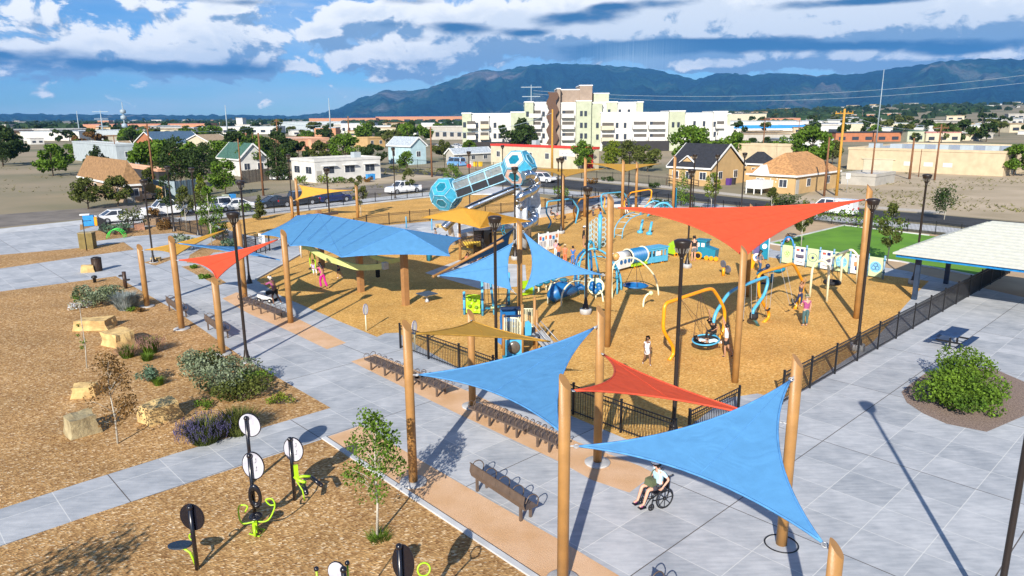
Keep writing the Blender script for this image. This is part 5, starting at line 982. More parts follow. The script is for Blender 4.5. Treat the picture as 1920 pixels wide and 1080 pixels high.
for a, b_2 in (((.5, -.12, 1.0), (1.3, -.97, .15)), ((.95, .3, 1.0), (1.77, -.55, .15)), ((.72, .1, 1.0), (1.5, -.75, .15))): q = MB(); q.bar(V(a) + V((0, 0, .12)), V(b_2) + V((0, 0, .12)), .05, .12); q.tube([V(a) + V((0, 0, .6)), V(b_2) + V((0, 0, .55))], .02, 6); q.build('hand_rail', M['galv'], t)
q = MB(); q.b2((-.8, -.3, .12), (.0, -.24, .92)); q.build('lower_panel', M['sky'], t); q = MB(); q.sph((-.4, -.3, .55), (.3, .12, .32), 16, 10); q.build('bubble', mk('smoked_bubble', (.12, .1, .08), .25), t); q = MB(); q.b2((-.95, -.42, .08), (.05, -.2, .16)); q.build('base_step', M['teal'], t)
# spinner platform, hanging items under the canopy
b = G(801, 566); t = thing('balance_platform', 'dark square tilting platform on a short stand right of the canopy column', 'play platform', tuple(b)); q = MB(); q.box((0, 0, .52), (.95, .95, .06), R(42)); q.build('platform', mk('slate_plate', (.06, .08, .11), .5), t); q = MB(); q.lathe([(.16, 0), (.12, .1), (.07, .2), (.07, .45), (.16, .5)], n=12); q.build('stand', M['galv'], t)
t = thing('slack_beam', 'long pale lime curved beam sagging under the blue canopy', 'play beam', G(640, 520, 1.6)); Pz = [G(566, 463, 3.2), G(577, 464, 3.2), G(607, 482, 2.8), G(640, 493, 2.4), G(669, 501, 2.2), G(700, 501, 2.2), G(722, 498, 2.3)]; Pz = catm(Pz, 4); q = MB(); vs = []
for p in Pz: vs += [p + V((0, 0, .18)), p + V((0, 0, -.18)), p + V((.05, .1, -.18)), p + V((.05, .1, .18))]
q.add(vs, [(4 * i + k, 4 * i + (k + 1) % 4, 4 * i + 4 + (k + 1) % 4, 4 * i + 4 + k) for i in range(len(Pz) - 1) for k in range(4)] + [(0, 1, 2, 3), tuple(len(vs) - 1 - k for k in range(4))], False); q.build('beam_plate', M['palelime'], t, world=True)
q = MB(); p = V(Pz[-1]); q.box(p, (.3, .3, .42), AB); q.build('clamp', M['galv'], t, world=True); q = MB(); pb = G(565, 483); q.cyl(pb, V((pb.x, pb.y, 2.2)), .05); q.build('end_post', M['white'], t, world=True)
t = thing('short_slack_beam', 'short pale lime curved beam hanging in the canopy shade', 'play beam', G(725, 490, 1.6)); Pz = catm([G(694, 479, 2.7), G(712, 486, 2.5), G(731, 490, 2.35), G(752, 486, 2.5)], 4); q = MB(); vs = []
for p in Pz: vs += [p + V((0, 0, .14)), p + V((0, 0, -.14)), p + V((.05, .1, -.14)), p + V((.05, .1, .14))]
q.add(vs, [(4 * i + k, 4 * i + (k + 1) % 4, 4 * i + 4 + (k + 1) % 4, 4 * i + 4 + k) for i in range(len(Pz) - 1) for k in range(4)] + [(0, 1, 2, 3), tuple(len(vs) - 1 - k for k in range(4))]); q.build('beam_plate', M['palelime'], t, world=True)
b = G(709, 527); t = thing('punch_bag', 'narrow dark hanging bag in the canopy shade', 'hanging bag', (b.x, b.y, .15)); q = MB(); q.lathe([(.05, .1), (.15, .15), (.16, 1.0), (.08, 1.1)], n=12); q.build('bag', M['rubber'], t); q = MB(); q.cyl((0, 0, 1.1), (0, 0, 2.6), .02, n=5); q.build('rope', M['rope'], t)
b = G(588, 520); t = thing('accessible_swing', 'lime ringed swing chair with a child at the left of the slack beam', 'swing', (b.x, b.y, .2)); q = MB(); q.ring((0, .05, .9), .5, .05, (.8, .6, 0), 20, 6); [setattr(p, 'z', .9 + (p.z - .9) * 1.5) for p in q.v]; q.build('ring', M['lime'], t); q = MB(); q.box((0, 0, .45), (.5, .5, .08)); q.build('seat', M['rubber'], t)
for s in (-1, 1): q = MB(); q.cyl((.2 * s, 0, 1.5), (.25 * s, 0, 2.9), .015, n=5); q.build('rope', M['rope'], t)
for px_, w_, lab in (((805, 489), .45, 'teal square post at the right end of the canopy'), ((765, 476), .2, 'thin teal post behind the nearest column'), ((762, 428), .12, 'thin sky blue post by the seat wall'), ((810, 432), .12, 'thin sky blue post left of the seated boy')): b = G(*px_); q = MB(); q.lathe([(w_ / 2, 0), (w_ / 2, 1.1), (w_ / 2.5, 1.2)], n=4 if w_ > .3 else 10); tag(q.build('play_post', M['teal'] if w_ > .15 else M['sky'], loc=b), lab, 'post', 'small posts round the canopy')
# rope pyramid with yellow blocks and dark slide
t = thing('rope_net', 'rope net with yellow blocks sweeping down from the silver leg', 'climber', G(880, 470)); a, b, c, d = G(846, 447, 2.6), G(902, 440, 2.6), G(902, 470, .6), G(868, 462, .3); NN = 9
for k in range(NN + 1): f = k / NN; rope(t, a.lerp(b, f), d.lerp(c, f), .02); rope(t, a.lerp(d, f), b.lerp(c, f), .02)
ym = mk('yellow_block', (.6, .42, .06), .5)
for i in range(3, 9):
    for j in range(4, 9): p = a.lerp(b, i / 9).lerp(d.lerp(c, i / 9), j / 9); q = MB(); q.box(p, (.3, .12, .12), .3); q.build('block', ym, t, world=True)
t = thing('dark_slide', 'wide dark grey slide beside the rope net', 'slide', G(905, 475)); a = G(905, 432, 2.6); e = G(903, 474, .3); q = MB(); sdv = V((.65, .1, 0)); P = [a, a.lerp(e, .3) + V((0, 0, -.35)), a.lerp(e, .7) + V((0, 0, -.45)), e]; P = catm(P, 4); vs = []
for p in P: vs += [p - sdv + V((0, 0, .25)), p - sdv, p + sdv, p + sdv + V((0, 0, .25)), p + sdv * 1.08 + V((0, 0, .25)), p + sdv * 1.05 - V((0, 0, .06)), p - sdv * 1.05 - V((0, 0, .06)), p - sdv * 1.08 + V((0, 0, .25))]
q.add(vs, [(8 * i + k, 8 * i + (k + 1) % 8, 8 * i + 8 + (k + 1) % 8, 8 * i + 8 + k) for i in range(len(P) - 1) for k in range(8)]); q.build('chute', mk('charcoal_plastic', (.03, .035, .045), .35), t, world=True); q = MB(); q.cyl(V((a.x, a.y, 0)), a, .1); q.cyl(V((a.x + .6, a.y + .3, 0)), a + V((.6, .3, 0)), .08); q.build('support_leg', M['rubber'], t, world=True)
b = G(921, 452); t = thing('blue_chain_post', 'blue chain ladder behind the yellow sail', 'climber', G(944, 450)); q = MB(); b = G(944, 450)
for k in range(7): q.ring(b + V((.05 * sin(k * 2), 0, .3 + k * .3)), .16, .04, (cos(k), sin(k), 0), 10, 5)
q.build('chain', M['teal'], t, world=True)
# ---- tower of two truncated octahedra, glazed bridge and steel tube slides
def cabin(t, c, R_, rot):
    """truncated octahedron with inset hexagon portholes"""
    import itertools
    vs = set()
    for p in itertools.permutations((0, 1, 2)):
        for s1 in (1, -1):
            for s2 in (1, -1):
                v = [0, 0, 0]; v[p[1]] = s1 * 1; v[p[2]] = s2 * 2; vs.add(tuple(v))
    vs = [V(v) / math.sqrt(5) for v in vs]; bm = bmesh.new(); bv = [bm.verts.new(v) for v in vs]; bmesh.ops.convex_hull(bm, input=bv); bmesh.ops.dissolve_limit(bm, angle_limit=.02, verts=bm.verts[:], edges=bm.edges[:]); bm.normal_update()
    M3 = Matrix.Rotation(rot[2], 3, 'Z') @ Matrix.Rotation(rot[1], 3, 'Y') @ Matrix.Rotation(rot[0], 3, 'X'); q = MB(); W = []; E_ = MB(); Fp = MB(); Sq = MB(); out = []
    for f in bm.faces:
        P = [M3 @ v.co * R_ + V(c) for v in f.verts]; n = M3 @ f.normal; cen = sum(P, V()) / len(P); q.poly(P)
        for i in range(len(P)): E_.tube([P[i], P[(i + 1) % len(P)]], .035, 5)
        if len(P) == 6: out.append((n, cen, P))
    q.build('cabin_shell', mk('cyan_cabin', (.05, .34, .52), .3), t, world=True); E_.build('cabin_edge', mk('pale_edge', (.28, .5, .62), .3), t, world=True)
    for n, cen, P in out:
        fc = n.dot((V((0, 0, CH)) - cen).normalized())
        pk = n.x < -.3 and n.y < 0
        q = MB(); k1, k2 = .88, .52; a = [cen + (p - cen) * k1 + n * .03 for p in P]; b = [cen + (p - cen) * k2 + n * .03 for p in P]; q.add(a + b, [(i, (i + 1) % 6, 6 + (i + 1) % 6, 6 + i) for i in range(6)]); q.build('hexagon_trim', mk('pink_panel', (.75, .5, .42), .5) if pk else mk('cyan_cabin', (.05, .34, .52), .3), t, world=True)
        q = MB(); q.poly([cen + (p - cen) * k2 + n * .02 for p in P]); q.build('porthole', mk('cabin_window_teal', (.01, .17, .26), .15), t, world=True)
        q = MB(); q.tube([cen + (p - cen) * k2 + n * .05 for p in P], .035, 5, closed=True); q.build('porthole_rim', mk('pale_edge', (.28, .5, .62), .3), t, world=True)
Y1 = G(848, 459).y; Y2 = G(968, 468).y; C1 = AT(837, 364, Y1); C2 = AT(973, 314, Y2)
t = thing('slide_tower', 'tall play tower of two blue hexagon sided cabins joined by a glazed bridge', 'play tower', (C2.x, C2.y, 0)); cabin(t, C1, 1.5, (0, R(0), R(24))); cabin(t, C2, 1.5, (0, R(0), R(20)))
d = (C2 - C1).normalized(); a, b = C1 + d * 1.2, C2 - d * 1.25; sd = d.cross(V((0, 0, 1))).normalized(); up_ = sd.cross(d); NB = 3; hw, hh = .62, .68
def crn(p, i, j): return p + sd * hw * i + up_ * hh * j
ring = [(-1, -1), (-1, .0), (-1, 1), (-.5, 1.25), (.5, 1.25), (1, 1), (1, .0), (1, -1)]
glass = mk('smoky_mesh_glass', (.3, .34, .36), .3, alpha=.55); dark = mk('black_mesh', (.012, .014, .02), .6)
for k in range(NB):
    p, q_ = a.lerp(b, k / NB), a.lerp(b, (k + 1) / NB)
    for i in range(len(ring)):
        j = (i + 1) % len(ring); q = MB(); q.poly([crn(p, *ring[i]), crn(q_, *ring[i]), crn(q_, *ring[j]), crn(p, *ring[j])]); low = ring[i][1] <= 0 and ring[j][1] <= 0
        q.build('mesh_panel' if low else 'bridge_window', dark if low else glass, t, world=True)
for k in range(NB + 1): q = MB(); p = a.lerp(b, k / NB); q.tube([crn(p, *r_) for r_ in ring], .055, 6, closed=True); q.build('bridge_rib', mk('pale_blue_tube', (.3, .58, .75), .3), t, world=True)
for r_ in ring: q = MB(); q.cyl(crn(a, *r_), crn(b, *r_), .05, n=6); q.build('bridge_rail', mk('pale_blue_tube', (.3, .58, .75), .3), t, world=True)
for px_, tp_, r_ in (((850, 459), C1, .25), ((968, 468), C2 + V((0, 0, -1)), .28), ((983, 468), C2 + V((.6, 0, -1)), .25), ((990, 461), C2 + V((.9, .4, -1)), .18)): g = G(*px_); q = MB(); q.cyl(g, V((tp_.x * .5 + g.x * .5, tp_.y * .5 + g.y * .5, tp_.z - .9)) if tp_ is not C1 else V((C1.x, C1.y, C1.z - 1.2)), r_, n=14); q.build('tower_leg', mk('silver_paint', (.6, .62, .65), .35, metal=.3), t, world=True)
def slide(label, P, r=.42, seg=True):
    t = thing('tube_slide', label, 'slide', tuple(P[-1]), 0, 'polished steel tube slides'); Q = catm(P, 7); q = MB(); q.tube(Q, r, 18); q.build('tube', M['steel'], t, world=True)
    for k in range(5, len(Q) - 1, 5): q = MB(); dd = (Q[k + 1] - Q[k - 1]).normalized(); q.ring(Q[k], r + .015, .025, dd, 20, 5); q.build('flange', M['steel'], t, world=True)
    return t
slide('straight steel tube slide running down behind the raised yellow sail', [AT(975, 350, Y2 + 1.2), AT(945, 363, Y2 + 1.5), AT(905, 380, Y2 + 1.8), AT(885, 389, Y2 + 2), AT(862, 402, Y2 + 2), AT(845, 416, Y2 + 1.8), AT(832, 428, Y2 + 1.5)], .36)
slide('spiralling steel tube slide at the right of the high cabin', [AT(981, 329, Y2 - 1.6), AT(993, 327, Y2 - 1.2), AT(1003, 336, Y2 - .2), AT(1006, 347, Y2 + .2), AT(996, 358, Y2 - .6), AT(980, 366, Y2 - 1.2), AT(973, 376, Y2 - 1), AT(978, 386, Y2 + .6), AT(990, 392, Y2 + 1.4), AT(1001, 402, Y2 + .8), AT(1001, 412, Y2 - .2), AT(990, 420, Y2 - 1.2), AT(976, 428, Y2 - 2.0)], .37)
t = thing('round_shield', 'pale grey curved shield panel behind the spiral slide', 'play panel', tuple(G(998, 452))); p = AT(998, 388, Y2 + 1.2); q = MB(); q.ext([p + V((-.65, 0, -1.6)), p + V((.5, .2, -1.6)), p + V((.75, .2, 0)), p + V((.65, .2, 1.1)), p + V((.2, .1, 1.35)), p + V((-.65, 0, 1.1))], (0, .08, 0)); q.build('panel', mk('pale_grey_panel', (.5, .56, .62), .5), t, world=True); q = MB(); q.disc(p + V((.1, -.03, -.3)), .35, .04, (0, 1, 0), 20); q.build('round_print', mk('grey_print', (.2, .24, .3), .5), t, world=True); q = MB(); q.cyl(G(995, 452), p + V((-.2, 0, -1.5)), .09); q.build('post', M['galv'], t, world=True)
# ---- picnic shelters
def shelter(label, c0, la, lb, z, rise, grp='white roofed shelters'):
    t = thing('picnic_shelter', label, 'shelter', (c0.x, c0.y, 0), AA, grp); wr = mk('white_standing_seam_roof', (.5, .51, .46), .45, var=.04); bf = mk('blue_fascia', (.01, .2, .5), .4)
    # local x = E1, y = E2: hipped roof
    q = MB(); h = lb / 2; A = [V((0, 0, z)), V((la, 0, z)), V((la, lb, z)), V((0, lb, z)), V((h, h, z + rise)), V((la - h, h, z + rise))]
    q.add(A + [p - V((0, 0, .1)) for p in A], [(0, 1, 5, 4), (2, 3, 4, 5), (3, 0, 4), (1, 2, 5), (6, 10, 11, 7), (8, 11, 10, 9), (9, 10, 6), (7, 11, 8), (0, 6, 7, 1), (1, 7, 8, 2), (2, 8, 9, 3), (3, 9, 6, 0)]); r_ = q.build('roof', wr, t); q = MB()
    for k in range(1, int(h / .28)):
        y = k * .28; zz = z + rise * y / h + .02
        q.box((la / 2, y, zz), (la - 2 * y, .03, .05)); q.box((la / 2, lb - y, zz), (la - 2 * y, .03, .05)); q.box((y, lb / 2, zz), (.03, lb - 2 * y, .05)); q.box((la - y, lb / 2, zz), (.03, lb - 2 * y, .05))
    q.build('roof_seams', wr, r_); q = MB()
    q.b2((.15, .15, z - .28), (la - .15, .25, z)); q.b2((.15, lb - .25, z - .28), (la - .15, lb - .15, z)); q.build('fascia', bf, t)
    q = MB()
    for k in range(int(la / 1.2)):
        x = .5 + k * 1.2; m_ = min(x, la - x, lb / 2)
        q.bar((x, .1, z - .15), (x, m_, z + rise * m_ / h - .2), .1, .12); q.bar((x, lb - .1, z - .15), (x, lb - m_, z + rise * m_ / h - .2), .1, .12)
    q.b2((.15, .3, z - .28), (.25, lb - .3, z - .02)); q.b2((la - .25, .3, z - .28), (la - .15, lb - .3, z - .02))
    q.build('rafters', bf, t)
    for x in (1.2, la - 1.2):
        for y in (1.0, lb - 1.0): q = MB(); q.box((x, y, z / 2), (.25, .25, z)); q.build('column', mk('dark_blue_column', (.02, .04, .08), .5), t)
    return t
shelter('white ribbed roof shelter with bright blue beams at the right edge', G(1674, 473, 2.9), 12, 8.0, 2.9, 1.9)
b = G(1768, 652); t = thing('picnic_table', 'dark blue picnic table cut by the right edge', 'picnic table', tuple(b + V((.6, .2, 0))), AB); q = MB(); q.box((0, 0, .74), (1.8, .75, .05)); q.build('table_top', mk('dark_blue_mesh', (.01, .04, .12), .5), t)
for s in (-1, 1): q = MB(); q.box((0, .7 * s, .44), (1.8, .28, .04)); q.build('seat', mk('dark_blue_mesh', (.01, .04, .12), .5), t); q = MB(); q.box((.6 * s, 0, .36), (.07, 1.5, .07)); q.box((.6 * s, 0, .2), (.08, .08, .7)); q.build('leg', M['black'], t)
# ================================================================ people: one skinned body each, clothes and hair as children
SKINS = {'l': mk('fair_skin', (.62, .34, .24), .6, var=.04), 'm': mk('tan_skin', (.42, .22, .13), .6, var=.04), 'd': mk('brown_skin', (.2, .1, .06), .6, var=.04)}
def cloth(n, c): return mk('cloth_' + n, c, .85, var=.08, scale=12)
CL = {'white': cloth('white', (.78, .78, .8)), 'black': cloth('black', (.012, .012, .014)), 'magenta': cloth('magenta', (.6, .01, .25)), 'purple': cloth('purple', (.33, .07, .2)), 'grey': cloth('grey', (.16, .16, .17)), 'navy': cloth('navy', (.015, .03, .09)), 'teal': cloth('teal', (.06, .13, .14)), 'blue': cloth('blue', (.02, .15, .5)), 'green': cloth('green', (.02, .35, .12)), 'lightblue': cloth('light_blue', (.5, .72, .82)), 'orange': cloth('orange', (.7, .17, .08)), 'jeans': cloth('jeans', (.03, .08, .17)), 'pink': cloth('pink', (.7, .3, .4)), 'lav': cloth('lavender', (.5, .4, .62)), 'olive': cloth('olive', (.1, .12, .06)), 'char': cloth('charcoal', (.05, .045, .06))}
HAIR = {'b': mk('dark_hair', (.012, .008, .006), .5), 'br': mk('brown_hair', (.12, .05, .02), .5), 'g': mk('grey_hair', (.4, .33, .25), .6)}
STAND = dict(pel=(0, 0, .95), wai=(0, 0, 1.1), che=(0, .01, 1.28), nec=(0, 0, 1.44), chi=(0, .02, 1.5), hea=(0, .03, 1.58), top=(0, .02, 1.66),
  sL=(-.17, 0, 1.39), eL=(-.23, 0, 1.13), wL=(-.24, .05, .88), sR=(.17, 0, 1.39), eR=(.23, 0, 1.13), wR=(.24, .05, .88),
  hL=(-.09, 0, .9), kL=(-.1, .03, .49), aL=(-.1, 0, .08), tL=(-.11, .15, .03), hR=(.09, 0, .9), kR=(.1, .03, .49), aR=(.1, 0, .08), tR=(.11, .15, .03))
def P_(**k): d = dict(STAND); d.update(k); return d
WALK = P_(kL=(-.1, .16, .5), aL=(-.1, .22, .1), tL=(-.1, .38, .06), kR=(.1, -.02, .47), aR=(.1, -.26, .12), tR=(.1, -.14, .03), eL=(-.24, -.08, 1.14), wL=(-.25, -.02, .9), eR=(.24, .06, 1.14), wR=(.24, .22, .95))
PUSH = P_(che=(0, .1, 1.27), nec=(0, .16, 1.42), chi=(0, .2, 1.47), hea=(0, .22, 1.55), top=(0, .21, 1.63), sL=(-.17, .14, 1.38), eL=(-.2, .36, 1.25), wL=(-.18, .6, 1.25), sR=(.17, .14, 1.38), eR=(.2, .36, 1.25), wR=(.18, .6, 1.25), kL=(-.1, .12, .5), aL=(-.1, .05, .08), tL=(-.1, .2, .03), kR=(.1, -.1, .5), aR=(.1, -.32, .12), tR=(.1, -.2, .03))
REACH = P_(eL=(-.2, .1, 1.62), wL=(-.12, .18, 1.86), eR=(.22, .12, 1.6), wR=(.16, .22, 1.84), kR=(.1, -.1, .5), aR=(.1, -.34, .14), tR=(.1, -.24, .03))
SIT = P_(pel=(0, 0, .5), wai=(0, -.02, .65), che=(0, -.02, .84), nec=(0, .02, 1.0), chi=(0, .05, 1.06), hea=(0, .07, 1.14), top=(0, .06, 1.22), sL=(-.17, 0, .95), eL=(-.22, .06, .7), wL=(-.18, .26, .62), sR=(.17, 0, .95), eR=(.22, .06, .7), wR=(.18, .26, .62),
  hL=(-.09, .04, .48), kL=(-.12, .44, .5), aL=(-.12, .48, .1), tL=(-.13, .63, .06), hR=(.09, .04, .48), kR=(.12, .44, .5), aR=(.12, .48, .1), tR=(.13, .63, .06))
SITG = P_(pel=(0, 0, .12), wai=(0, -.05, .27), che=(0, -.04, .45), nec=(0, 0, .6), chi=(0, .03, .66), hea=(0, .05, .74), top=(0, .04, .82), sL=(-.17, 0, .55), eL=(-.26, .02, .3), wL=(-.22, .2, .2), sR=(.17, 0, .55), eR=(.26, .02, .3), wR=(.22, .2, .2),
  hL=(-.09, .04, .12), kL=(-.16, .4, .34), aL=(-.1, .7, .08), tL=(-.1, .8, .15), hR=(.09, .04, .12), kR=(.14, .42, .2), aR=(.1, .78, .08), tR=(.1, .86, .16))
LIE = P_(pel=(0, 0, .15), wai=(0, -.15, .17), che=(0, -.35, .2), nec=(0, -.5, .27), chi=(0, -.55, .32), hea=(0, -.62, .36), top=(0, -.7, .4), sL=(-.17, -.45, .24), eL=(-.26, -.2, .2), wL=(-.18, -.02, .27), sR=(.17, -.45, .24), eR=(.26, -.2, .2), wR=(.18, -.02, .27),
  hL=(-.09, .05, .14), kL=(-.12, .42, .3), aL=(-.12, .75, .16), tL=(-.12, .82, .28), hR=(.09, .05, .14), kR=(.12, .42, .28), aR=(.12, .78, .16), tR=(.12, .86, .28))
def skin_obj(name, nodes, edges, mat, parent, root=0, sub=1, scale=1.):
    bm = bmesh.new(); L_ = bm.verts.layers.skin.verify(); vs = []
    for i, (p, r) in enumerate(nodes):
        v = bm.verts.new(V(p) * scale); r = r if isinstance(r, tuple) else (r, r); v[L_].radius = (r[0] * scale, r[1] * scale); v[L_].use_root = (i == root); vs.append(v)
    for a, b in edges: bm.edges.new((vs[a], vs[b]))
    me = bpy.data.meshes.new(name); bm.to_mesh(me); bm.free(); me.materials.append(mat); o = bpy.data.objects.new(name, me); COL.objects.link(o); o.parent = parent
    m = o.modifiers.new('Skin', 'SKIN'); m.use_smooth_shade = True; m.branch_smoothing = .3; s = o.modifiers.new('Subdivision', 'SUBSURF'); s.levels = sub; s.render_levels = sub; return o
def person(label, loc, face, H=1.7, pose=STAND, top='white', bot='jeans', skin='m', hair='b', hat=None, long_hair=False, dress=False, sleeve=.6, shorts=False, shoes='white', z0=0., group=None, bulk=1., tilt=None):
    """loc on the ground (photo pixel pair or 3D), face = world heading in degrees the person looks towards"""
    L0_ = G(*loc) if len(loc) == 2 else V(loc); sc = H / 1.62; bulk = bulk * 1.16; t = thing('person', label, 'person', (L0_.x, L0_.y, L0_.z + z0), R(face - 90), group)
    if tilt: t.rotation_euler = (tilt[0], tilt[1], R(face - 90))
    J = {k: V(v) for k, v in pose.items()}; child = H < 1.35; hs = 1.18 if child else 1.0
    N, E_ = [], []; ix = {}
    def nn(k, p, r, par=None): ix[k] = len(N); N.append((p, r)); (par is not None) and E_.append((ix[par], ix[k])); return k
    nn('pel', J['pel'], (.12 * bulk, .095)); nn('wai', J['wai'], (.115 * bulk, .085), 'pel'); nn('che', J['che'], (.135 * bulk, .1), 'wai'); nn('nec', J['nec'], .052, 'che'); nn('chi', J['chi'], .06 * hs, 'nec'); nn('hea', J['hea'], (.078 * hs, .09 * hs), 'chi'); nn('top', J['top'], (.062 * hs, .07 * hs), 'hea')
    for s in 'LR':
        nn('s' + s, J['s' + s], .055, 'che'); nn('e' + s, J['e' + s], .038, 's' + s); nn('w' + s, J['w' + s], .026, 'e' + s)
        d = (J['w' + s] - J['e' + s]).normalized(); x, y = fr(d); side = -1 if s == 'L' else 1; pk = J['w' + s] + d * .06; nn('p' + s, pk, (.03, .018), 'w' + s)
        for f in range(4):
            o = x * (f - 1.5) * .02; ln = (.065, .075, .07, .055)[f]; nn('f%d%s' % (f, s), pk + d * .035 + o, .0095, 'p' + s); nn('g%d%s' % (f, s), pk + d * (.035 + ln * .6) + o * 1.1 + y * .012, .0085, 'f%d%s' % (f, s)); nn('i%d%s' % (f, s), pk + d * (.03 + ln) + o * 1.1 + y * .035, .007, 'g%d%s' % (f, s))
        nn('t' + s + 'h', J['w' + s] + d * .035 - x * .035 * side, .011, 'p' + s); nn('t' + s + 'i', J['w' + s] + d * .075 - x * .05 * side + y * .015, .009, 't' + s + 'h')
        nn('h' + s, J['h' + s], .085 * bulk, 'pel'); nn('k' + s, J['k' + s], .055, 'h' + s); nn('c' + s, J['k' + s].lerp(J['a' + s], .35), .052, 'k' + s); nn('a' + s, J['a' + s], .034, 'c' + s); nn('t' + s, J['t' + s], (.038, .028), 'a' + s)
    skin_obj('body', N, E_, SKINS[skin], t, 0, 1, sc)
    # head details
    fd = (J['hea'] - J['nec']); fwd = V((0, 1, 0)) if abs(fd.z) > abs(fd.y) * 1.0 else V((0, .3, 1)).normalized(); rt_ = fd.normalized().cross(fwd).normalized() * -1; upv = fd.normalized(); hc = J['hea'] * sc
    q = MB(); q.sph(hc + fwd * .095 * sc * hs - upv * .012 * sc, (.014 * sc, .02 * sc, .02 * sc), 6, 4); q.build('nose', SKINS[skin], t)
    q = MB()
    for s in (-1, 1): q.sph(hc + fwd * .086 * sc * hs + rt_ * .032 * s * sc + upv * .012 * sc, .011 * sc, 6, 4)
    q.build('eyes', HAIR['b'], t)
    q = MB(); q.sph(hc + fwd * .088 * sc * hs - upv * .045 * sc, (.024 * sc, .008 * sc, .006 * sc), 6, 4); q.build('mouth', mk('lip_red', (.3, .08, .07), .5), t)
    hn = [(J['hea'] - fwd * .03 + upv * .035, .092 * hs), (J['hea'] + upv * .06 - fwd * .005, .085 * hs)]; he = [(0, 1)]
    if long_hair: hn += [(J['nec'] - fwd * .09, .07), (J['nec'] - fwd * .12 - upv * .14, .05)]; he += [(0, 2), (2, 3)]
    else: hn += [(J['hea'] - fwd * .055 - upv * .03, .06 * hs)]; he += [(0, 2)]
    skin_obj('hair', hn, he, HAIR[hair], t, 0, 1, sc)
    if hat:
        q = MB(); c = hc + upv * .075 * sc * hs; n_ = 16; x, y = rt_, fwd; vs = []
        for r_, z in (((.19, 0), (.11, .01), (.105, .07), (.06, .1)) if hat[1] else ((.12, -.02), (.115, .0), (.1, .05), (.05, .085))):
            for k in range(n_): a = 2 * pi * k / n_; vs.append(c + (x * cos(a) + y * sin(a)) * r_ * sc + upv * z * sc)
        q.add(vs, [(i * n_ + k, i * n_ + (k + 1) % n_, (i + 1) * n_ + (k + 1) % n_, (i + 1) * n_ + k) for i in range(3) for k in range(n_)] + [tuple(3 * n_ + k for k in range(n_))], True); q.build('hat', hat[0], t)
    # shirt
    S_ = [(J['wai'].lerp(J['pel'], .95), (.138 * bulk, .118)), (J['wai'], (.135 * bulk, .112)), (J['che'], (.155 * bulk, .125)), (J['che'].lerp(J['nec'], .62), .075)]; e = [(0, 1), (1, 2), (2, 3)]
    for s in 'LR':
        a = J['s' + s]; b = J['e' + s]; k = len(S_); S_.append((a, .068)); S_.append((a.lerp(b, min(1, sleeve)), .055)); e += [(2, k), (k, k + 1)]
        if sleeve > 1: S_.append((b.lerp(J['w' + s], sleeve - 1), .042)); e.append((k + 1, k + 2))
    skin_obj('dress' if dress else 'shirt', S_, e, CL[top], t, 1, 1, sc)
    if dress == 'skirt': S2 = [(J['wai'], (.13, .11)), (J['pel'], (.16, .14)), (J['pel'].lerp((J['kL'] + J['kR']) / 2, .75), (.2, .17))]; skin_obj('skirt', S2, [(0, 1), (1, 2)], CL[bot], t, 0, 1, sc)
    else:
        S2 = [(J['wai'].lerp(J['pel'], .5), (.128 * bulk, .1)), (J['pel'], (.135 * bulk, .108))]; e = [(0, 1)]
        for s in 'LR':
            h, k, a = J['h' + s], J['k' + s], J['a' + s]; i = len(S2); S2.append((h, .098 * bulk)); 
            if shorts: S2.append((h.lerp(k, .8), .085)); e += [(1, i), (i, i + 1)]
            else: S2 += [(k, .07), (k.lerp(a, .9), .055 if not dress else .09)]; e += [(1, i), (i, i + 1), (i + 1, i + 2)]
        skin_obj('shorts' if shorts else 'trousers', S2, e, CL[bot], t, 1, 1, sc)
    for s in 'LR':
        skin_obj('shoe', [(J['a' + s] * .9 + J['t' + s] * .1 - V((0, 0, .03)), (.042, .04)), (J['a' + s].lerp(J['t' + s], .9), (.044, .034))], [(0, 1)], CL[shoes], t, 0, 1, sc)
    return t
pn = person
pn('small girl in a white dress walking on the wood chips', (1212, 684), -70, 1.28, WALK, 'white', 'white', 'd', 'b', dress='skirt', shoes='white', sleeve=.4, long_hair=True)
pn('boy in a white shirt and black shorts pushing the nest swing with raised arms', (1360, 669), 152, 1.55, REACH, 'white', 'black', 'm', 'b', shorts=True, shoes='black')
c_ = bc
pn('person in black crouching on the far side of the nest swing', (c_.x + .5, c_.y + .35, .5), 215, 1.55, P_(**{**SIT, 'che': V((0, .2, .82)), 'nec': V((0, .32, .96)), 'chi': V((0, .37, 1.0)), 'hea': V((0, .42, 1.06)), 'top': V((0, .44, 1.14)), 'sL': V((-.17, .26, .92)), 'sR': V((.17, .26, .92)), 'eR': V((.3, .05, 1.1)), 'wR': V((.3, .1, 1.38)), 'hea': V((0, .42, 1.06))}), 'black', 'black', 'm', 'b', shoes='grey')
pn('child in pale clothes lying in the nest swing', (c_.x + .05, c_.y - .05, .42), -20, 1.3, LIE, 'lightblue', 'lightblue', 'm', 'b', shoes='white')
pn('older woman in a purple top and grey green trousers, seen from behind', (1509, 612), 100, 1.66, P_(eL=(-.26, .1, 1.15), wL=(-.22, .32, 1.05), eR=(.26, .02, 1.14)), 'purple', 'teal', 'l', 'g', hat=(CL['olive'], False), sleeve=.5, shoes='grey', bulk=1.15)
pn('child stretching up on the swing under the right yellow frame', (1498, 588), -60, 1.35, REACH, 'char', 'navy', 'm', 'b', z0=.45, sleeve=.1)
pn('child in a green shirt on the swing of the right yellow frame', (1426, 548), -30, 1.2, SIT, 'green', 'navy', 'm', 'b', z0=.25)
pn('woman in a grey top and jeans running behind the right yellow frame', (1423, 515), 20, 1.68, WALK, 'grey', 'jeans', 'm', 'b', long_hair=True)
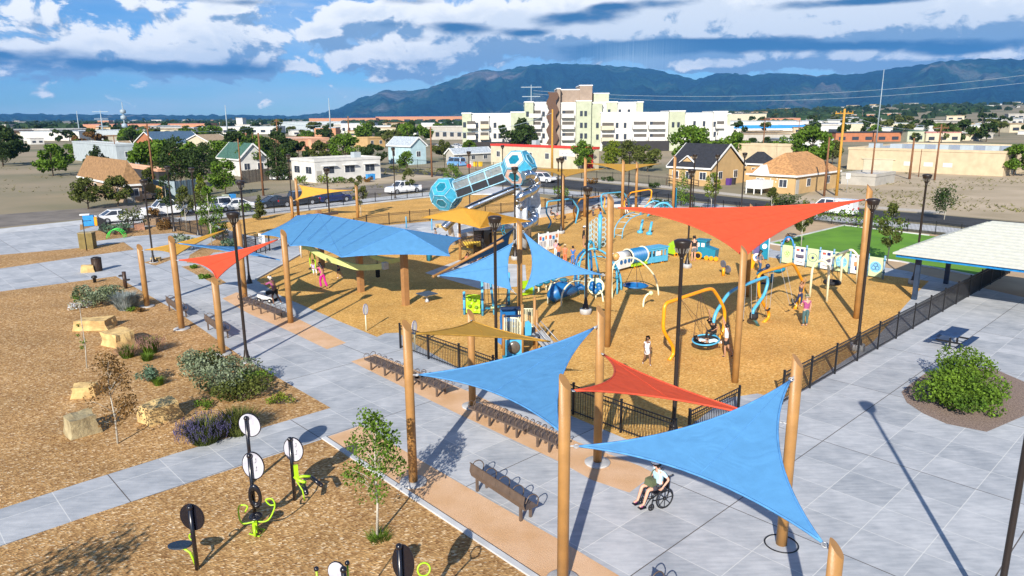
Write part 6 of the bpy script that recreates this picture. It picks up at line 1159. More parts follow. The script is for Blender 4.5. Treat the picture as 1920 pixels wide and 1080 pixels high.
pn('tall person in a black shirt and grey shorts beside the play locomotive', (1300, 489), 95, 1.85, STAND, 'black', 'grey', 'l', 'b', shorts=True, shoes='pink', bulk=1.2)
pn('woman in a long black dress and white hat by the hexagon climber', (1094, 462), 0, 1.7, STAND, 'black', 'black', 'm', 'b', dress='skirt', hat=(CL['white'], False), shoes='pink', sleeve=1.6)
pn('child in an orange shirt and straw hat behind the mast sail', (1059, 494), 80, 1.4, STAND, 'orange', 'orange', 'm', 'br', hat=(mk('straw', (.6, .45, .25), .8), True))
pn('child in a blue shirt right of the straw hat', (1074, 496), 100, 1.35, STAND, 'blue', 'blue', 'm', 'b')
pn('person with black hair left of the straw hat behind the mast sail', (1047, 490), 90, 1.35, STAND, 'orange', 'navy', 'm', 'b')
pn('person in pink shades standing by the white activity boards', (1042, 482), 60, 1.3, STAND, 'pink', 'lightblue', 'l', 'br')
pn('person in black leaning over behind the hexagon climber', (1126, 412), 190, 1.6, PUSH, 'black', 'blue', 'm', 'b', bulk=1.1)
pn('small child in teal behind the hexagon climber', (1112, 406), 240, 1.0, STAND, 'teal', 'navy', 'm', 'b')
pn('child in dark clothes climbing the pale blue arched ladder', (1174, 413), 120, 1.2, REACH, 'navy', 'white', 'm', 'b', z0=.7)
pn('adult in black beside the far left bucket swing', (1033, 414), 0, 1.5, SIT, 'black', 'black', 'm', 'b', z0=.3)
pn('toddler in pink in the far left bucket swing', (1045, 414), 200, 1.0, SIT, 'pink', 'char', 'm', 'b', z0=.25)
pn('woman in a magenta dress pushing the swing chair', (606, 541), 140, 1.68, PUSH, 'magenta', 'magenta', 'm', 'b', long_hair=True, dress='long', shoes='black', sleeve=.15)
pn('child in white sitting in the lime ringed swing chair', (589, 522), -60, 1.25, SIT, 'lav', 'white', 'm', 'b', z0=.3, long_hair=True)
pn('child in dark blue bending beside the woman in magenta', (636, 521), 190, 1.3, PUSH, 'navy', 'navy', 'm', 'b', shorts=True)
pn('boy sitting on the pale walk behind the canopy', (817, 443), 200, 1.5, SITG, 'grey', 'navy', 'm', 'b')
pn('dark haired person sitting left, half hidden behind the shade-painted sail', (876, 494), -40, 1.6, SITG, 'orange', 'char', 'm', 'b', long_hair=True); pn('dark haired person sitting right, half hidden behind the shade-painted sail', (893, 492), -120, 1.6, SITG, 'lav', 'char', 'm', 'b')
pn('person in a blue shirt behind the right tip of the blue canopy', (838, 478), 20, 1.6, STAND, 'blue', 'navy', 'm', 'b')
pn('man in a magenta shirt and white cap pushing a white wagon', (517, 571), 165, 1.68, PUSH, 'purple', 'black', 'd', 'g', hat=(CL['white'], False), shorts=True, shoes='lightblue', sleeve=1.4, bulk=1.15)
pn('person in dark clothes sitting in the shade of the small red sail', (1402, 535), 180, 1.4, SIT, 'black', 'char', 'd', 'b')
b = G(1490, 437); pn('person in a striped dark top sitting on the lawn near its left tip', (1477, 455), 200, 1.5, SITG, 'lav', 'char', 'm', 'b')
# wagon
b = G(502, 566); t = thing('beach_wagon', 'white toy car wagon with a black wheel pushed by the man in magenta', 'wagon', tuple(b), R(165)); q = MB(); q.ext([(-.5, -.27, .25), (.4, -.27, .2), (.55, -.27, .4), (.45, -.27, .62), (.1, -.27, .6), (-.1, -.27, .42), (-.5, -.27, .6)], (0, .54, 0)); q.build('tub', M['white'], t)
for x in (-.35, .38):
    for y in (-.3, .3): q = MB(); q.disc((x, y, .15), .15, .08, (0, 1, 0), 16); w_ = q.build('wheel', M['rubber'], t); q = MB(); q.disc((x, y * 1.14, .15), .06, .02, (0, 1, 0), 10); q.build('hub', M['white'], w_)
q = MB(); q.box((.2, -.28, .42), (.2, .02, .1)); q.build('red_badge', mk('print_red', (.6, .1, .08)), t); q = MB(); q.tube([(-.5, -.2, .5), (-.75, -.2, .95), (-.75, .2, .95), (-.5, .2, .5)], .02); q.build('handle', M['rubber'], t); q = MB(); q.box((-.25, 0, .62), (.4, .45, .2)); q.build('dark_bag', M['rubber'], t)
# wheelchair and rider
WB = G(1233, 944); WF = R(208)
t = thing('wheelchair', 'black wheelchair with spoked wheel on the plaza by the right blue sail', 'wheelchair', tuple(WB), WF - pi / 2); blk = M['blackgloss']
for s in (-1, 1):
    q = MB(); q.ring((.29 * s, 0, .31), .295, .022, (1, 0, 0), 32, 8); w_ = q.build('wheel', M['rubber'], t); q = MB(); q.ring((.32 * s, 0, .31), .25, .01, (1, 0, 0), 28, 5); q.cyl((.26 * s, 0, .31), (.33 * s, 0, .31), .04)
    for k in range(8): a = 2 * pi * k / 8; q.cyl((.29 * s, 0, .31), (.29 * s, .285 * cos(a), .31 + .285 * sin(a)), .012, n=5)
    q.build('spokes', M['black'], w_)
    q = MB(); q.ring((.22 * s, .42, .1), .085, .022, (1, 0, 0), 18, 6); w_ = q.build('castor', M['rubber'], t); q = MB(); q.box((.22 * s, .42, .1), (.03, .13, .02)); q.box((.22 * s, .42, .1), (.03, .02, .13)); q.cyl((.22 * s, .42, .12), (.22 * s, .38, .32), .016); q.build('castor_fork', M['black'], w_)
    q = MB(); q.tube([(.23 * s, -.22, .95), (.23 * s, -.2, .9), (.23 * s, -.18, .45), (.23 * s, -.15, .25), (.23 * s, .38, .3), (.23 * s, .4, .48), (.23 * s, -.18, .48)], .016, 6); q.tube([(.23 * s, .4, .46), (.2 * s, .52, .3), (.19 * s, .62, .14)], .014, 6); q.build('side_rails', M['black'], t)
    q = MB(); q.box((.25 * s, .08, .72), (.06, .38, .035)); q.bar((.25 * s, .22, .72), (.25 * s, .22, .48), .02); q.bar((.25 * s, -.06, .72), (.25 * s, -.06, .48), .02); q.build('armrest', blk, t)
    q = MB(); q.box((.13 * s, .68, .12), (.15, .2, .025)); q.build('footrest', blk, t); q = MB(); q.cyl((.23 * s, -.22, .93), (.23 * s, -.34, .95), .02); q.build('push_grip', blk, t)
q = MB(); q.box((0, .1, .5), (.44, .44, .05)); q.build('seat', blk, t); q = MB(); q.box((0, -.19, .72), (.44, .03, .42)); q.build('backrest', blk, t)
SW = P_(pel=(0, 0, .6), wai=(0, -.03, .74), che=(0, 0, .93), nec=(0, .05, 1.08), chi=(0, .09, 1.14), hea=(0, .11, 1.22), top=(0, .1, 1.3), sL=(-.17, .02, 1.04), eL=(-.28, -.12, .82), wL=(-.3, .08, .68), sR=(.17, .02, 1.04), eR=(.3, -.12, .82), wR=(.3, .08, .66),
  hL=(-.09, .04, .58), kL=(-.13, .46, .6), aL=(-.13, .6, .2), tL=(-.13, .74, .17), hR=(.09, .04, .58), kR=(.13, .46, .6), aR=(.13, .6, .2), tR=(.13, .74, .17))
wp = pn('person in light blue shirt and dark shorts in the wheelchair', tuple(WB), 208, 1.7, SW, 'lightblue', 'char', 'l', 'b', hat=(CL['white'], False), shorts=True, shoes='purple', sleeve=.75)
q = MB(); q.box((0, .3, .78), (.3, .22, .2), .2, .8); q.build('lap_bag', CL['olive'], wp); q = MB(); q.tube(catm([(.1, .25, .82), (.12, .14, 1.0), (.02, .1, 1.12), (-.12, .0, 1.1), (-.14, -.1, .95)], 4), .016, 5); q.build('bag_strap', CL['olive'], wp)
# ================================================================ houses
glassd = mk('window_glass', (.04, .05, .07), .15); wf = M['white']
def wmat(n, c): return mk('wall_' + n, c, .85, var=.06, scale=.8, bump=.1, bscale=20)
def rmat(n, c): return mk('roof_' + n, c, .85, var=.18, scale=3, bump=.4, bscale=12, det=6)
W_ = {'white': wmat('white', (.6, .59, .56)), 'cream': wmat('cream', (.55, .49, .36)), 'tan': wmat('tan', (.5, .33, .15)), 'beige': wmat('beige', (.55, .44, .29)), 'grey': wmat('grey', (.4, .38, .34)), 'blue': wmat('blue', (.4, .55, .6)), 'pblue': wmat('pale_blue', (.38, .43, .46)), 'brick': wmat('brick', (.4, .15, .07)), 'stone': wmat('stone', (.36, .25, .16)), 'pink': wmat('pink', (.62, .34, .22)), 'green': wmat('sage', (.42, .45, .33)), 'terra': wmat('terracotta', (.5, .24, .13)), 'bt': wmat('brown_tower', (.3, .23, .18)), 'red': wmat('red', (.55, .04, .03)), 'bblue': wmat('bright_blue', (.03, .25, .6)), 'dark': wmat('dark', (.03, .028, .03))}
R_ = {'black': rmat('black', (.025, .027, .035)), 'brown': rmat('brown', (.3, .17, .075)), 'orange': rmat('orange_brown', (.48, .25, .1)), 'blue': rmat('blue', (.06, .12, .2)), 'tan': rmat('tan', (.36, .27, .17)), 'green': rmat('green', (.05, .13, .1)), 'metal': rmat('metal', (.42, .47, .52)), 'flat': rmat('flat', (.55, .52, .48)), 'pink': rmat('pink', (.5, .22, .2))}
def win(t, mb_c, w, h, face, dep=.04, name='window'):
    """window on face 'x' (plane y=0, runs along x) or 'y' (plane x=0)"""
    x, z = mb_c; q = MB(); g = MB()
    if face == 'x': q.b2((x - w / 2 - .08, -dep, z - h / 2 - .08), (x + w / 2 + .08, .02, z + h / 2 + .08)); g.b2((x - w / 2, -dep - .012, z - h / 2), (x - .03, -dep + .01, z + h / 2)); g.b2((x + .03, -dep - .012, z - h / 2), (x + w / 2, -dep + .01, z + h / 2))
    else: q.b2((-dep, x - w / 2 - .08, z - h / 2 - .08), (.02, x + w / 2 + .08, z + h / 2 + .08)); g.b2((-dep - .012, x - w / 2, z - h / 2), (-dep + .01, x - .03, z + h / 2)); g.b2((-dep - .012, x + .03, z - h / 2), (-dep + .01, x + w / 2, z + h / 2))
    f = q.build(name, wf, t); g.build('pane', glassd, f)
def house(label, Npx, rpx, lpx, ytop, roof, rise, wall, rm, wx=2, wy=2, name='house', door=True, ov=.35, grp=None, maxd=26, trim=None, ww=1.1):
    N = G(*Npx); Lx = min(maxd, ext(N, E2, rpx)); Ly = min(maxd, ext(N, -E1, lpx)); h = HZ(N, ytop); t = thing(name, label, 'house' if 'house' in name else 'building', tuple(N), AB, grp)
    q = MB(); q.b2((0, 0, 0), (Lx, Ly, h)); q.build('wall', W_[wall], t); rf = R_[rm]; o = ov; r = rise; q = MB()
    if roof == 'flat':
        for a, b in (((-.1, -.1), (Lx + .1, .2)), ((-.1, Ly - .2), (Lx + .1, Ly + .1)), ((-.1, .2), (.2, Ly - .2)), ((Lx - .2, .2), (Lx + .1, Ly - .2))): q.b2((*a, h), (*b, h + .45))
        q.build('parapet', W_[trim or wall], t); q = MB(); q.b2((.2, .2, h), (Lx - .2, Ly - .2, h + .15)); q.build('roof', rf, t)
    else:
        if roof == 'gx': A = [(-o, -o, h), (Lx + o, -o, h), (Lx + o, Ly + o, h), (-o, Ly + o, h), (Lx / 2, -o, h + r), (Lx / 2, Ly + o, h + r)]; F = [(0, 4, 5, 3), (1, 2, 5, 4)]; gab = [[(0, 0, h), (Lx, 0, h), (Lx / 2, 0, h + r * .96)], [(0, Ly, h), (Lx, Ly, h), (Lx / 2, Ly, h + r * .96)]]
        elif roof == 'gy': A = [(-o, -o, h), (Lx + o, -o, h), (Lx + o, Ly + o, h), (-o, Ly + o, h), (-o, Ly / 2, h + r), (Lx + o, Ly / 2, h + r)]; F = [(0, 1, 5, 4), (2, 3, 4, 5)]; gab = [[(0, 0, h), (0, Ly, h), (0, Ly / 2, h + r * .96)], [(Lx, 0, h), (Lx, Ly, h), (Lx, Ly / 2, h + r * .96)]]
        else:
            m = min(Lx, Ly) / 2; A = [(-o, -o, h), (Lx + o, -o, h), (Lx + o, Ly + o, h), (-o, Ly + o, h), (m, m, h + r), (Lx - m, Ly - m, h + r)] ; gab = []
            F = [(0, 1, 5, 4), (1, 2, 5), (2, 3, 4, 5), (3, 0, 4)] if Lx >= Ly else [(0, 1, 4), (1, 2, 5, 4), (2, 3, 5), (3, 0, 4, 5)]
        A = [V(p) for p in A]; n = len(A); q.add(A + [p + V((0, 0, .14)) for p in A], [f[::-1] for f in F] + [tuple(i + n for i in f) for f in F]); rf_ = q.build('roof', rf, t); q = MB()
        for i in range(4): q.bar(A[i] + V((0, 0, .02)), A[(i + 1) % 4] + V((0, 0, .02)), .08, .26) if (roof[0] == 'h' or (roof == 'gx') == (i in (1, 3))) else None
        if roof == 'gx': [q.bar(A[a] + V((0, 0, .06)), A[b] + V((0, 0, .06)), .08, .28) for a, b in ((0, 4), (1, 4), (2, 5), (3, 5))]
        if roof == 'gy': [q.bar(A[a] + V((0, 0, .06)), A[b] + V((0, 0, .06)), .08, .28) for a, b in ((0, 4), (3, 4), (2, 5), (1, 5))]
        q.build('fascia', wf, rf_)
        if gab: q = MB(); [q.ext(g, (0, .15 if k == 0 else -.15, 0) if roof == 'gx' else (.15 if k == 0 else -.15, 0, 0)) for k, g in enumerate(gab)]; q.build('gable', W_[wall], t)
    rows = 2 if h > 5.2 else 1
    for rw in range(rows):
        zc = h / rows * (rw + .58)
        for k in range(wx): win(t, ((k + .5 + (.15 if door else 0)) * Lx / (wx + (.2 if door else 0)), zc), ww, min(1.2, h * .4), 'x')
        for k in range(wy): win(t, ((k + .5) * Ly / wy, zc), ww, min(1.2, h * .4), 'y')
    if door: q = MB(); q.b2((.25, -.05, 0), (1.2, .0, 2.05)); d = q.build('door', W_['grey'], t); q = MB(); q.box((1.05, -.08, 1.0), (.06, .06, .06)); q.build('handle', M['galv'], d)
    return t, N, Lx, Ly, h
hA = house('low white flat roofed house with paired windows and a swamp cooler', (592, 343), 714, 549, 304, 'flat', 0, 'white', 'flat', 3, 2, ww=2.0)
t, N, Lx, Ly, h = hA; q = MB(); q.box((Lx * .72, 2.2, h + .75), (1.4, 1.2, 1.1)); q.build('roof_cooler', W_['pblue'], t)
for k in range(3): q = MB(); q.b2(((k + .65) * Lx / 3.2 - 1.4, -.6, h * .78), ((k + .65) * Lx / 3.2 + 1.4, 0, h * .81)); q.build('awning', wf, t)
house('two storey pale blue house with a pale metal gable roof', (771, 309), 799, 729, 275, 'gx', 2.1, 'blue', 'metal', 1, 2, door=False)
house('long grey shed with a pale metal roof and cream gable', (852, 307), 921, 837, 290, 'gy', 1.4, 'grey', 'metal', 3, 1, name='shed_building', door=False)
hR = house('long cream flat building with a red stripe along its top', (1112, 320), 1122, 921, 280, 'flat', 0, 'cream', 'flat', 0, 6, name='shop_building', trim='red', maxd=48, door=False)
t, N, Lx, Ly, h = hR; q = MB(); q.b2((-.08, 0, .5), (0, 2.2, h * .8)); q.build('red_door_panel', W_['red'], t); q = MB(); q.b2((-.1, 5, h * .62), (-.02, 9.5, h * .9)); s_ = q.build('shop_sign', wf, t); q = MB(); q.tube([(-.13, 5.5 + k * .35, h * .76 + .18 * sin(k * 1.9)) for k in range(10)], .05, 4); q.build('sign_script', mk('print_navy', (.02, .03, .15), .5), s_)
q = MB(); q.box((3, Ly * .62, h + .9), (1.3, 1.3, 1)); q.build('roof_cooler', W_['pblue'], t)
hG = house('tan gabled house with a black roof and white trim facing the park', (1330, 350), 1392, 1254, 317, 'gx', 3.6, 'tan', 'black', 2, 3)
t, N, Lx, Ly, h = hG; q = MB(); q.ext([(.9, Ly * .62 - 1.5, h + .55), (.9, Ly * .62 + 1.5, h + .55), (.9, Ly * .62, h + 1.7)], (2.6, 0, 0)); dm = q.build('dormer', W_['tan'], t); q = MB(); q.bar((.75, Ly * .62 - 1.8, h + .5), (.75, Ly * .62, h + 1.9), .3, .12); q.bar((.75, Ly * .62 + 1.8, h + .5), (.75, Ly * .62, h + 1.9), .3, .12); q.build('dormer_trim', wf, dm)
q = MB(); [q.bar((-1.6, y, 0), (-1.6, y, 1.0), .1) for y in (1, 3, 5, 7)]; q.bar((-1.6, 1, 1.0), (-1.6, 7, 1.6), .1); q.bar((-1.6, 1, .5), (-1.6, 7, 1.1), .08); q.build('ramp_rail', M['brown'], t)
house('tan wing with a black hipped roof right of the gabled house', (1436, 343), 1452, 1393, 309, 'hip', 1.9, 'tan', 'black', 1, 1, door=False)
hO = house('tan corner house with an orange brown hipped roof', (1489, 365), 1569, 1403, 331, 'hip', 2.9, 'tan', 'orange', 2, 2)
t, N, Lx, Ly, h = hO; q = MB(); q.ext([(-.3, Ly * .72 - 1.4, h + .1), (-.3, Ly * .72 + 1.4, h + .1), (-.3, Ly * .72, h + 1.4)], (3, 0, 0)); dm = q.build('dormer', wf, t); q = MB(); q.b2((-3.4, Ly * .45, .8), (-.1, Ly * .8, 1.9)); q.build('porch_screen', wf, t)
for y in (.46, .62, .79): q = MB(); q.box((-3.3, Ly * y, .4), (.12, .12, .8)); q.build('porch_leg', wf, t)
for k in range(6): q = MB(); q.disc((-.02, 3.2 + .5 * cos(k), 2.0 + .5 * sin(k)), .09, .04, (1, 0, 0), 8); q.build('wall_tile', wf, t)
hB = house('wide beige windowless building with a garage door beyond the sandy lot', (1880, 331), 1960, 1588, 288, 'flat', 0, 'beige', 'metal', 0, 0, name='warehouse_building', maxd=70, door=False)
t, N, Lx, Ly, h = hB; q = MB(); q.b2((-.12, Ly * .78 - 2.8, 0), (0, Ly * .78 + 2.8, h * .55)); q.b2((-.2, Ly * .78 - 3.2, h * .55), (0, Ly * .78 + 3.2, h * .6)); q.build('garage_door', W_['cream'], t)
for y in (.3, .42, .55): q = MB(); q.b2((-.06, Ly * y, h * .3), (0, Ly * y + 1.6, h * .5)); q.build('pale_patch', W_['white'], t)
for k in range(6): q = MB(); q.box((3, Ly * (.1 + .15 * k), h + .7), (1.6, 2.2, 1.0)); q.build('roof_unit', W_['pblue'], t)
house('low pale concrete annex left of the sandy lot', (1640, 349), 1676, 1577, 332, 'flat', 0, 'grey', 'flat', 0, 0, name='annex_building', door=False)
house('long beige building behind the black hipped roof', (1484, 312), 1500, 1374, 275, 'flat', 0, 'beige', 'metal', 0, 0, name='store_building', maxd=60, door=False)
house('old house with a brown shingle roof and stone walls at the left edge', (236, 381), 268, 60, 348, 'hip', 3.1, 'stone', 'brown', 1, 4, maxd=22)
house('carport with painted inside shade and an orange brown fascia behind the wooden gate', (300, 352), 322, 226, 322, 'flat', 0, 'dark', 'metal', 0, 0, name='carport_building', trim='pink', door=False)  # solid box; shade of the open inside is painted as dark walls
house('pale blue grey stucco building at the upper left', (222, 312), 262, 120, 274, 'flat', 0, 'pblue', 'flat', 1, 1, name='stucco_building', maxd=40, door=False)
house('brick house with a slate blue roof and a small front gable', (300, 296), 386, 256, 271, 'gy', 3.4, 'brick', 'blue', 4, 1, maxd=34, door=False)
house('two storey tan house with a tan roof behind the dark trees', (405, 298), 446, 344, 272, 'gy', 2.6, 'cream', 'tan', 2, 1, maxd=30, door=False)
house('white gable house with a green roof left of the conifer', (452, 331), 502, 412, 300, 'gx', 3.0, 'white', 'green', 2, 1, maxd=24, door=False)
house('small house with a pink and tan roof beside the stucco building', (236, 303), 254, 219, 280, 'gy', 2, 'brick', 'tan', 1, 1, maxd=16, door=False)
house('peach coloured flat store behind the conifer', (545, 284), 618, 498, 262, 'flat', 0, 'pink', 'flat', 0, 0, name='store_building', maxd=60, door=False)
house('peach flat building above the white house', (585, 283), 612, 560, 264, 'flat', 0, 'pink', 'flat', 0, 0, name='store_building', maxd=40, door=False)
house('small tan adobe house between the two big tree clumps', (690, 277), 722, 664, 260, 'flat', 0, 'tan', 'flat', 2, 0, maxd=30, door=False)
# far buildings seen as blocks: (x0, x1, ytop, ybase, wall, label)
def block(label, x0, x1, yt, yb, wall, rm='flat', dep=12, name='far_building', stripe=None, n=0, grp=None):
    a = G(x0, yb); Y = a.y; Y = min(Y, 6000); a = AT(x0, yb, Y); b = AT(x1, yb, Y); z0 = gz((a.x + b.x) / 2, Y) - .5; h = AT((x0 + x1) / 2, yt, Y).z - z0; w = b.x - a.x
    t = thing(name, label, 'building', ((a.x + b.x) / 2, Y, z0), 0, grp); q = MB(); q.b2((-w / 2, 0, 0), (w / 2, dep, h)); q.build('wall', W_[wall], t); q = MB(); q.b2((-w / 2 - .2, -.2, h), (w / 2 + .2, dep + .2, h + max(.3, h * .06))); q.build('roof', R_[rm], t)
    if stripe: q = MB(); q.b2((-w / 2, -.15, h * .45), (w / 2, -.02, h * .72)); q.build('stripe', W_[stripe], t)
    for k in range(n): q = MB(); x = -w / 2 + (k + .5) * w / n; q.b2((x - w / n * .25, -.12, h * .3), (x + w / n * .25, -.02, h * .62)); q.build('window', glassd, t)
    return t
for a in [('very long low terracotta building on the left skyline', 157, 385, 233, 246, 'terra', 'pink', 30), ('long low terracotta building left of the mountains', 580, 705, 222, 232, 'terra', 'pink', 30), ('long terracotta building behind the parking lot', 705, 870, 219, 231, 'terra', 'pink', 30, 'far_building', None, 7), ('white factory with stacked vents on the left horizon', 444, 456, 222, 240, 'white', 'metal'), ('white factory sheds in a row below the green tank', 380, 520, 238, 252, 'white', 'metal', 20, 'far_building', None, 8), ('wide pale green warehouse below the left mountain foot', 520, 640, 229, 247, 'pblue', 'metal', 20),
    ('white warehouse with dark windows behind the tree clumps', 640, 700, 232, 250, 'white', 'metal', 20, 'far_building', None, 6), ('orange painted shop with a white canopy roof', 590, 630, 240, 256, 'terra', 'metal', 12), ('white flat store with blue edge above the tan adobe house', 690, 760, 236, 250, 'white', 'bblue' if 0 else 'metal', 15), ('grey car park building left of the white apartments', 800, 868, 238, 262, 'grey', 'flat', 15, 'far_building', None, 5), ('white store with a purple roof edge left of the apartments', 790, 850, 230, 240, 'white', 'blue', 15),
    ('pale warehouse in front of the left terracotta roofs', 150, 235, 245, 262, 'pblue', 'metal', 20), ('long white warehouse at the far left edge', 40, 150, 247, 264, 'white', 'metal', 20), ('light cream hall right of the apartments', 1362, 1436, 214, 232, 'cream', 'flat', 20), ('wide store with a bright blue band right of the apartments', 1358, 1540, 228, 250, 'white', 'metal', 25, 'far_building', 'bblue'), ('terracotta hall behind the blue banded store', 1443, 1500, 222, 236, 'terra', 'pink', 15),
    ('pale yellow twin tower block on the horizon, left one', 1442, 1451, 192, 206, 'cream', 'tan', 20), ('pale yellow twin tower block on the horizon, right one', 1453, 1466, 193, 206, 'beige', 'tan', 20), ('long red roofed arena on the skyline right of the apartments', 1204, 1375, 201, 208, 'terra', 'pink', 40), ('small pink building on top of the arena roof line', 1222, 1246, 196, 204, 'pink', 'pink', 10), ('very long terracotta wall below the right hand mountain', 1535, 1700, 203, 211, 'terra', 'pink', 30), ('blue and white school building at the far right', 1700, 1790, 200, 208, 'pblue', 'blue', 30, 'far_building', None, 9),
    ('wide cream warehouse behind the big right tree', 1570, 1700, 232, 252, 'cream', 'metal', 25), ('dark red brick workshop with a black eave', 1566, 1690, 249, 266, 'brick', 'black', 15, 'workshop', None, 5), ('white workshop roof beside the steel mast', 1650, 1730, 240, 256, 'white', 'metal', 15), ('dark green workshop with a big door', 1700, 1732, 246, 266, 'green', 'green', 12, 'workshop', None, 2), ('white shop with a red roof edge at the right', 1735, 1800, 249, 266, 'cream', 'pink', 12, 'workshop', None, 3), ('white warehouse roofs at the upper right', 1730, 1850, 236, 250, 'white', 'metal', 20), ('pale yard shed between tree and brick workshop', 1470, 1560, 262, 282, 'white', 'metal', 12, 'shed', None, 4), ('long low grey roofed shed behind the beige store', 1370, 1480, 252, 272, 'grey', 'tan', 15, 'shed', None, 4)]: block(*a)
# apartment complex
YA = 238.; zA = gz(0, 0); ax0 = AT(867, 280, YA); t = thing('apartment_building', 'large white and sage green apartment complex with a brown lift tower', 'apartment building', (AT(1110, 280, YA).x, YA, 0))
def ab(x0, x1, yt, dy, wall, yb=290, dep=14, nm='wing'):
    a, b = AT(x0, 250, YA + dy), AT(x1, 250, YA + dy); h = AT((x0 + x1) / 2, yt, YA + dy).z; z0 = 0 if yb >= 290 else AT(x0, yb, YA + dy).z; q = MB(); q.b2((a.x, a.y, z0), (b.x, a.y + dep, h)); o = q.build(nm, W_[wall], t, world=True)
    q = MB(); tl = V(t.location); q.b2(V((a.x - .15, a.y - .15, h)) - tl, V((b.x + .15, a.y + dep, h + .3)) - tl); q.build('cornice', wf, o); return o
for a in [(867, 985, 214, 0, 'white'), (867, 884, 213, -1.5, 'green'), (884, 917, 218, -.8, 'white'), (958, 985, 211, -1, 'green'), (985, 1030, 193, .5, 'white'), (984, 1000, 192, -1.2, 'green'), (1044, 1086, 169, 2, 'bt'), (1086, 1109, 161, 1.5, 'bt'), (1044, 1050, 167, -1, 'bt'), (1112, 1140, 176, 5, 'green'), (1050, 1084, 194, .6, 'white'), (1080, 1108, 190, -1.5, 'green'), (1108, 1203, 193, 3, 'white'), (1137, 1156, 192, 2, 'green'), (1193, 1204, 192, 1.6, 'green'), (1108, 1128, 194, .3, 'green'), (1126, 1256, 212, -.5, 'white'), (1254, 1283, 209, -2, 'green'), (1283, 1362, 213, -.5, 'white'), (1336, 1362, 210, -1.5, 'white'), (1347, 1375, 238, -2, 'white'), (1362, 1368, 214, 1, 'green')]: ab(*a)
wc = 0
for (x, ys, dy) in [(871, (234, 254), -1.6), (894, (235, 255), -.9), (928, (235, 255), 0), (937, (255,), 0), (989, (214, 235, 255), -1.3), (1019, (214, 235, 255), .5), (1042, (214, 235, 255), .5), (1057, (213, 255), .5), (1090, (213, 235, 255), -1.6), (1098, (213, 235, 255), -1.6), (1120, (235, 257), .2), (1125, (209,), 3), (1142, (210,), 2), (1162, (210,), 2.9), (1179, (210,), 2.9), (1157, (235, 256), -.6), (1172, (235, 256), -.6), (1221, (233, 256), -.6), (1262, (234, 256), -2.1), (1272, (234, 256), -2.1), (1320, (232, 250), -.6), (1340, (233, 252), -1.6), (1302, (232,), -.6)]:
    for y in ys: a = AT(x - 2.6, y + 4.5, YA + dy); b = AT(x + 2.6, y - 5, YA + dy); q = MB(); q.b2((a.x, a.y - .12, a.z), (b.x, a.y - .02, b.z)); q.build('window', glassd, t, world=True); wc += 1
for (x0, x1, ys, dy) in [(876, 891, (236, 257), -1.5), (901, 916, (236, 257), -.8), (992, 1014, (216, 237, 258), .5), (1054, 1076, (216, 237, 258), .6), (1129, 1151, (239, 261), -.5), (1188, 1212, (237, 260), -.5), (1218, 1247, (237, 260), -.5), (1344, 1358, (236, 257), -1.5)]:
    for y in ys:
        a = AT(x0, y + 1, YA + dy); b = AT(x1, y - 9, YA + dy); q = MB(); q.b2((a.x, a.y - .06, a.z), (b.x, a.y - .01, b.z)); rc = q.build('recess_shade_panel', mk('balcony_shade', (.1, .09, .08), .9), t, world=True)  # flat dark panel on the wall; recess shade is put into its colour
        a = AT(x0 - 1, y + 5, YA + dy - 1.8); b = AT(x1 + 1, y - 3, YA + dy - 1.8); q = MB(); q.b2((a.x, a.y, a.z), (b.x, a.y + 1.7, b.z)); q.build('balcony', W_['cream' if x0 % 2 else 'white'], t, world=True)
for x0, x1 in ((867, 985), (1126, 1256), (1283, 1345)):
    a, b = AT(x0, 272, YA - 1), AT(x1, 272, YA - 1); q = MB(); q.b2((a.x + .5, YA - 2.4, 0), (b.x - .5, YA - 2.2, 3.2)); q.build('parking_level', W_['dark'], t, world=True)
q = MB(); P = [AT(1036 + 3 * sin(k * 1.3), 173 + k * 5.4, YA - 2.5) for k in range(19)]; vs = []
for p in P: vs += [p + V((-1.5, 0, 0)), p + V((1.5, 0, 0)), p + V((1.5, 1.2, 0)), p + V((-1.5, 1.2, 0))]
q.add(vs, [(4 * i + k, 4 * i + (k + 1) % 4, 4 * i + 4 + (k + 1) % 4, 4 * i + 4 + k) for i in range(len(P) - 1) for k in range(4)] + [(3, 2, 1, 0)]); q.build('wavy_screen', mk('rust_brown_metal', (.1, .05, .03), .7), t, world=True)
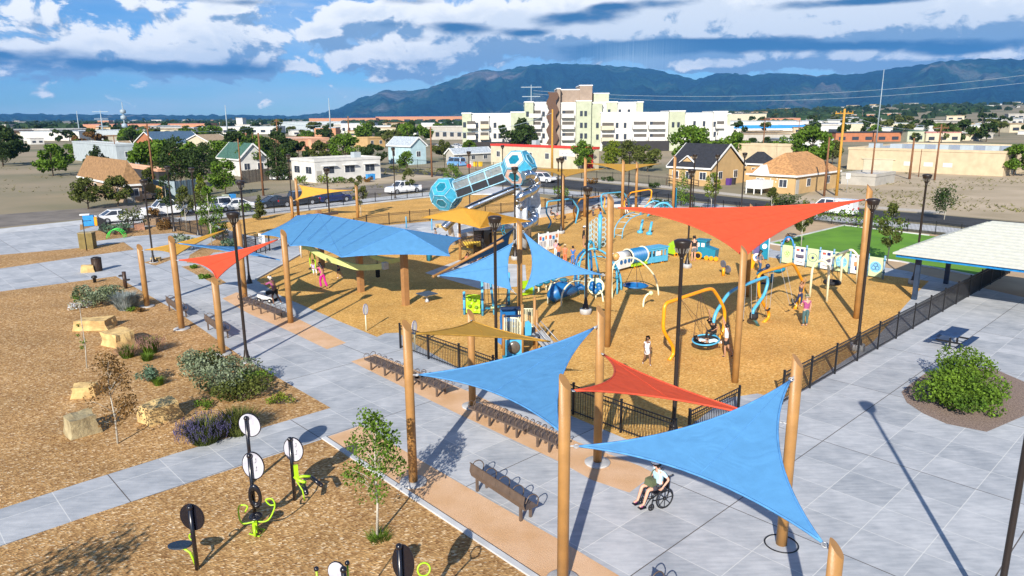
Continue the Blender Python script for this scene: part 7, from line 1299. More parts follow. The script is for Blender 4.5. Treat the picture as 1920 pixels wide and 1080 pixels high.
# ================================================================ vehicles
def car(label, px, head, kind, col, grp='parked cars', L_=None):
    """head: world heading (radians) of the bonnet; local x forward"""
    p = G(*px); Ls = dict(sedan=4.6, suv=4.7, pickup=5.6, van=4.9)[kind]; w = .9; t = thing({'sedan': 'parked_car', 'suv': 'sport_utility_vehicle', 'pickup': 'pickup_truck', 'van': 'camper_van'}[kind], label, {'pickup': 'pickup', 'van': 'van'}.get(kind, 'car'), tuple(p), head, grp); cm = mk('car_paint_' + col[0], col[1], .25, var=.02, coat=.6); f = Ls / 2
    hood = {'sedan': .85, 'suv': 1.0, 'pickup': 1.12, 'van': 1.1}[kind]; roofz = {'sedan': 1.42, 'suv': 1.72, 'pickup': 1.85, 'van': 1.95}[kind]; gc = .3 if kind in ('pickup', 'suv') else .2
    prof = [(-f, gc + .15), (-f + .05, hood * .62), (-f + .1, hood * .95), (-f * .5, hood), (f * .35, hood), (f - .25, hood * .86), (f, hood * .68), (f, gc + .1), (f - .1, gc), (-f + .1, gc)]
    q = MB(); n = len(prof); vs = []
    for y, k in ((-w, .97), (-w * 1.0, 1), (w, 1), (w, .97)): pass
    secs = [(-w, .0), (-w + .06, .05), (w - .06, .05), (w, .0)]
    for y, dz in secs: vs += [V((x * (1 if dz else .985), y, z + (dz if z > hood * .8 else 0))) for x, z in prof]
    q.add(vs, [(s * n + i, s * n + (i + 1) % n, (s + 1) * n + (i + 1) % n, (s + 1) * n + i) for s in range(3) for i in range(n)] + [tuple(range(n))[::-1], tuple(3 * n + i for i in range(n))]); q.build('body', cm, t)
    cab = {'sedan': (-f * .72, -f * .38, f * .12, f * .48), 'suv': (-f * .95, -f * .86, f * .15, f * .48), 'pickup': (-f * .28, -f * .2, f * .3, f * .52), 'van': (-f * .96, -f * .9, f * .55, f * .9)}[kind]
    q = MB(); z0, z1 = hood + .02, roofz - .08; A = [(cab[0], -w + .05, z0), (cab[3], -w + .05, z0), (cab[3], w - .05, z0), (cab[0], w - .05, z0), (cab[1], -w + .2, z1), (cab[2], -w + .2, z1), (cab[2], w - .2, z1), (cab[1], w - .2, z1)]
    q.add(A, [(0, 1, 5, 4), (1, 2, 6, 5), (2, 3, 7, 6), (3, 0, 4, 7)]); q.build('windows', glassd, t)
    q = MB(); q.box(((cab[1] + cab[2]) / 2, 0, roofz - .05), (cab[2] - cab[1] + .08, 2 * w - .36, .08), 0, .93)
    for i in range(4): q.bar(V(A[i]), V(A[i + 4]), .07)
    mx = (cab[0] + cab[3]) / 2
    for y in (-1, 1): q.bar((mx, y * (w - .04), z0), (mx, y * (w - .19), z1), .08)
    q.build('roof', cm, t)
    if kind == 'pickup': q = MB(); q.b2((-f + .2, -w + .15, hood - .02), (-f * .32, w - .15, hood + .055)); q.build('bed', M['rubber'], t)
    for x in (-f * .62, f * .64):
        for y in (-1, 1): q = MB(); r = .38 if kind in ('pickup', 'suv') else .32; q.disc((x, y * (w - .08), r), r, .22, (0, 1, 0), 18); wl_ = q.build('wheel', M['rubber'], t); q = MB(); q.disc((x, y * (w + .03), r), r * .6, .03, (0, 1, 0), 12); q.build('rim', M['galv'], wl_)
    for y in (-1, 1): q = MB(); q.box((f - .03, y * (w - .25), hood * .7), (.08, .34, .16)); q.build('headlight', mk('lamp_glass', (.7, .72, .75), .2), t); q = MB(); q.box((-f + .03, y * (w - .16), hood * .76), (.08, .2, .22)); q.build('tail_light', mk('tail_red', (.45, .01, .01), .3), t); q = MB(); q.box((cab[3] * .8, y * (w + .1), hood + .1), (.12, .16, .12)); q.build('wing_mirror', cm, t)
    for x in (f, -f): q = MB(); q.box((x, 0, gc + .12), (.1, 1.6, .2)); q.build('bumper', M['rubber'] if kind == 'suv' else cm, t)
    return t
CW = ('white', (.75, .76, .78)); CD = ('dark', (.02, .03, .045)); CS = ('silver', (.35, .37, .4)); CB = ('dark_blue', (.01, .03, .12))
car('white sedan seen from behind at the far left corner fence', (224, 416), AB, 'sedan', CW); car('silver car parked in the driveway beside the wooden gate', (264, 375), AB + .2, 'sedan', CS); car('white pickup behind the dark young tree', (315, 403), AB + pi, 'pickup', CW); car('white sport utility car right of the white pickup', (398, 397), AB + pi, 'suv', CW); car('white sedan between two park lamps', (440, 394), AB + pi, 'sedan', CW); car('dark grey sedan left of the yellow sail', (512, 388), AB + pi, 'sedan', CD)
car('dark pickup behind the yellow sail post', (556, 385), AB, 'pickup', CD); car('dark blue car under the tip of the far left yellow sail', (625, 379), AB, 'suv', CB); car('white pickup parked on the road left of the blue cabin', (757, 362), AB + pi, 'pickup', CW); car('small white car in the dirt yard behind the conifer', (518, 337), AB + 2.5, 'sedan', CW); car('white sport utility car seen from behind right of the slide tower', (1018, 342), AA + .1, 'suv', CW, L_=1)
wt = car('white pickup with a camper shell parked behind the red sail tip', (1556, 402), AA + pi, 'pickup', CW); q = MB(); q.b2((-2.7, -.82, 1.1), (-.8, .82, 1.85)); q.build('camper_shell', MATS['car_paint_white'], wt); q = MB(); q.b2((-2.4, -.84, 1.35), (-1.1, .84, 1.65)); q.build('shell_window', glassd, wt)
car('blue and white camper van parked in front of the grey shed', (856, 311), AA + pi, 'van', ('two_tone_blue', (.15, .35, .65)))
for i, x in enumerate((828, 842, 855, 864)): car('car in the distant lot left of the apartments', (x, 276 + (i % 2) * 3), AB + i, 'sedan', (CW, CD, CS, CW)[i], 'cars in the distant lot')
for px_, c, lab in (((424, 380), W_['green'], 'teal wheeled bin at the roadside'), ((437, 379), W_['bblue'], 'blue wheeled bin beside the teal one'), ((691, 338), W_['bblue'], 'left one of two blue bins at the white house'), ((699, 337), W_['bblue'], 'right one of two blue bins at the white house'), ((1366, 347), wmat('purple', (.08, .03, .2)), 'purple bin by the gabled house'), ((1374, 346), W_['dark'], 'dark bin by the gabled house'), ((891, 312), wmat('yellow', (.7, .45, .02)), 'yellow barrel left of the slide tower'), ((901, 312), wmat('yellow', (.7, .45, .02)), 'yellow barrel right of its twin'), ((884, 311), W_['white'], 'white barrel beside the camper van')):
    t = thing('wheelie_bin', lab, 'bin', G(*px_), AB, 'bins along the street'); q = MB(); q.box((0, 0, .5), (.6, .65, 1.0), 0, 1.12); q.build('bin_body', c, t); q = MB(); q.box((0, 0, 1.04), (.7, .76, .08)); q.build('lid', c, t)
# fences, walls, yard things
def bfence(label, pts, h, mat, name='board_fence', n=16):
    P = [G(*p) for p in pts]; t = thing(name, label, 'fence', tuple(P[0])); 
    for a, b in zip(P[:-1], P[1:]):
        q = MB(); 
        for k in range(n): p, r = a.lerp(b, k / n), a.lerp(b, (k + .93) / n); q.bar(p + V((0, 0, h / 2)), r + V((0, 0, h / 2)), .05 + .02 * (k % 2), h - .05 * (k % 3))
        q.build('boards', mat, t, world=True); q = MB(); [q.box(a.lerp(b, k / 4) + V((0, .08, h / 2)), (.12, .12, h + .1)) for k in range(5)]; q.build('fence_posts', M['brown'], t, world=True)
bfence('yellow wooden board gate beside the silver car', [(274, 364), (307, 379)], 2.0, mk('yellow_boards', (.6, .36, .1), .8, var=.1, scale=4)); bfence('blue grey corrugated metal fence in front of the dark trees', [(290, 366), (330, 370), (372, 364)], 2.3, mk('corrugated_blue', (.3, .38, .42), .6, var=.1, scale=6)); bfence('weathered grey wooden fence by the utility pole', [(455, 344), (505, 338)], 2.2, mk('weathered_wood', (.22, .19, .15), .9, var=.15, scale=6)); bfence('short yellow wooden fence left of the silver car', [(240, 368), (254, 364)], 2.0, mk('yellow_boards', (.6, .36, .1), .8))
make_fence('wire fence in front of the grey shed and cream building', [G(735, 312), G(860, 318), G(960, 322)], 1.8, 4, gap=.5, group='wire fences beyond the road'); make_fence('thin fence across the road beside the sandy pavement', [G(1090, 335), G(1180, 342), G(1255, 350)], 1.5, 4, gap=.3, group='wire fences beyond the road')
# utility poles
WD = mk('weathered_pole_wood', (.2, .09, .04), .9, scale=6, bump=.3); WY = mk('yellow_pole_wood', (.5, .26, .04), .9, scale=6, bump=.3); ST = mk('blue_grey_steel', (.3, .37, .42), .5)
TOPS = []
for px_, ty_, r, mt, arm, lab in [((1568, 367), 204, .2, WY, 1, 'tall yellow wooden utility pole behind the tan corner house'), ((1545, 368), 257, .16, WD, 0, 'brown utility pole leaning beside the yellow one'), ((1632, 347), 254, .15, WD, 0, 'brown utility pole in front of the beige building'), ((1705, 336), 259, .2, WD, 0, 'thick utility pole at the back of the sandy lot'), ((1752, 338), 233, .16, WD, 1, 'utility pole at the right end of the sandy lot'), ((1722, 332), 280, .08, WD, 0, 'thin pole left of the right end utility pole'),
   ((810, 332), 238, .17, WD, 0, 'brown utility pole at the road bend by the blue house'), ((657, 300), 218, .2, WD, 0, 'brown utility pole above the white house'), ((1035, 337), 205, .2, WY, 0, 'yellow brown pole in front of the wavy screen'), ((494, 367), 249, .16, WD, 0, 'utility pole in the dirt yard left of the conifer'), ((453, 338), 260, .13, WD, 0, 'utility pole with a lamp arm left of the dirt yard'), ((290, 355), 232, .16, WD, 1, 'dark utility pole rising over the carport'), ((220, 310), 253, .13, WD, 0, 'utility pole beside the stucco building'), ((1429, 300), 220, .16, WD, 1, 'utility pole in front of the blue banded store'), ((477, 300), 250, .12, WD, 0, 'thin pole left of the peach store'), ((524, 300), 223, .2, WD, 1, 'utility pole behind the conifer'), ((1496, 262), 225, .18, WD, 1, 'distant pole at the end of the blue banded store')]:
    b = G(*px_); h = HZ(b, ty_); t = thing('utility_pole', lab, 'utility pole', tuple(b), AA, 'wooden utility poles'); q = MB(); q.tube([(0, 0, 0), (0, 0, h)], [r * 1.1, r * .75], 8); q.build('pole', mt, t); TOPS.append(b + V((0, 0, h - .6)))
    if arm: q = MB(); q.box((0, 0, h - .6), (2.4, .12, .14)); [q.cyl((x, 0, h - .55), (x, 0, h - .3), .05, n=6) for x in (-1.1, -.5, .5, 1.1)]; q.build('cross_arm', mt, t)
for x, y0, y1, r, Y, lab in [(1637, 320, 130, .28, 300, 'very tall blue grey steel mast above the beige building'), (621, 262, 184, .5, 420, 'steel transmission pole at the left mountain foot'), (428, 262, 197, .5, 420, 'steel transmission pole above the factory'), (195, 262, 206, .5, 420, 'steel transmission pole over the terracotta roofs'), (151, 262, 208, .4, 420, 'steel transmission pole at the left picture edge'), (237, 262, 191, .5, 420, 'radio mast with dish clusters on the left skyline'), (996, 240, 159, .4, 330, 'steel pylon with cross arms behind the apartments')]:
    b = AT(x, y0, Y); b.z = 0; tp = AT(x, y1, Y); t = thing('steel_mast', lab, 'mast', tuple(b), 0, 'steel masts on the skyline'); q = MB(); q.tube([(0, 0, 0), (0, 0, tp.z)], [r, r * .4], 8); q.build('pole', ST, t)
    if 'radio' in lab: [(q := MB()).lathe([(.5, 0), (1.6, .5), (1.6, 2), (.5, 2.6)], (0, 0, tp.z * k), 8).build('antenna_cluster', ST, t) for k in (.3, .52, .68)]
    if 'pylon' in lab or 'over the' in lab: [(q := MB()).box((0, 0, tp.z - 1 - k * 4), (9 - k, .3, .3)).build('cross_arm', ST, t) for k in range(3)]
def wire(label, a, b, sag, r=.03): q = MB(); a, b = V(a), V(b); q.tube([a.lerp(b, k / 16) - V((0, 0, sag * 4 * (k / 16) * (1 - k / 16))) for k in range(17)], r, 4); tag(q.build('power_line', ST), label, 'cable', 'overhead power lines')
wire('upper wire from the right edge to the apartments', AT(1980, 133, 330), AT(1000, 170, 340), 6, .07); wire('lower wire from the right edge to the apartments', AT(1980, 148, 330), AT(1000, 176, 340), 6, .07); wire('wire between the yellow pole and the right end pole', TOPS[0], TOPS[4], 1.0); wire('wire from the yellow pole to the pole by the store', TOPS[0], TOPS[13], 1.5); wire('wire over the road from blue house to wavy screen', TOPS[6], TOPS[8], 1.5, .04); wire('wire from carport pole to conifer pole', TOPS[11], TOPS[15], 1.5, .04); wire('wire from conifer pole over the white house', TOPS[15], TOPS[7], 1.5, .05)
# traffic signs
for px_, lab, mt in (((880, 336), 'red stop sign at the road corner by the tunnel', W_['red']), ((1587, 361), 'white regulatory sign beside the yellow pole', wf), ((1541, 352), 'white one way sign at the tan corner house', wf)):
    t = thing('traffic_sign', lab, 'sign', G(*px_), 0); q = MB(); q.cyl((0, 0, 0), (0, 0, 2.6), .04, n=6); q.build('post', M['galv'], t); q = MB(); (q.disc((0, -.05, 2.4), .42, .03, (0, 1, 0), 8) if 'stop' in lab else q.box((0, -.05, 2.4), (.9 if 'one' in lab else .6, .03, .35 if 'one' in lab else .7))); pl_ = q.build('sign_plate', mt, t)
    if 'one' in lab: q = MB(); q.box((.05, -.07, 2.4), (.6, .01, .12)); q.ext([(-.4, -.065, 2.4), (-.2, -.065, 2.25), (-.2, -.065, 2.55)], (0, -.01, 0)); q.build('arrow', M['black'], pl_)
# grass trees: medium and far
TREES = [((520, 338), 246, 50, 'cone', 'leafd', 'tall dark conifer behind the left park edge'), ((340, 352), 255, 62, 'round', 'leafd', 'big dark tree behind the corrugated fence, left one'), ((378, 352), 268, 56, 'round', 'leafd', 'big dark tree behind the corrugated fence, right one'), ((423, 366), 298, 62, 'round', 'leafg', 'bright green tree on the dirt verge by the bins'), ((222, 387), 328, 60, 'round', 'leafo', 'loose olive tree in front of the shingle roof house'), ((166, 392), 332, 62, 'round', 'leafo', 'loose olive tree at the left edge by the road'), ((185, 318), 272, 60, 'cone', 'leafd', 'dark drooping conifer over the shingle roof'), ((288, 350), 312, 44, 'round', 'leafo', 'grey green tree under the carport roof'), ((378, 366), 325, 24, 'cone', 'leafy', 'spiky yellow yucca tree by the corrugated fence'),
  ((560, 304), 262, 66, 'round', 'leafd', 'dark tree left behind the white house'), ((605, 304), 264, 60, 'round', 'leafo', 'olive tree in the middle behind the white house'), ((648, 306), 248, 62, 'round', 'leafg', 'large green tree right behind the white house'), ((700, 310), 270, 60, 'round', 'leafd', 'dark tree at the right end of the white house'), ((685, 266), 228, 48, 'round', 'leafg', 'round green tree left of the tall brown pole gap'), ((775, 272), 227, 80, 'round', 'leafg', 'broad green tree behind the pale blue house'), ((735, 276), 240, 40, 'round', 'leafo', 'smaller olive tree left of the broad one'), ((763, 322), 283, 36, 'round', 'leafg', 'small round tree in front of the pale blue house'), ((832, 300), 262, 44, 'round', 'leafo', 'bare looking tree right of the blue house'), ((880, 286), 262, 32, 'round', 'leafg', 'small tree under the left apartments'),
  ((972, 284), 219, 84, 'round', 'leafd', 'big dark tree in front of the apartments'), ((1092, 322), 264, 54, 'round', 'leafg', 'green tree in front of the red trimmed shop'), ((1150, 318), 262, 46, 'round', 'leafy', 'light green tree right of the red wall'), ((1180, 318), 258, 50, 'round', 'leafo', 'sparse olive tree under the right apartments'), ((1214, 322), 268, 54, 'round', 'leafo', 'sparse tree left of the gabled house'), ((1296, 318), 232, 94, 'round', 'leafg', 'large green tree above the gabled house'), ((1366, 306), 244, 80, 'round', 'leafg', 'wide green tree between apartments and beige store'), ((1478, 306), 250, 60, 'round', 'leafg', 'green tree left part of the clump behind the orange roof'), ((1520, 312), 234, 90, 'round', 'leafg', 'tallest green tree behind the orange roof house'), ((1560, 308), 262, 40, 'round', 'leafo', 'thin olive tree beside the yellow pole'), ((1410, 284), 258, 26, 'round', 'leafd', 'small dark tree by the beige store'), ((1436, 284), 256, 30, 'round', 'leafd', 'small dark tree right of the store pole'), ((350, 275), 240, 60, 'round', 'leafg', 'green tree behind the slate blue roof, left'), ((295, 275), 238, 60, 'round', 'leafo', 'olive tree behind the slate blue roof'), ((250, 290), 244, 50, 'round', 'leafd', 'dark tree beside the small pink roof house'), ((170, 275), 248, 70, 'round', 'leafb', 'brownish tree row above the stucco building'), ((395, 272), 240, 30, 'cone', 'leafd', 'dark conifer pair above the tan roof, left'), ((412, 272), 240, 34, 'cone', 'leafd', 'dark conifer pair above the tan roof, right'), ((450, 284), 250, 46, 'round', 'leafg', 'green tree left of the peach store'), ((100, 330), 270, 80, 'round', 'leafg', 'green tree outside the left side'), ((1640, 262), 234, 36, 'round', 'leafg', 'green tree on the workshop roofs line'), ((1900, 330), 270, 70, 'round', 'leafg', 'green tree beyond the lot at the far right')]
protos = {}
for i, (px_, ty_, wpx, kd, mt, lab) in enumerate(TREES):
    b = G(*px_); h = HZ(b, ty_); w = wpx / 1350 * b.y * 1.02; o = make_tree(lab, kd, h, w, h * (.16 if kd == 'round' else .08), M[mt], M['bark'], 2600, max(.16, w * .036), 200 + i, 'trees beyond the park', max(.1, h * .022), 26, loc=tuple(b), name='pine_tree' if kd == 'cone' else 'street_tree')
FT = [make_tree('dark green tree in the far town', 'round', 7, 8, .6, M[m_], M['bark'], 300, .8, 300 + k, 'trees scattered over the far town', .2, 9, name='far_tree', loc=(-420 + 30 * k, 520, 0)) for k, m_ in enumerate(('leafd', 'leafo', 'leafd'))]
rn = random.Random(21); cnt = 0
for k in range(250):
    if k < 150: px_, py_ = rn.uniform(-150, 2100), rn.uniform(226, 262)
    else: px_, py_ = rn.uniform(-150, 2100), rn.uniform(221.5, 227)
    if 860 < px_ < 1370 and py_ > 224: continue
    if 1330 < px_ < 1480 and py_ > 256: continue
    p = G(px_, py_ - (px_ - 960) * .0062); p.z = gz(p.x, p.y); s = rn.uniform(.7, 1.5) * (1 if k < 150 else 1.5); dup(FT[k % 3], loc=p, rz=rn.uniform(0, 6), sc=(s, s, s * rn.uniform(.7, 1)))
fw_ = [block('small pale building among trees in the far town', 100 + k * 40, 112 + k * 40, 244, 250, w_, r_, 9, 'town_house', None, 2, 'small buildings of the far town') for k, (w_, r_) in enumerate((('white', 'metal'), ('cream', 'tan'), ('terra', 'flat'), ('grey', 'flat'), ('white', 'flat'), ('beige', 'brown')))]
for k in range(150):
    px_, py_ = rn.uniform(-150, 2100), rn.uniform(222, 258) if k % 3 else rn.uniform(221, 228)
    if 860 < px_ < 1370 and py_ > 224: continue
    if 1330 < px_ < 1480 and py_ > 250: continue
    p = G(px_, py_ - (px_ - 960) * .0062); p.z = gz(p.x, p.y) - .3; s = rn.uniform(.8, 1.9) * (2 if py_ < 228 else 1.3); dup(fw_[rn.randrange(6)], loc=p, rz=rn.uniform(-.7, .7), sc=(s * 1.5, s, s * .8))
# desert scrub between lots
for i, (x, y, w_, h_, mt) in enumerate([(610, 345, 3, 1.6, 'leafy'), (635, 343, 2.5, 1.2, 'leafg'), (655, 343, 2.5, 1.0, 'leafo'), (572, 348, 3, 1.8, 'leafg'), (690, 341, 2.2, .9, 'leafb'), (742, 318, 3, 1.0, 'leafo'), (830, 322, 2.4, .9, 'leafo'), (930, 328, 3, 1.0, 'leafo'), (1140, 340, 2.2, .9, 'leafd'), (1225, 352, 2.2, .8, 'leafd'), (1465, 388, 2.4, 1.4, 'leafd'), (1110, 345, 2, 1.1, 'leafb')]): mks(['yellow green yard shrub by the white house', 'green yard shrub under the middle windows', 'olive yard shrub by the right windows', 'tall green yard shrub at the left corner of the white house', 'brown yard shrub by the blue bins', 'olive scrub in front of the blue house', 'olive scrub on the lot by the camper van', 'olive scrub right of the stop sign', 'dark shrub across the road under the light green tree', 'dark shrub across the road by the gabled house', 'dark shrub in front of the white camper pickup', 'brown dry shrub on the far pavement'][i], (x, y), w_, h_, M[mt], 260, .16, 400 + i, grp='shrubs beyond the road')
MT = [o for o in bpy.data.objects if o.name.startswith('street_tree')][:24]
for k in range(96):
    px_, py_ = (rn.uniform(-200, 590), rn.uniform(256, 322)) if k < 66 else (rn.uniform(1385, 2150), rn.uniform(244, 268)) if k < 86 else (rn.uniform(600, 860), rn.uniform(250, 268))
    if 150 < px_ < 262 and py_ > 290: continue
    dup(MT[k % 24], loc=G(px_, py_), rz=rn.uniform(0, 6), sc=rn.uniform(.55, .95), label='green tree among the roofs between the park houses and the skyline', group='trees among the roofs')
for k in range(26):
    px_, py_ = (rn.uniform(-250, 480), rn.uniform(256, 272)) if k < 16 else (rn.uniform(1400, 2150), rn.uniform(246, 256)); s = rn.uniform(.6, .9); dup(fw_[k % 6], loc=G(px_, py_), rz=rn.choice((AB, AA)), sc=(s * 1.2, s, s), label='pale building among the trees between the houses and the skyline', group='roofs between houses and skyline')
for k in range(80):
    px_ = rn.uniform(1375, 2150) if k < 60 else rn.uniform(-150, 860); r_ = 330 * (8 ** rn.random()); d = ray(px_, 220); a_ = math.atan2(d.x, d.y); p = V((r_ * sin(a_), r_ * cos(a_), 0)); p.z = gz(p.x, p.y) - .2; s = rn.uniform(.8, 1.5); dup(FT[k % 3], loc=p, rz=rn.uniform(0, 6), sc=s)
    if k % 2: s = rn.uniform(1.2, 3); p = p + V((rn.uniform(-30, 30), 25, 0)); p.z = gz(p.x, p.y) - .3; dup(fw_[rn.randrange(6)], loc=p, rz=rn.uniform(-.7, .7), sc=(s * 1.4, s, s * .6))
q = MB()                                    # far-off tree belt that reads as one mass
for k in range(5200):
    a_ = rn.uniform(-.75, .85); r_ = rn.uniform(900, 5600) if k % 3 else rn.uniform(700, 2200)
    if NZ.noise(V((a_ * 9, r_ * .0016, 0))) < -.12: continue
    x, y = r_ * sin(a_), r_ * cos(a_); z = gz(x, y); w_ = rn.uniform(4, 9) * (1 + r_ / 3500); h_ = rn.uniform(4, 8)
    if r_ < 1000 and -.05 < a_ < .32: continue
    for j in range(2): an = rn.uniform(0, 3.1); u = V((cos(an), sin(an), 0)) * w_ * rn.uniform(.6, 1); c = V((x + rn.uniform(-4, 4), y, z)); q.add([c - u, c + u, c + u * .8 + V((0, 0, h_ * .7)), c + u * .2 + V((0, 0, h_)), c - u * .75 + V((0, 0, h_ * .75))], [(0, 1, 2, 3, 4)])
tag(q.build('far_woodland', leafmat('far_leaves', (.035, .07, .025), (.02, .045, .02)), loc=(0, 0, 0)), 'belt of far off trees between the town and the mountains', 'woodland', kind='stuff')
for k in range(40):
    px_, py_ = rn.uniform(150, 860), rn.uniform(258, 332)
    if (540 < px_ < 725 and py_ > 292) or (px_ < 262 and py_ > 300) or (725 < px_ and py_ > 272): continue
    dup(MT[(k * 5) % 24], loc=G(px_, py_), rz=rn.uniform(0, 6), sc=rn.uniform(.5, .8), label='green tree among the roofs between the park houses and the skyline', group='trees among the roofs')
q = MB()                                    # dry weeds on the lots and verges
for k in range(3600):
    px_, py_ = (rn.uniform(1480, 2050), rn.uniform(318, 398)) if k % 2 else (rn.uniform(-50, 720), rn.uniform(300, 366)) if k % 4 else (rn.uniform(720, 1000), rn.uniform(316, 328))
    p = G(px_, py_)
    if NZ.noise(p * .08) < -.05: continue
    w_ = rn.uniform(.1, .4)
    for j in range(3): an = rn.uniform(0, 6.3); u = V((cos(an), sin(an), 0)) * w_; q.add([p - u * .3, p + u * .3, p + u + V((0, 0, w_ * rn.uniform(.5, 1.2)))], [(0, 1, 2)])
tag(q.build('dry_weeds', leafmat('weed_leaves', (.2, .19, .07), (.12, .12, .05)), loc=(0, 0, 0)), 'dry weeds dotted over the lots and verges', 'weeds', kind='stuff')
# ================================================================ light, sky, camera
SUN_EL = R(28.0); SAZ = R(14.3)          # light travels towards +Y turned 14.3 deg to the right
ld = V((sin(SAZ) * cos(SUN_EL), cos(SAZ) * cos(SUN_EL), -sin(SUN_EL)))
sl = bpy.data.lights.new('sun', 'SUN'); sl.energy = 4.8; sl.angle = R(.5); sl.color = (1, .93, .82)
so = bpy.data.objects.new('sun', sl); COL.objects.link(so); so.rotation_euler = ld.to_track_quat('-Z', 'Y').to_euler(); so.location = (-20, -60, 60)
w = bpy.data.worlds.new('World'); scn.world = w; w.use_nodes = True; nt = w.node_tree; L = nt.links; bg = nt.nodes['Background']
sk = nd(nt, 'ShaderNodeTexSky', sky_type='NISHITA'); sk.sun_disc = False; sk.sun_elevation = SUN_EL; sk.sun_rotation = R(180) + SAZ; sk.altitude = 1500; sk.air_density = 1.; sk.dust_density = .6; sk.ozone_density = 2.
def mth(op, a, c=None, d=None, cl=False):
    n = nd(nt, 'ShaderNodeMath', operation=op); n.use_clamp = cl
    for i, q in enumerate((a, c, d)):
        if q is None: continue
        if isinstance(q, (int, float)): n.inputs[i].default_value = q
        else: L.new(q, n.inputs[i])
    return n.outputs[0]
def mixc(f, a, b):
    n = nd(nt, 'ShaderNodeMix', data_type='RGBA')
    for i, q in ((0, f), (6, a), (7, b)):
        if isinstance(q, tuple): n.inputs[i].default_value = (*q, 1)
        elif isinstance(q, (int, float)): n.inputs[i].default_value = q
        else: L.new(q, n.inputs[i])
    return n.outputs[2]
def smooth(x, a, b):
    n = nd(nt, 'ShaderNodeMapRange', interpolation_type='SMOOTHSTEP'); L.new(x, n.inputs[0]); n.inputs[1].default_value = a; n.inputs[2].default_value = b; return n.outputs[0]
tc = nd(nt, 'ShaderNodeTexCoord'); sp = nd(nt, 'ShaderNodeSeparateXYZ'); L.new(tc.outputs['Generated'], sp.inputs[0])
az = mth('ARCTAN2', sp.outputs[0], sp.outputs[1]); el = mth('ARCSINE', sp.outputs[2])
def azel(px, py): d = ray(px, py).normalized(); return math.atan2(d.x, d.y), math.asin(d.z)
def cloudfield(dx, dy):
    """density of cumulus at (azimuth, elevation) shifted by dx, dy"""
    A = mth('ADD', az, dx); E = mth('ADD', el, dy)
    cb = nd(nt, 'ShaderNodeCombineXYZ'); L.new(mth('MULTIPLY', A, 19.), cb.inputs[0]); L.new(mth('MULTIPLY', E, 29.), cb.inputs[1])
    n = nd(nt, 'ShaderNodeTexNoise'); n.inputs['Scale'].default_value = 1.; n.inputs['Detail'].default_value = 9; n.inputs['Roughness'].default_value = .6; n.inputs['Distortion'].default_value = .35; L.new(cb.outputs[0], n.inputs['Vector'])
    acc = None
    for (px, py, rx, ry, w_) in BLOBS:
        a0, e0 = azel(px, py); u = mth('DIVIDE', mth('SUBTRACT', A, a0), rx / 1350.); v = mth('DIVIDE', mth('SUBTRACT', E, e0), ry / 1350.)
        g = mth('MULTIPLY', mth('EXPONENT', mth('MULTIPLY', mth('ADD', mth('MULTIPLY', u, u), mth('MULTIPLY', v, v)), -1.)), w_)
        acc = g if acc is None else mth('ADD', acc, g)
    return mth('ADD', mth('MULTIPLY', mth('SUBTRACT', n.outputs['Fac'], .5), 2.1), acc)
BLOBS = [(410, 74, 95, 44, 1.05), (200, 104, 200, 18, .6), (175, 76, 30, 10, .6), (420, 122, 100, 20, .4), (330, 8, 110, 14, .35), (425, 12, 40, 12, .35), (690, 25, 80, 22, .95), (870, 45, 150, 40, .75), (600, 62, 45, 12, .75), (720, 108, 110, 32, .85), (845, 112, 65, 30, .7), (1010, 60, 130, 34, .6), (1130, 40, 190, 48, .8), (1360, 30, 200, 56, .9), (1620, 50, 260, 46, .9), (1250, 78, 240, 22, .5), (1330, 124, 70, 12, .6), (1450, 108, 130, 14, .65), (1640, 108, 160, 14, .6), (1850, 40, 300, 60, .6), (0, 60, 220, 40, .4), (-200, 120, 300, 30, .5)]
DARK = [(270, 128, 230, 13, .8), (460, 118, 55, 22, .55), (430, 2, 160, 8, .6), (790, 0, 90, 9, .7), (860, 52, 100, 12, .9), (720, 46, 40, 8, .4), (820, 76, 110, 9, .5), (760, 118, 70, 12, .5), (990, 62, 50, 8, .9), (1090, 32, 85, 14, 1.1), (1140, 12, 40, 8, .6), (1250, 6, 90, 9, .8), (1600, 4, 170, 9, .9), (1340, 80, 170, 10, 1.1), (1560, 88, 200, 9, 1.0), (1150, 100, 130, 18, .95), (1820, 92, 150, 10, .8), (0, 100, 200, 14, .7)]
d0 = cloudfield(0, 0); d1 = cloudfield(-.010, .013)
cov = smooth(d0, .22, .42)
lit = smooth(mth('SUBTRACT', d0, d1), -.24, .14)          # side towards the sun is bright
cbn = nd(nt, 'ShaderNodeCombineXYZ'); L.new(mth('MULTIPLY', az, 16.), cbn.inputs[0]); L.new(mth('MULTIPLY', el, 48.), cbn.inputs[1]); dn = nd(nt, 'ShaderNodeTexNoise'); dn.inputs['Scale'].default_value = 1.; dn.inputs['Detail'].default_value = 7; L.new(cbn.outputs[0], dn.inputs['Vector'])
dk = None
for (px, py, rx, ry, w_) in DARK:
    a0, e0 = azel(px, py); u = mth('DIVIDE', mth('SUBTRACT', az, a0), rx / 1350.); v = mth('DIVIDE', mth('SUBTRACT', el, e0), ry / 1350.)
    g = mth('MULTIPLY', mth('EXPONENT', mth('MULTIPLY', mth('ADD', mth('MULTIPLY', u, u), mth('MULTIPLY', v, v)), -1.)), w_); dk = g if dk is None else mth('ADD', dk, g)
dkm = smooth(mth('ADD', dk, mth('MULTIPLY', mth('SUBTRACT', dn.outputs['Fac'], .5), 1.3)), .3, .95)
wh = mixc(smooth(d0, .6, 1.3), (1.1, 1.1, 1.08), (.82, .88, .95))
cc = mixc(dkm, mixc(lit, (.26, .40, .60), wh), (.04, .15, .33))
cov = mth('MAXIMUM', cov, mth('MULTIPLY', dkm, .85))
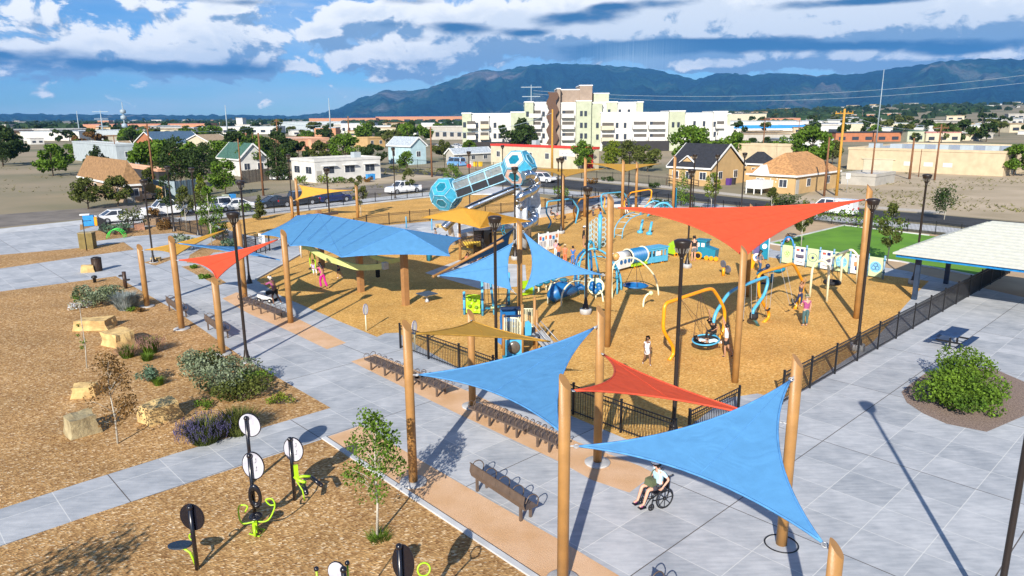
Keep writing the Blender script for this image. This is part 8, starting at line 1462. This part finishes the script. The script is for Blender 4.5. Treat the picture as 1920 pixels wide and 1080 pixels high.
# thin high veil
cb = nd(nt, 'ShaderNodeCombineXYZ'); L.new(mth('MULTIPLY', az, 3.), cb.inputs[0]); L.new(mth('MULTIPLY', el, 16.), cb.inputs[1])
vn = nd(nt, 'ShaderNodeTexNoise'); vn.inputs['Scale'].default_value = 1.6; vn.inputs['Detail'].default_value = 7; L.new(cb.outputs[0], vn.inputs['Vector'])
veil = mth('MULTIPLY', smooth(vn.outputs['Fac'], .38, .7), .6)
SK = .064
skc = nd(nt, 'ShaderNodeVectorMath', operation='SCALE'); L.new(sk.outputs[0], skc.inputs[0]); skc.inputs['Scale'].default_value = SK
skt = nd(nt, 'ShaderNodeMix', data_type='RGBA', blend_type='MULTIPLY'); skt.inputs[0].default_value = 1; L.new(skc.outputs[0], skt.inputs[6]); skt.inputs[7].default_value = (.5, .85, 1.25, 1)
CLB = .74   # cloud radiance
sky1 = mixc(veil, skt.outputs[2], (.40, .5, .62))
cs = nd(nt, 'ShaderNodeVectorMath', operation='SCALE'); L.new(cc, cs.inputs[0]); cs.inputs['Scale'].default_value = CLB
a0, e0 = azel(1185, 112); u = mth('DIVIDE', mth('SUBTRACT', az, a0), .06); v = mth('DIVIDE', mth('SUBTRACT', el, e0), .022)
rn_ = nd(nt, 'ShaderNodeTexNoise', noise_dimensions='1D'); L.new(mth('MULTIPLY', az, 90.), rn_.inputs['W'])
rain = mth('MULTIPLY', mth('EXPONENT', mth('MULTIPLY', mth('ADD', mth('MULTIPLY', u, u), mth('MULTIPLY', v, v)), -1.)), mth('ADD', mth('MULTIPLY', rn_.outputs['Fac'], .8), .1))
fin = mixc(mth('MULTIPLY', cov, smooth(el, -.005, .02)), sky1, cs.outputs[0])
fin = mixc(rain, fin, (.36, .5, .62))
L.new(fin, bg.inputs['Color']); bg.inputs['Strength'].default_value = 1.0
cam = bpy.data.cameras.new('camera'); co = bpy.data.objects.new('camera', cam); COL.objects.link(co); scn.camera = co
cam.sensor_width = 36; cam.lens = FPX / 1920 * 36; cam.clip_start = .1; cam.clip_end = 40000
c, s = cos(ROLL), sin(ROLL)
X = _rt * c - _up * s * 1; Y = _rt * s + _up * c; X = (_rt * c + _up * -s); Y = (_rt * s + _up * c)
co.matrix_world = Matrix(((X.x, Y.x, -_fw.x, 0), (X.y, Y.y, -_fw.y, 0), (X.z, Y.z, -_fw.z, CH), (0, 0, 0, 1)))
scn.view_settings.view_transform = 'Standard'; scn.view_settings.look = 'None'; scn.view_settings.gamma = 1; scn.view_settings.exposure = .6
scn.cycles.max_bounces = 6; scn.cycles.diffuse_bounces = 3; scn.cycles.glossy_bounces = 3; scn.cycles.transmission_bounces = 3; scn.cycles.transparent_max_bounces = 8; scn.cycles.use_denoising = True
# air: pale blue haze that softens the far mountains
q = MB(); q.b2((-12500, -60, -1.2), (12500, 12600, 900)); hz_ = q.build('haze', None, loc=(0, 0, 0)) if 0 else None
me = bpy.data.meshes.new('haze'); me.from_pydata([tuple(p) for p in q.v], [], q.f); hm = bpy.data.materials.new('haze_air'); hm.use_nodes = True; n = hm.node_tree; n.nodes.remove(n.nodes['Principled BSDF'])
pv = n.nodes.new('ShaderNodeVolumePrincipled'); pv.inputs['Color'].default_value = (.14, .46, 1, 1); pv.inputs['Density'].default_value = HAZE; pv.inputs['Anisotropy'].default_value = 0.
n.links.new(pv.outputs[0], n.nodes['Material Output'].inputs['Volume']); me.materials.append(hm); ho = bpy.data.objects.new('haze', me); COL.objects.link(ho); ho['kind'] = 'stuff'; ho['label'] = 'thin blue haze over the valley'; ho['category'] = 'haze'
scn.cycles.volume_bounces = 0; scn.cycles.volume_step_rate = 10
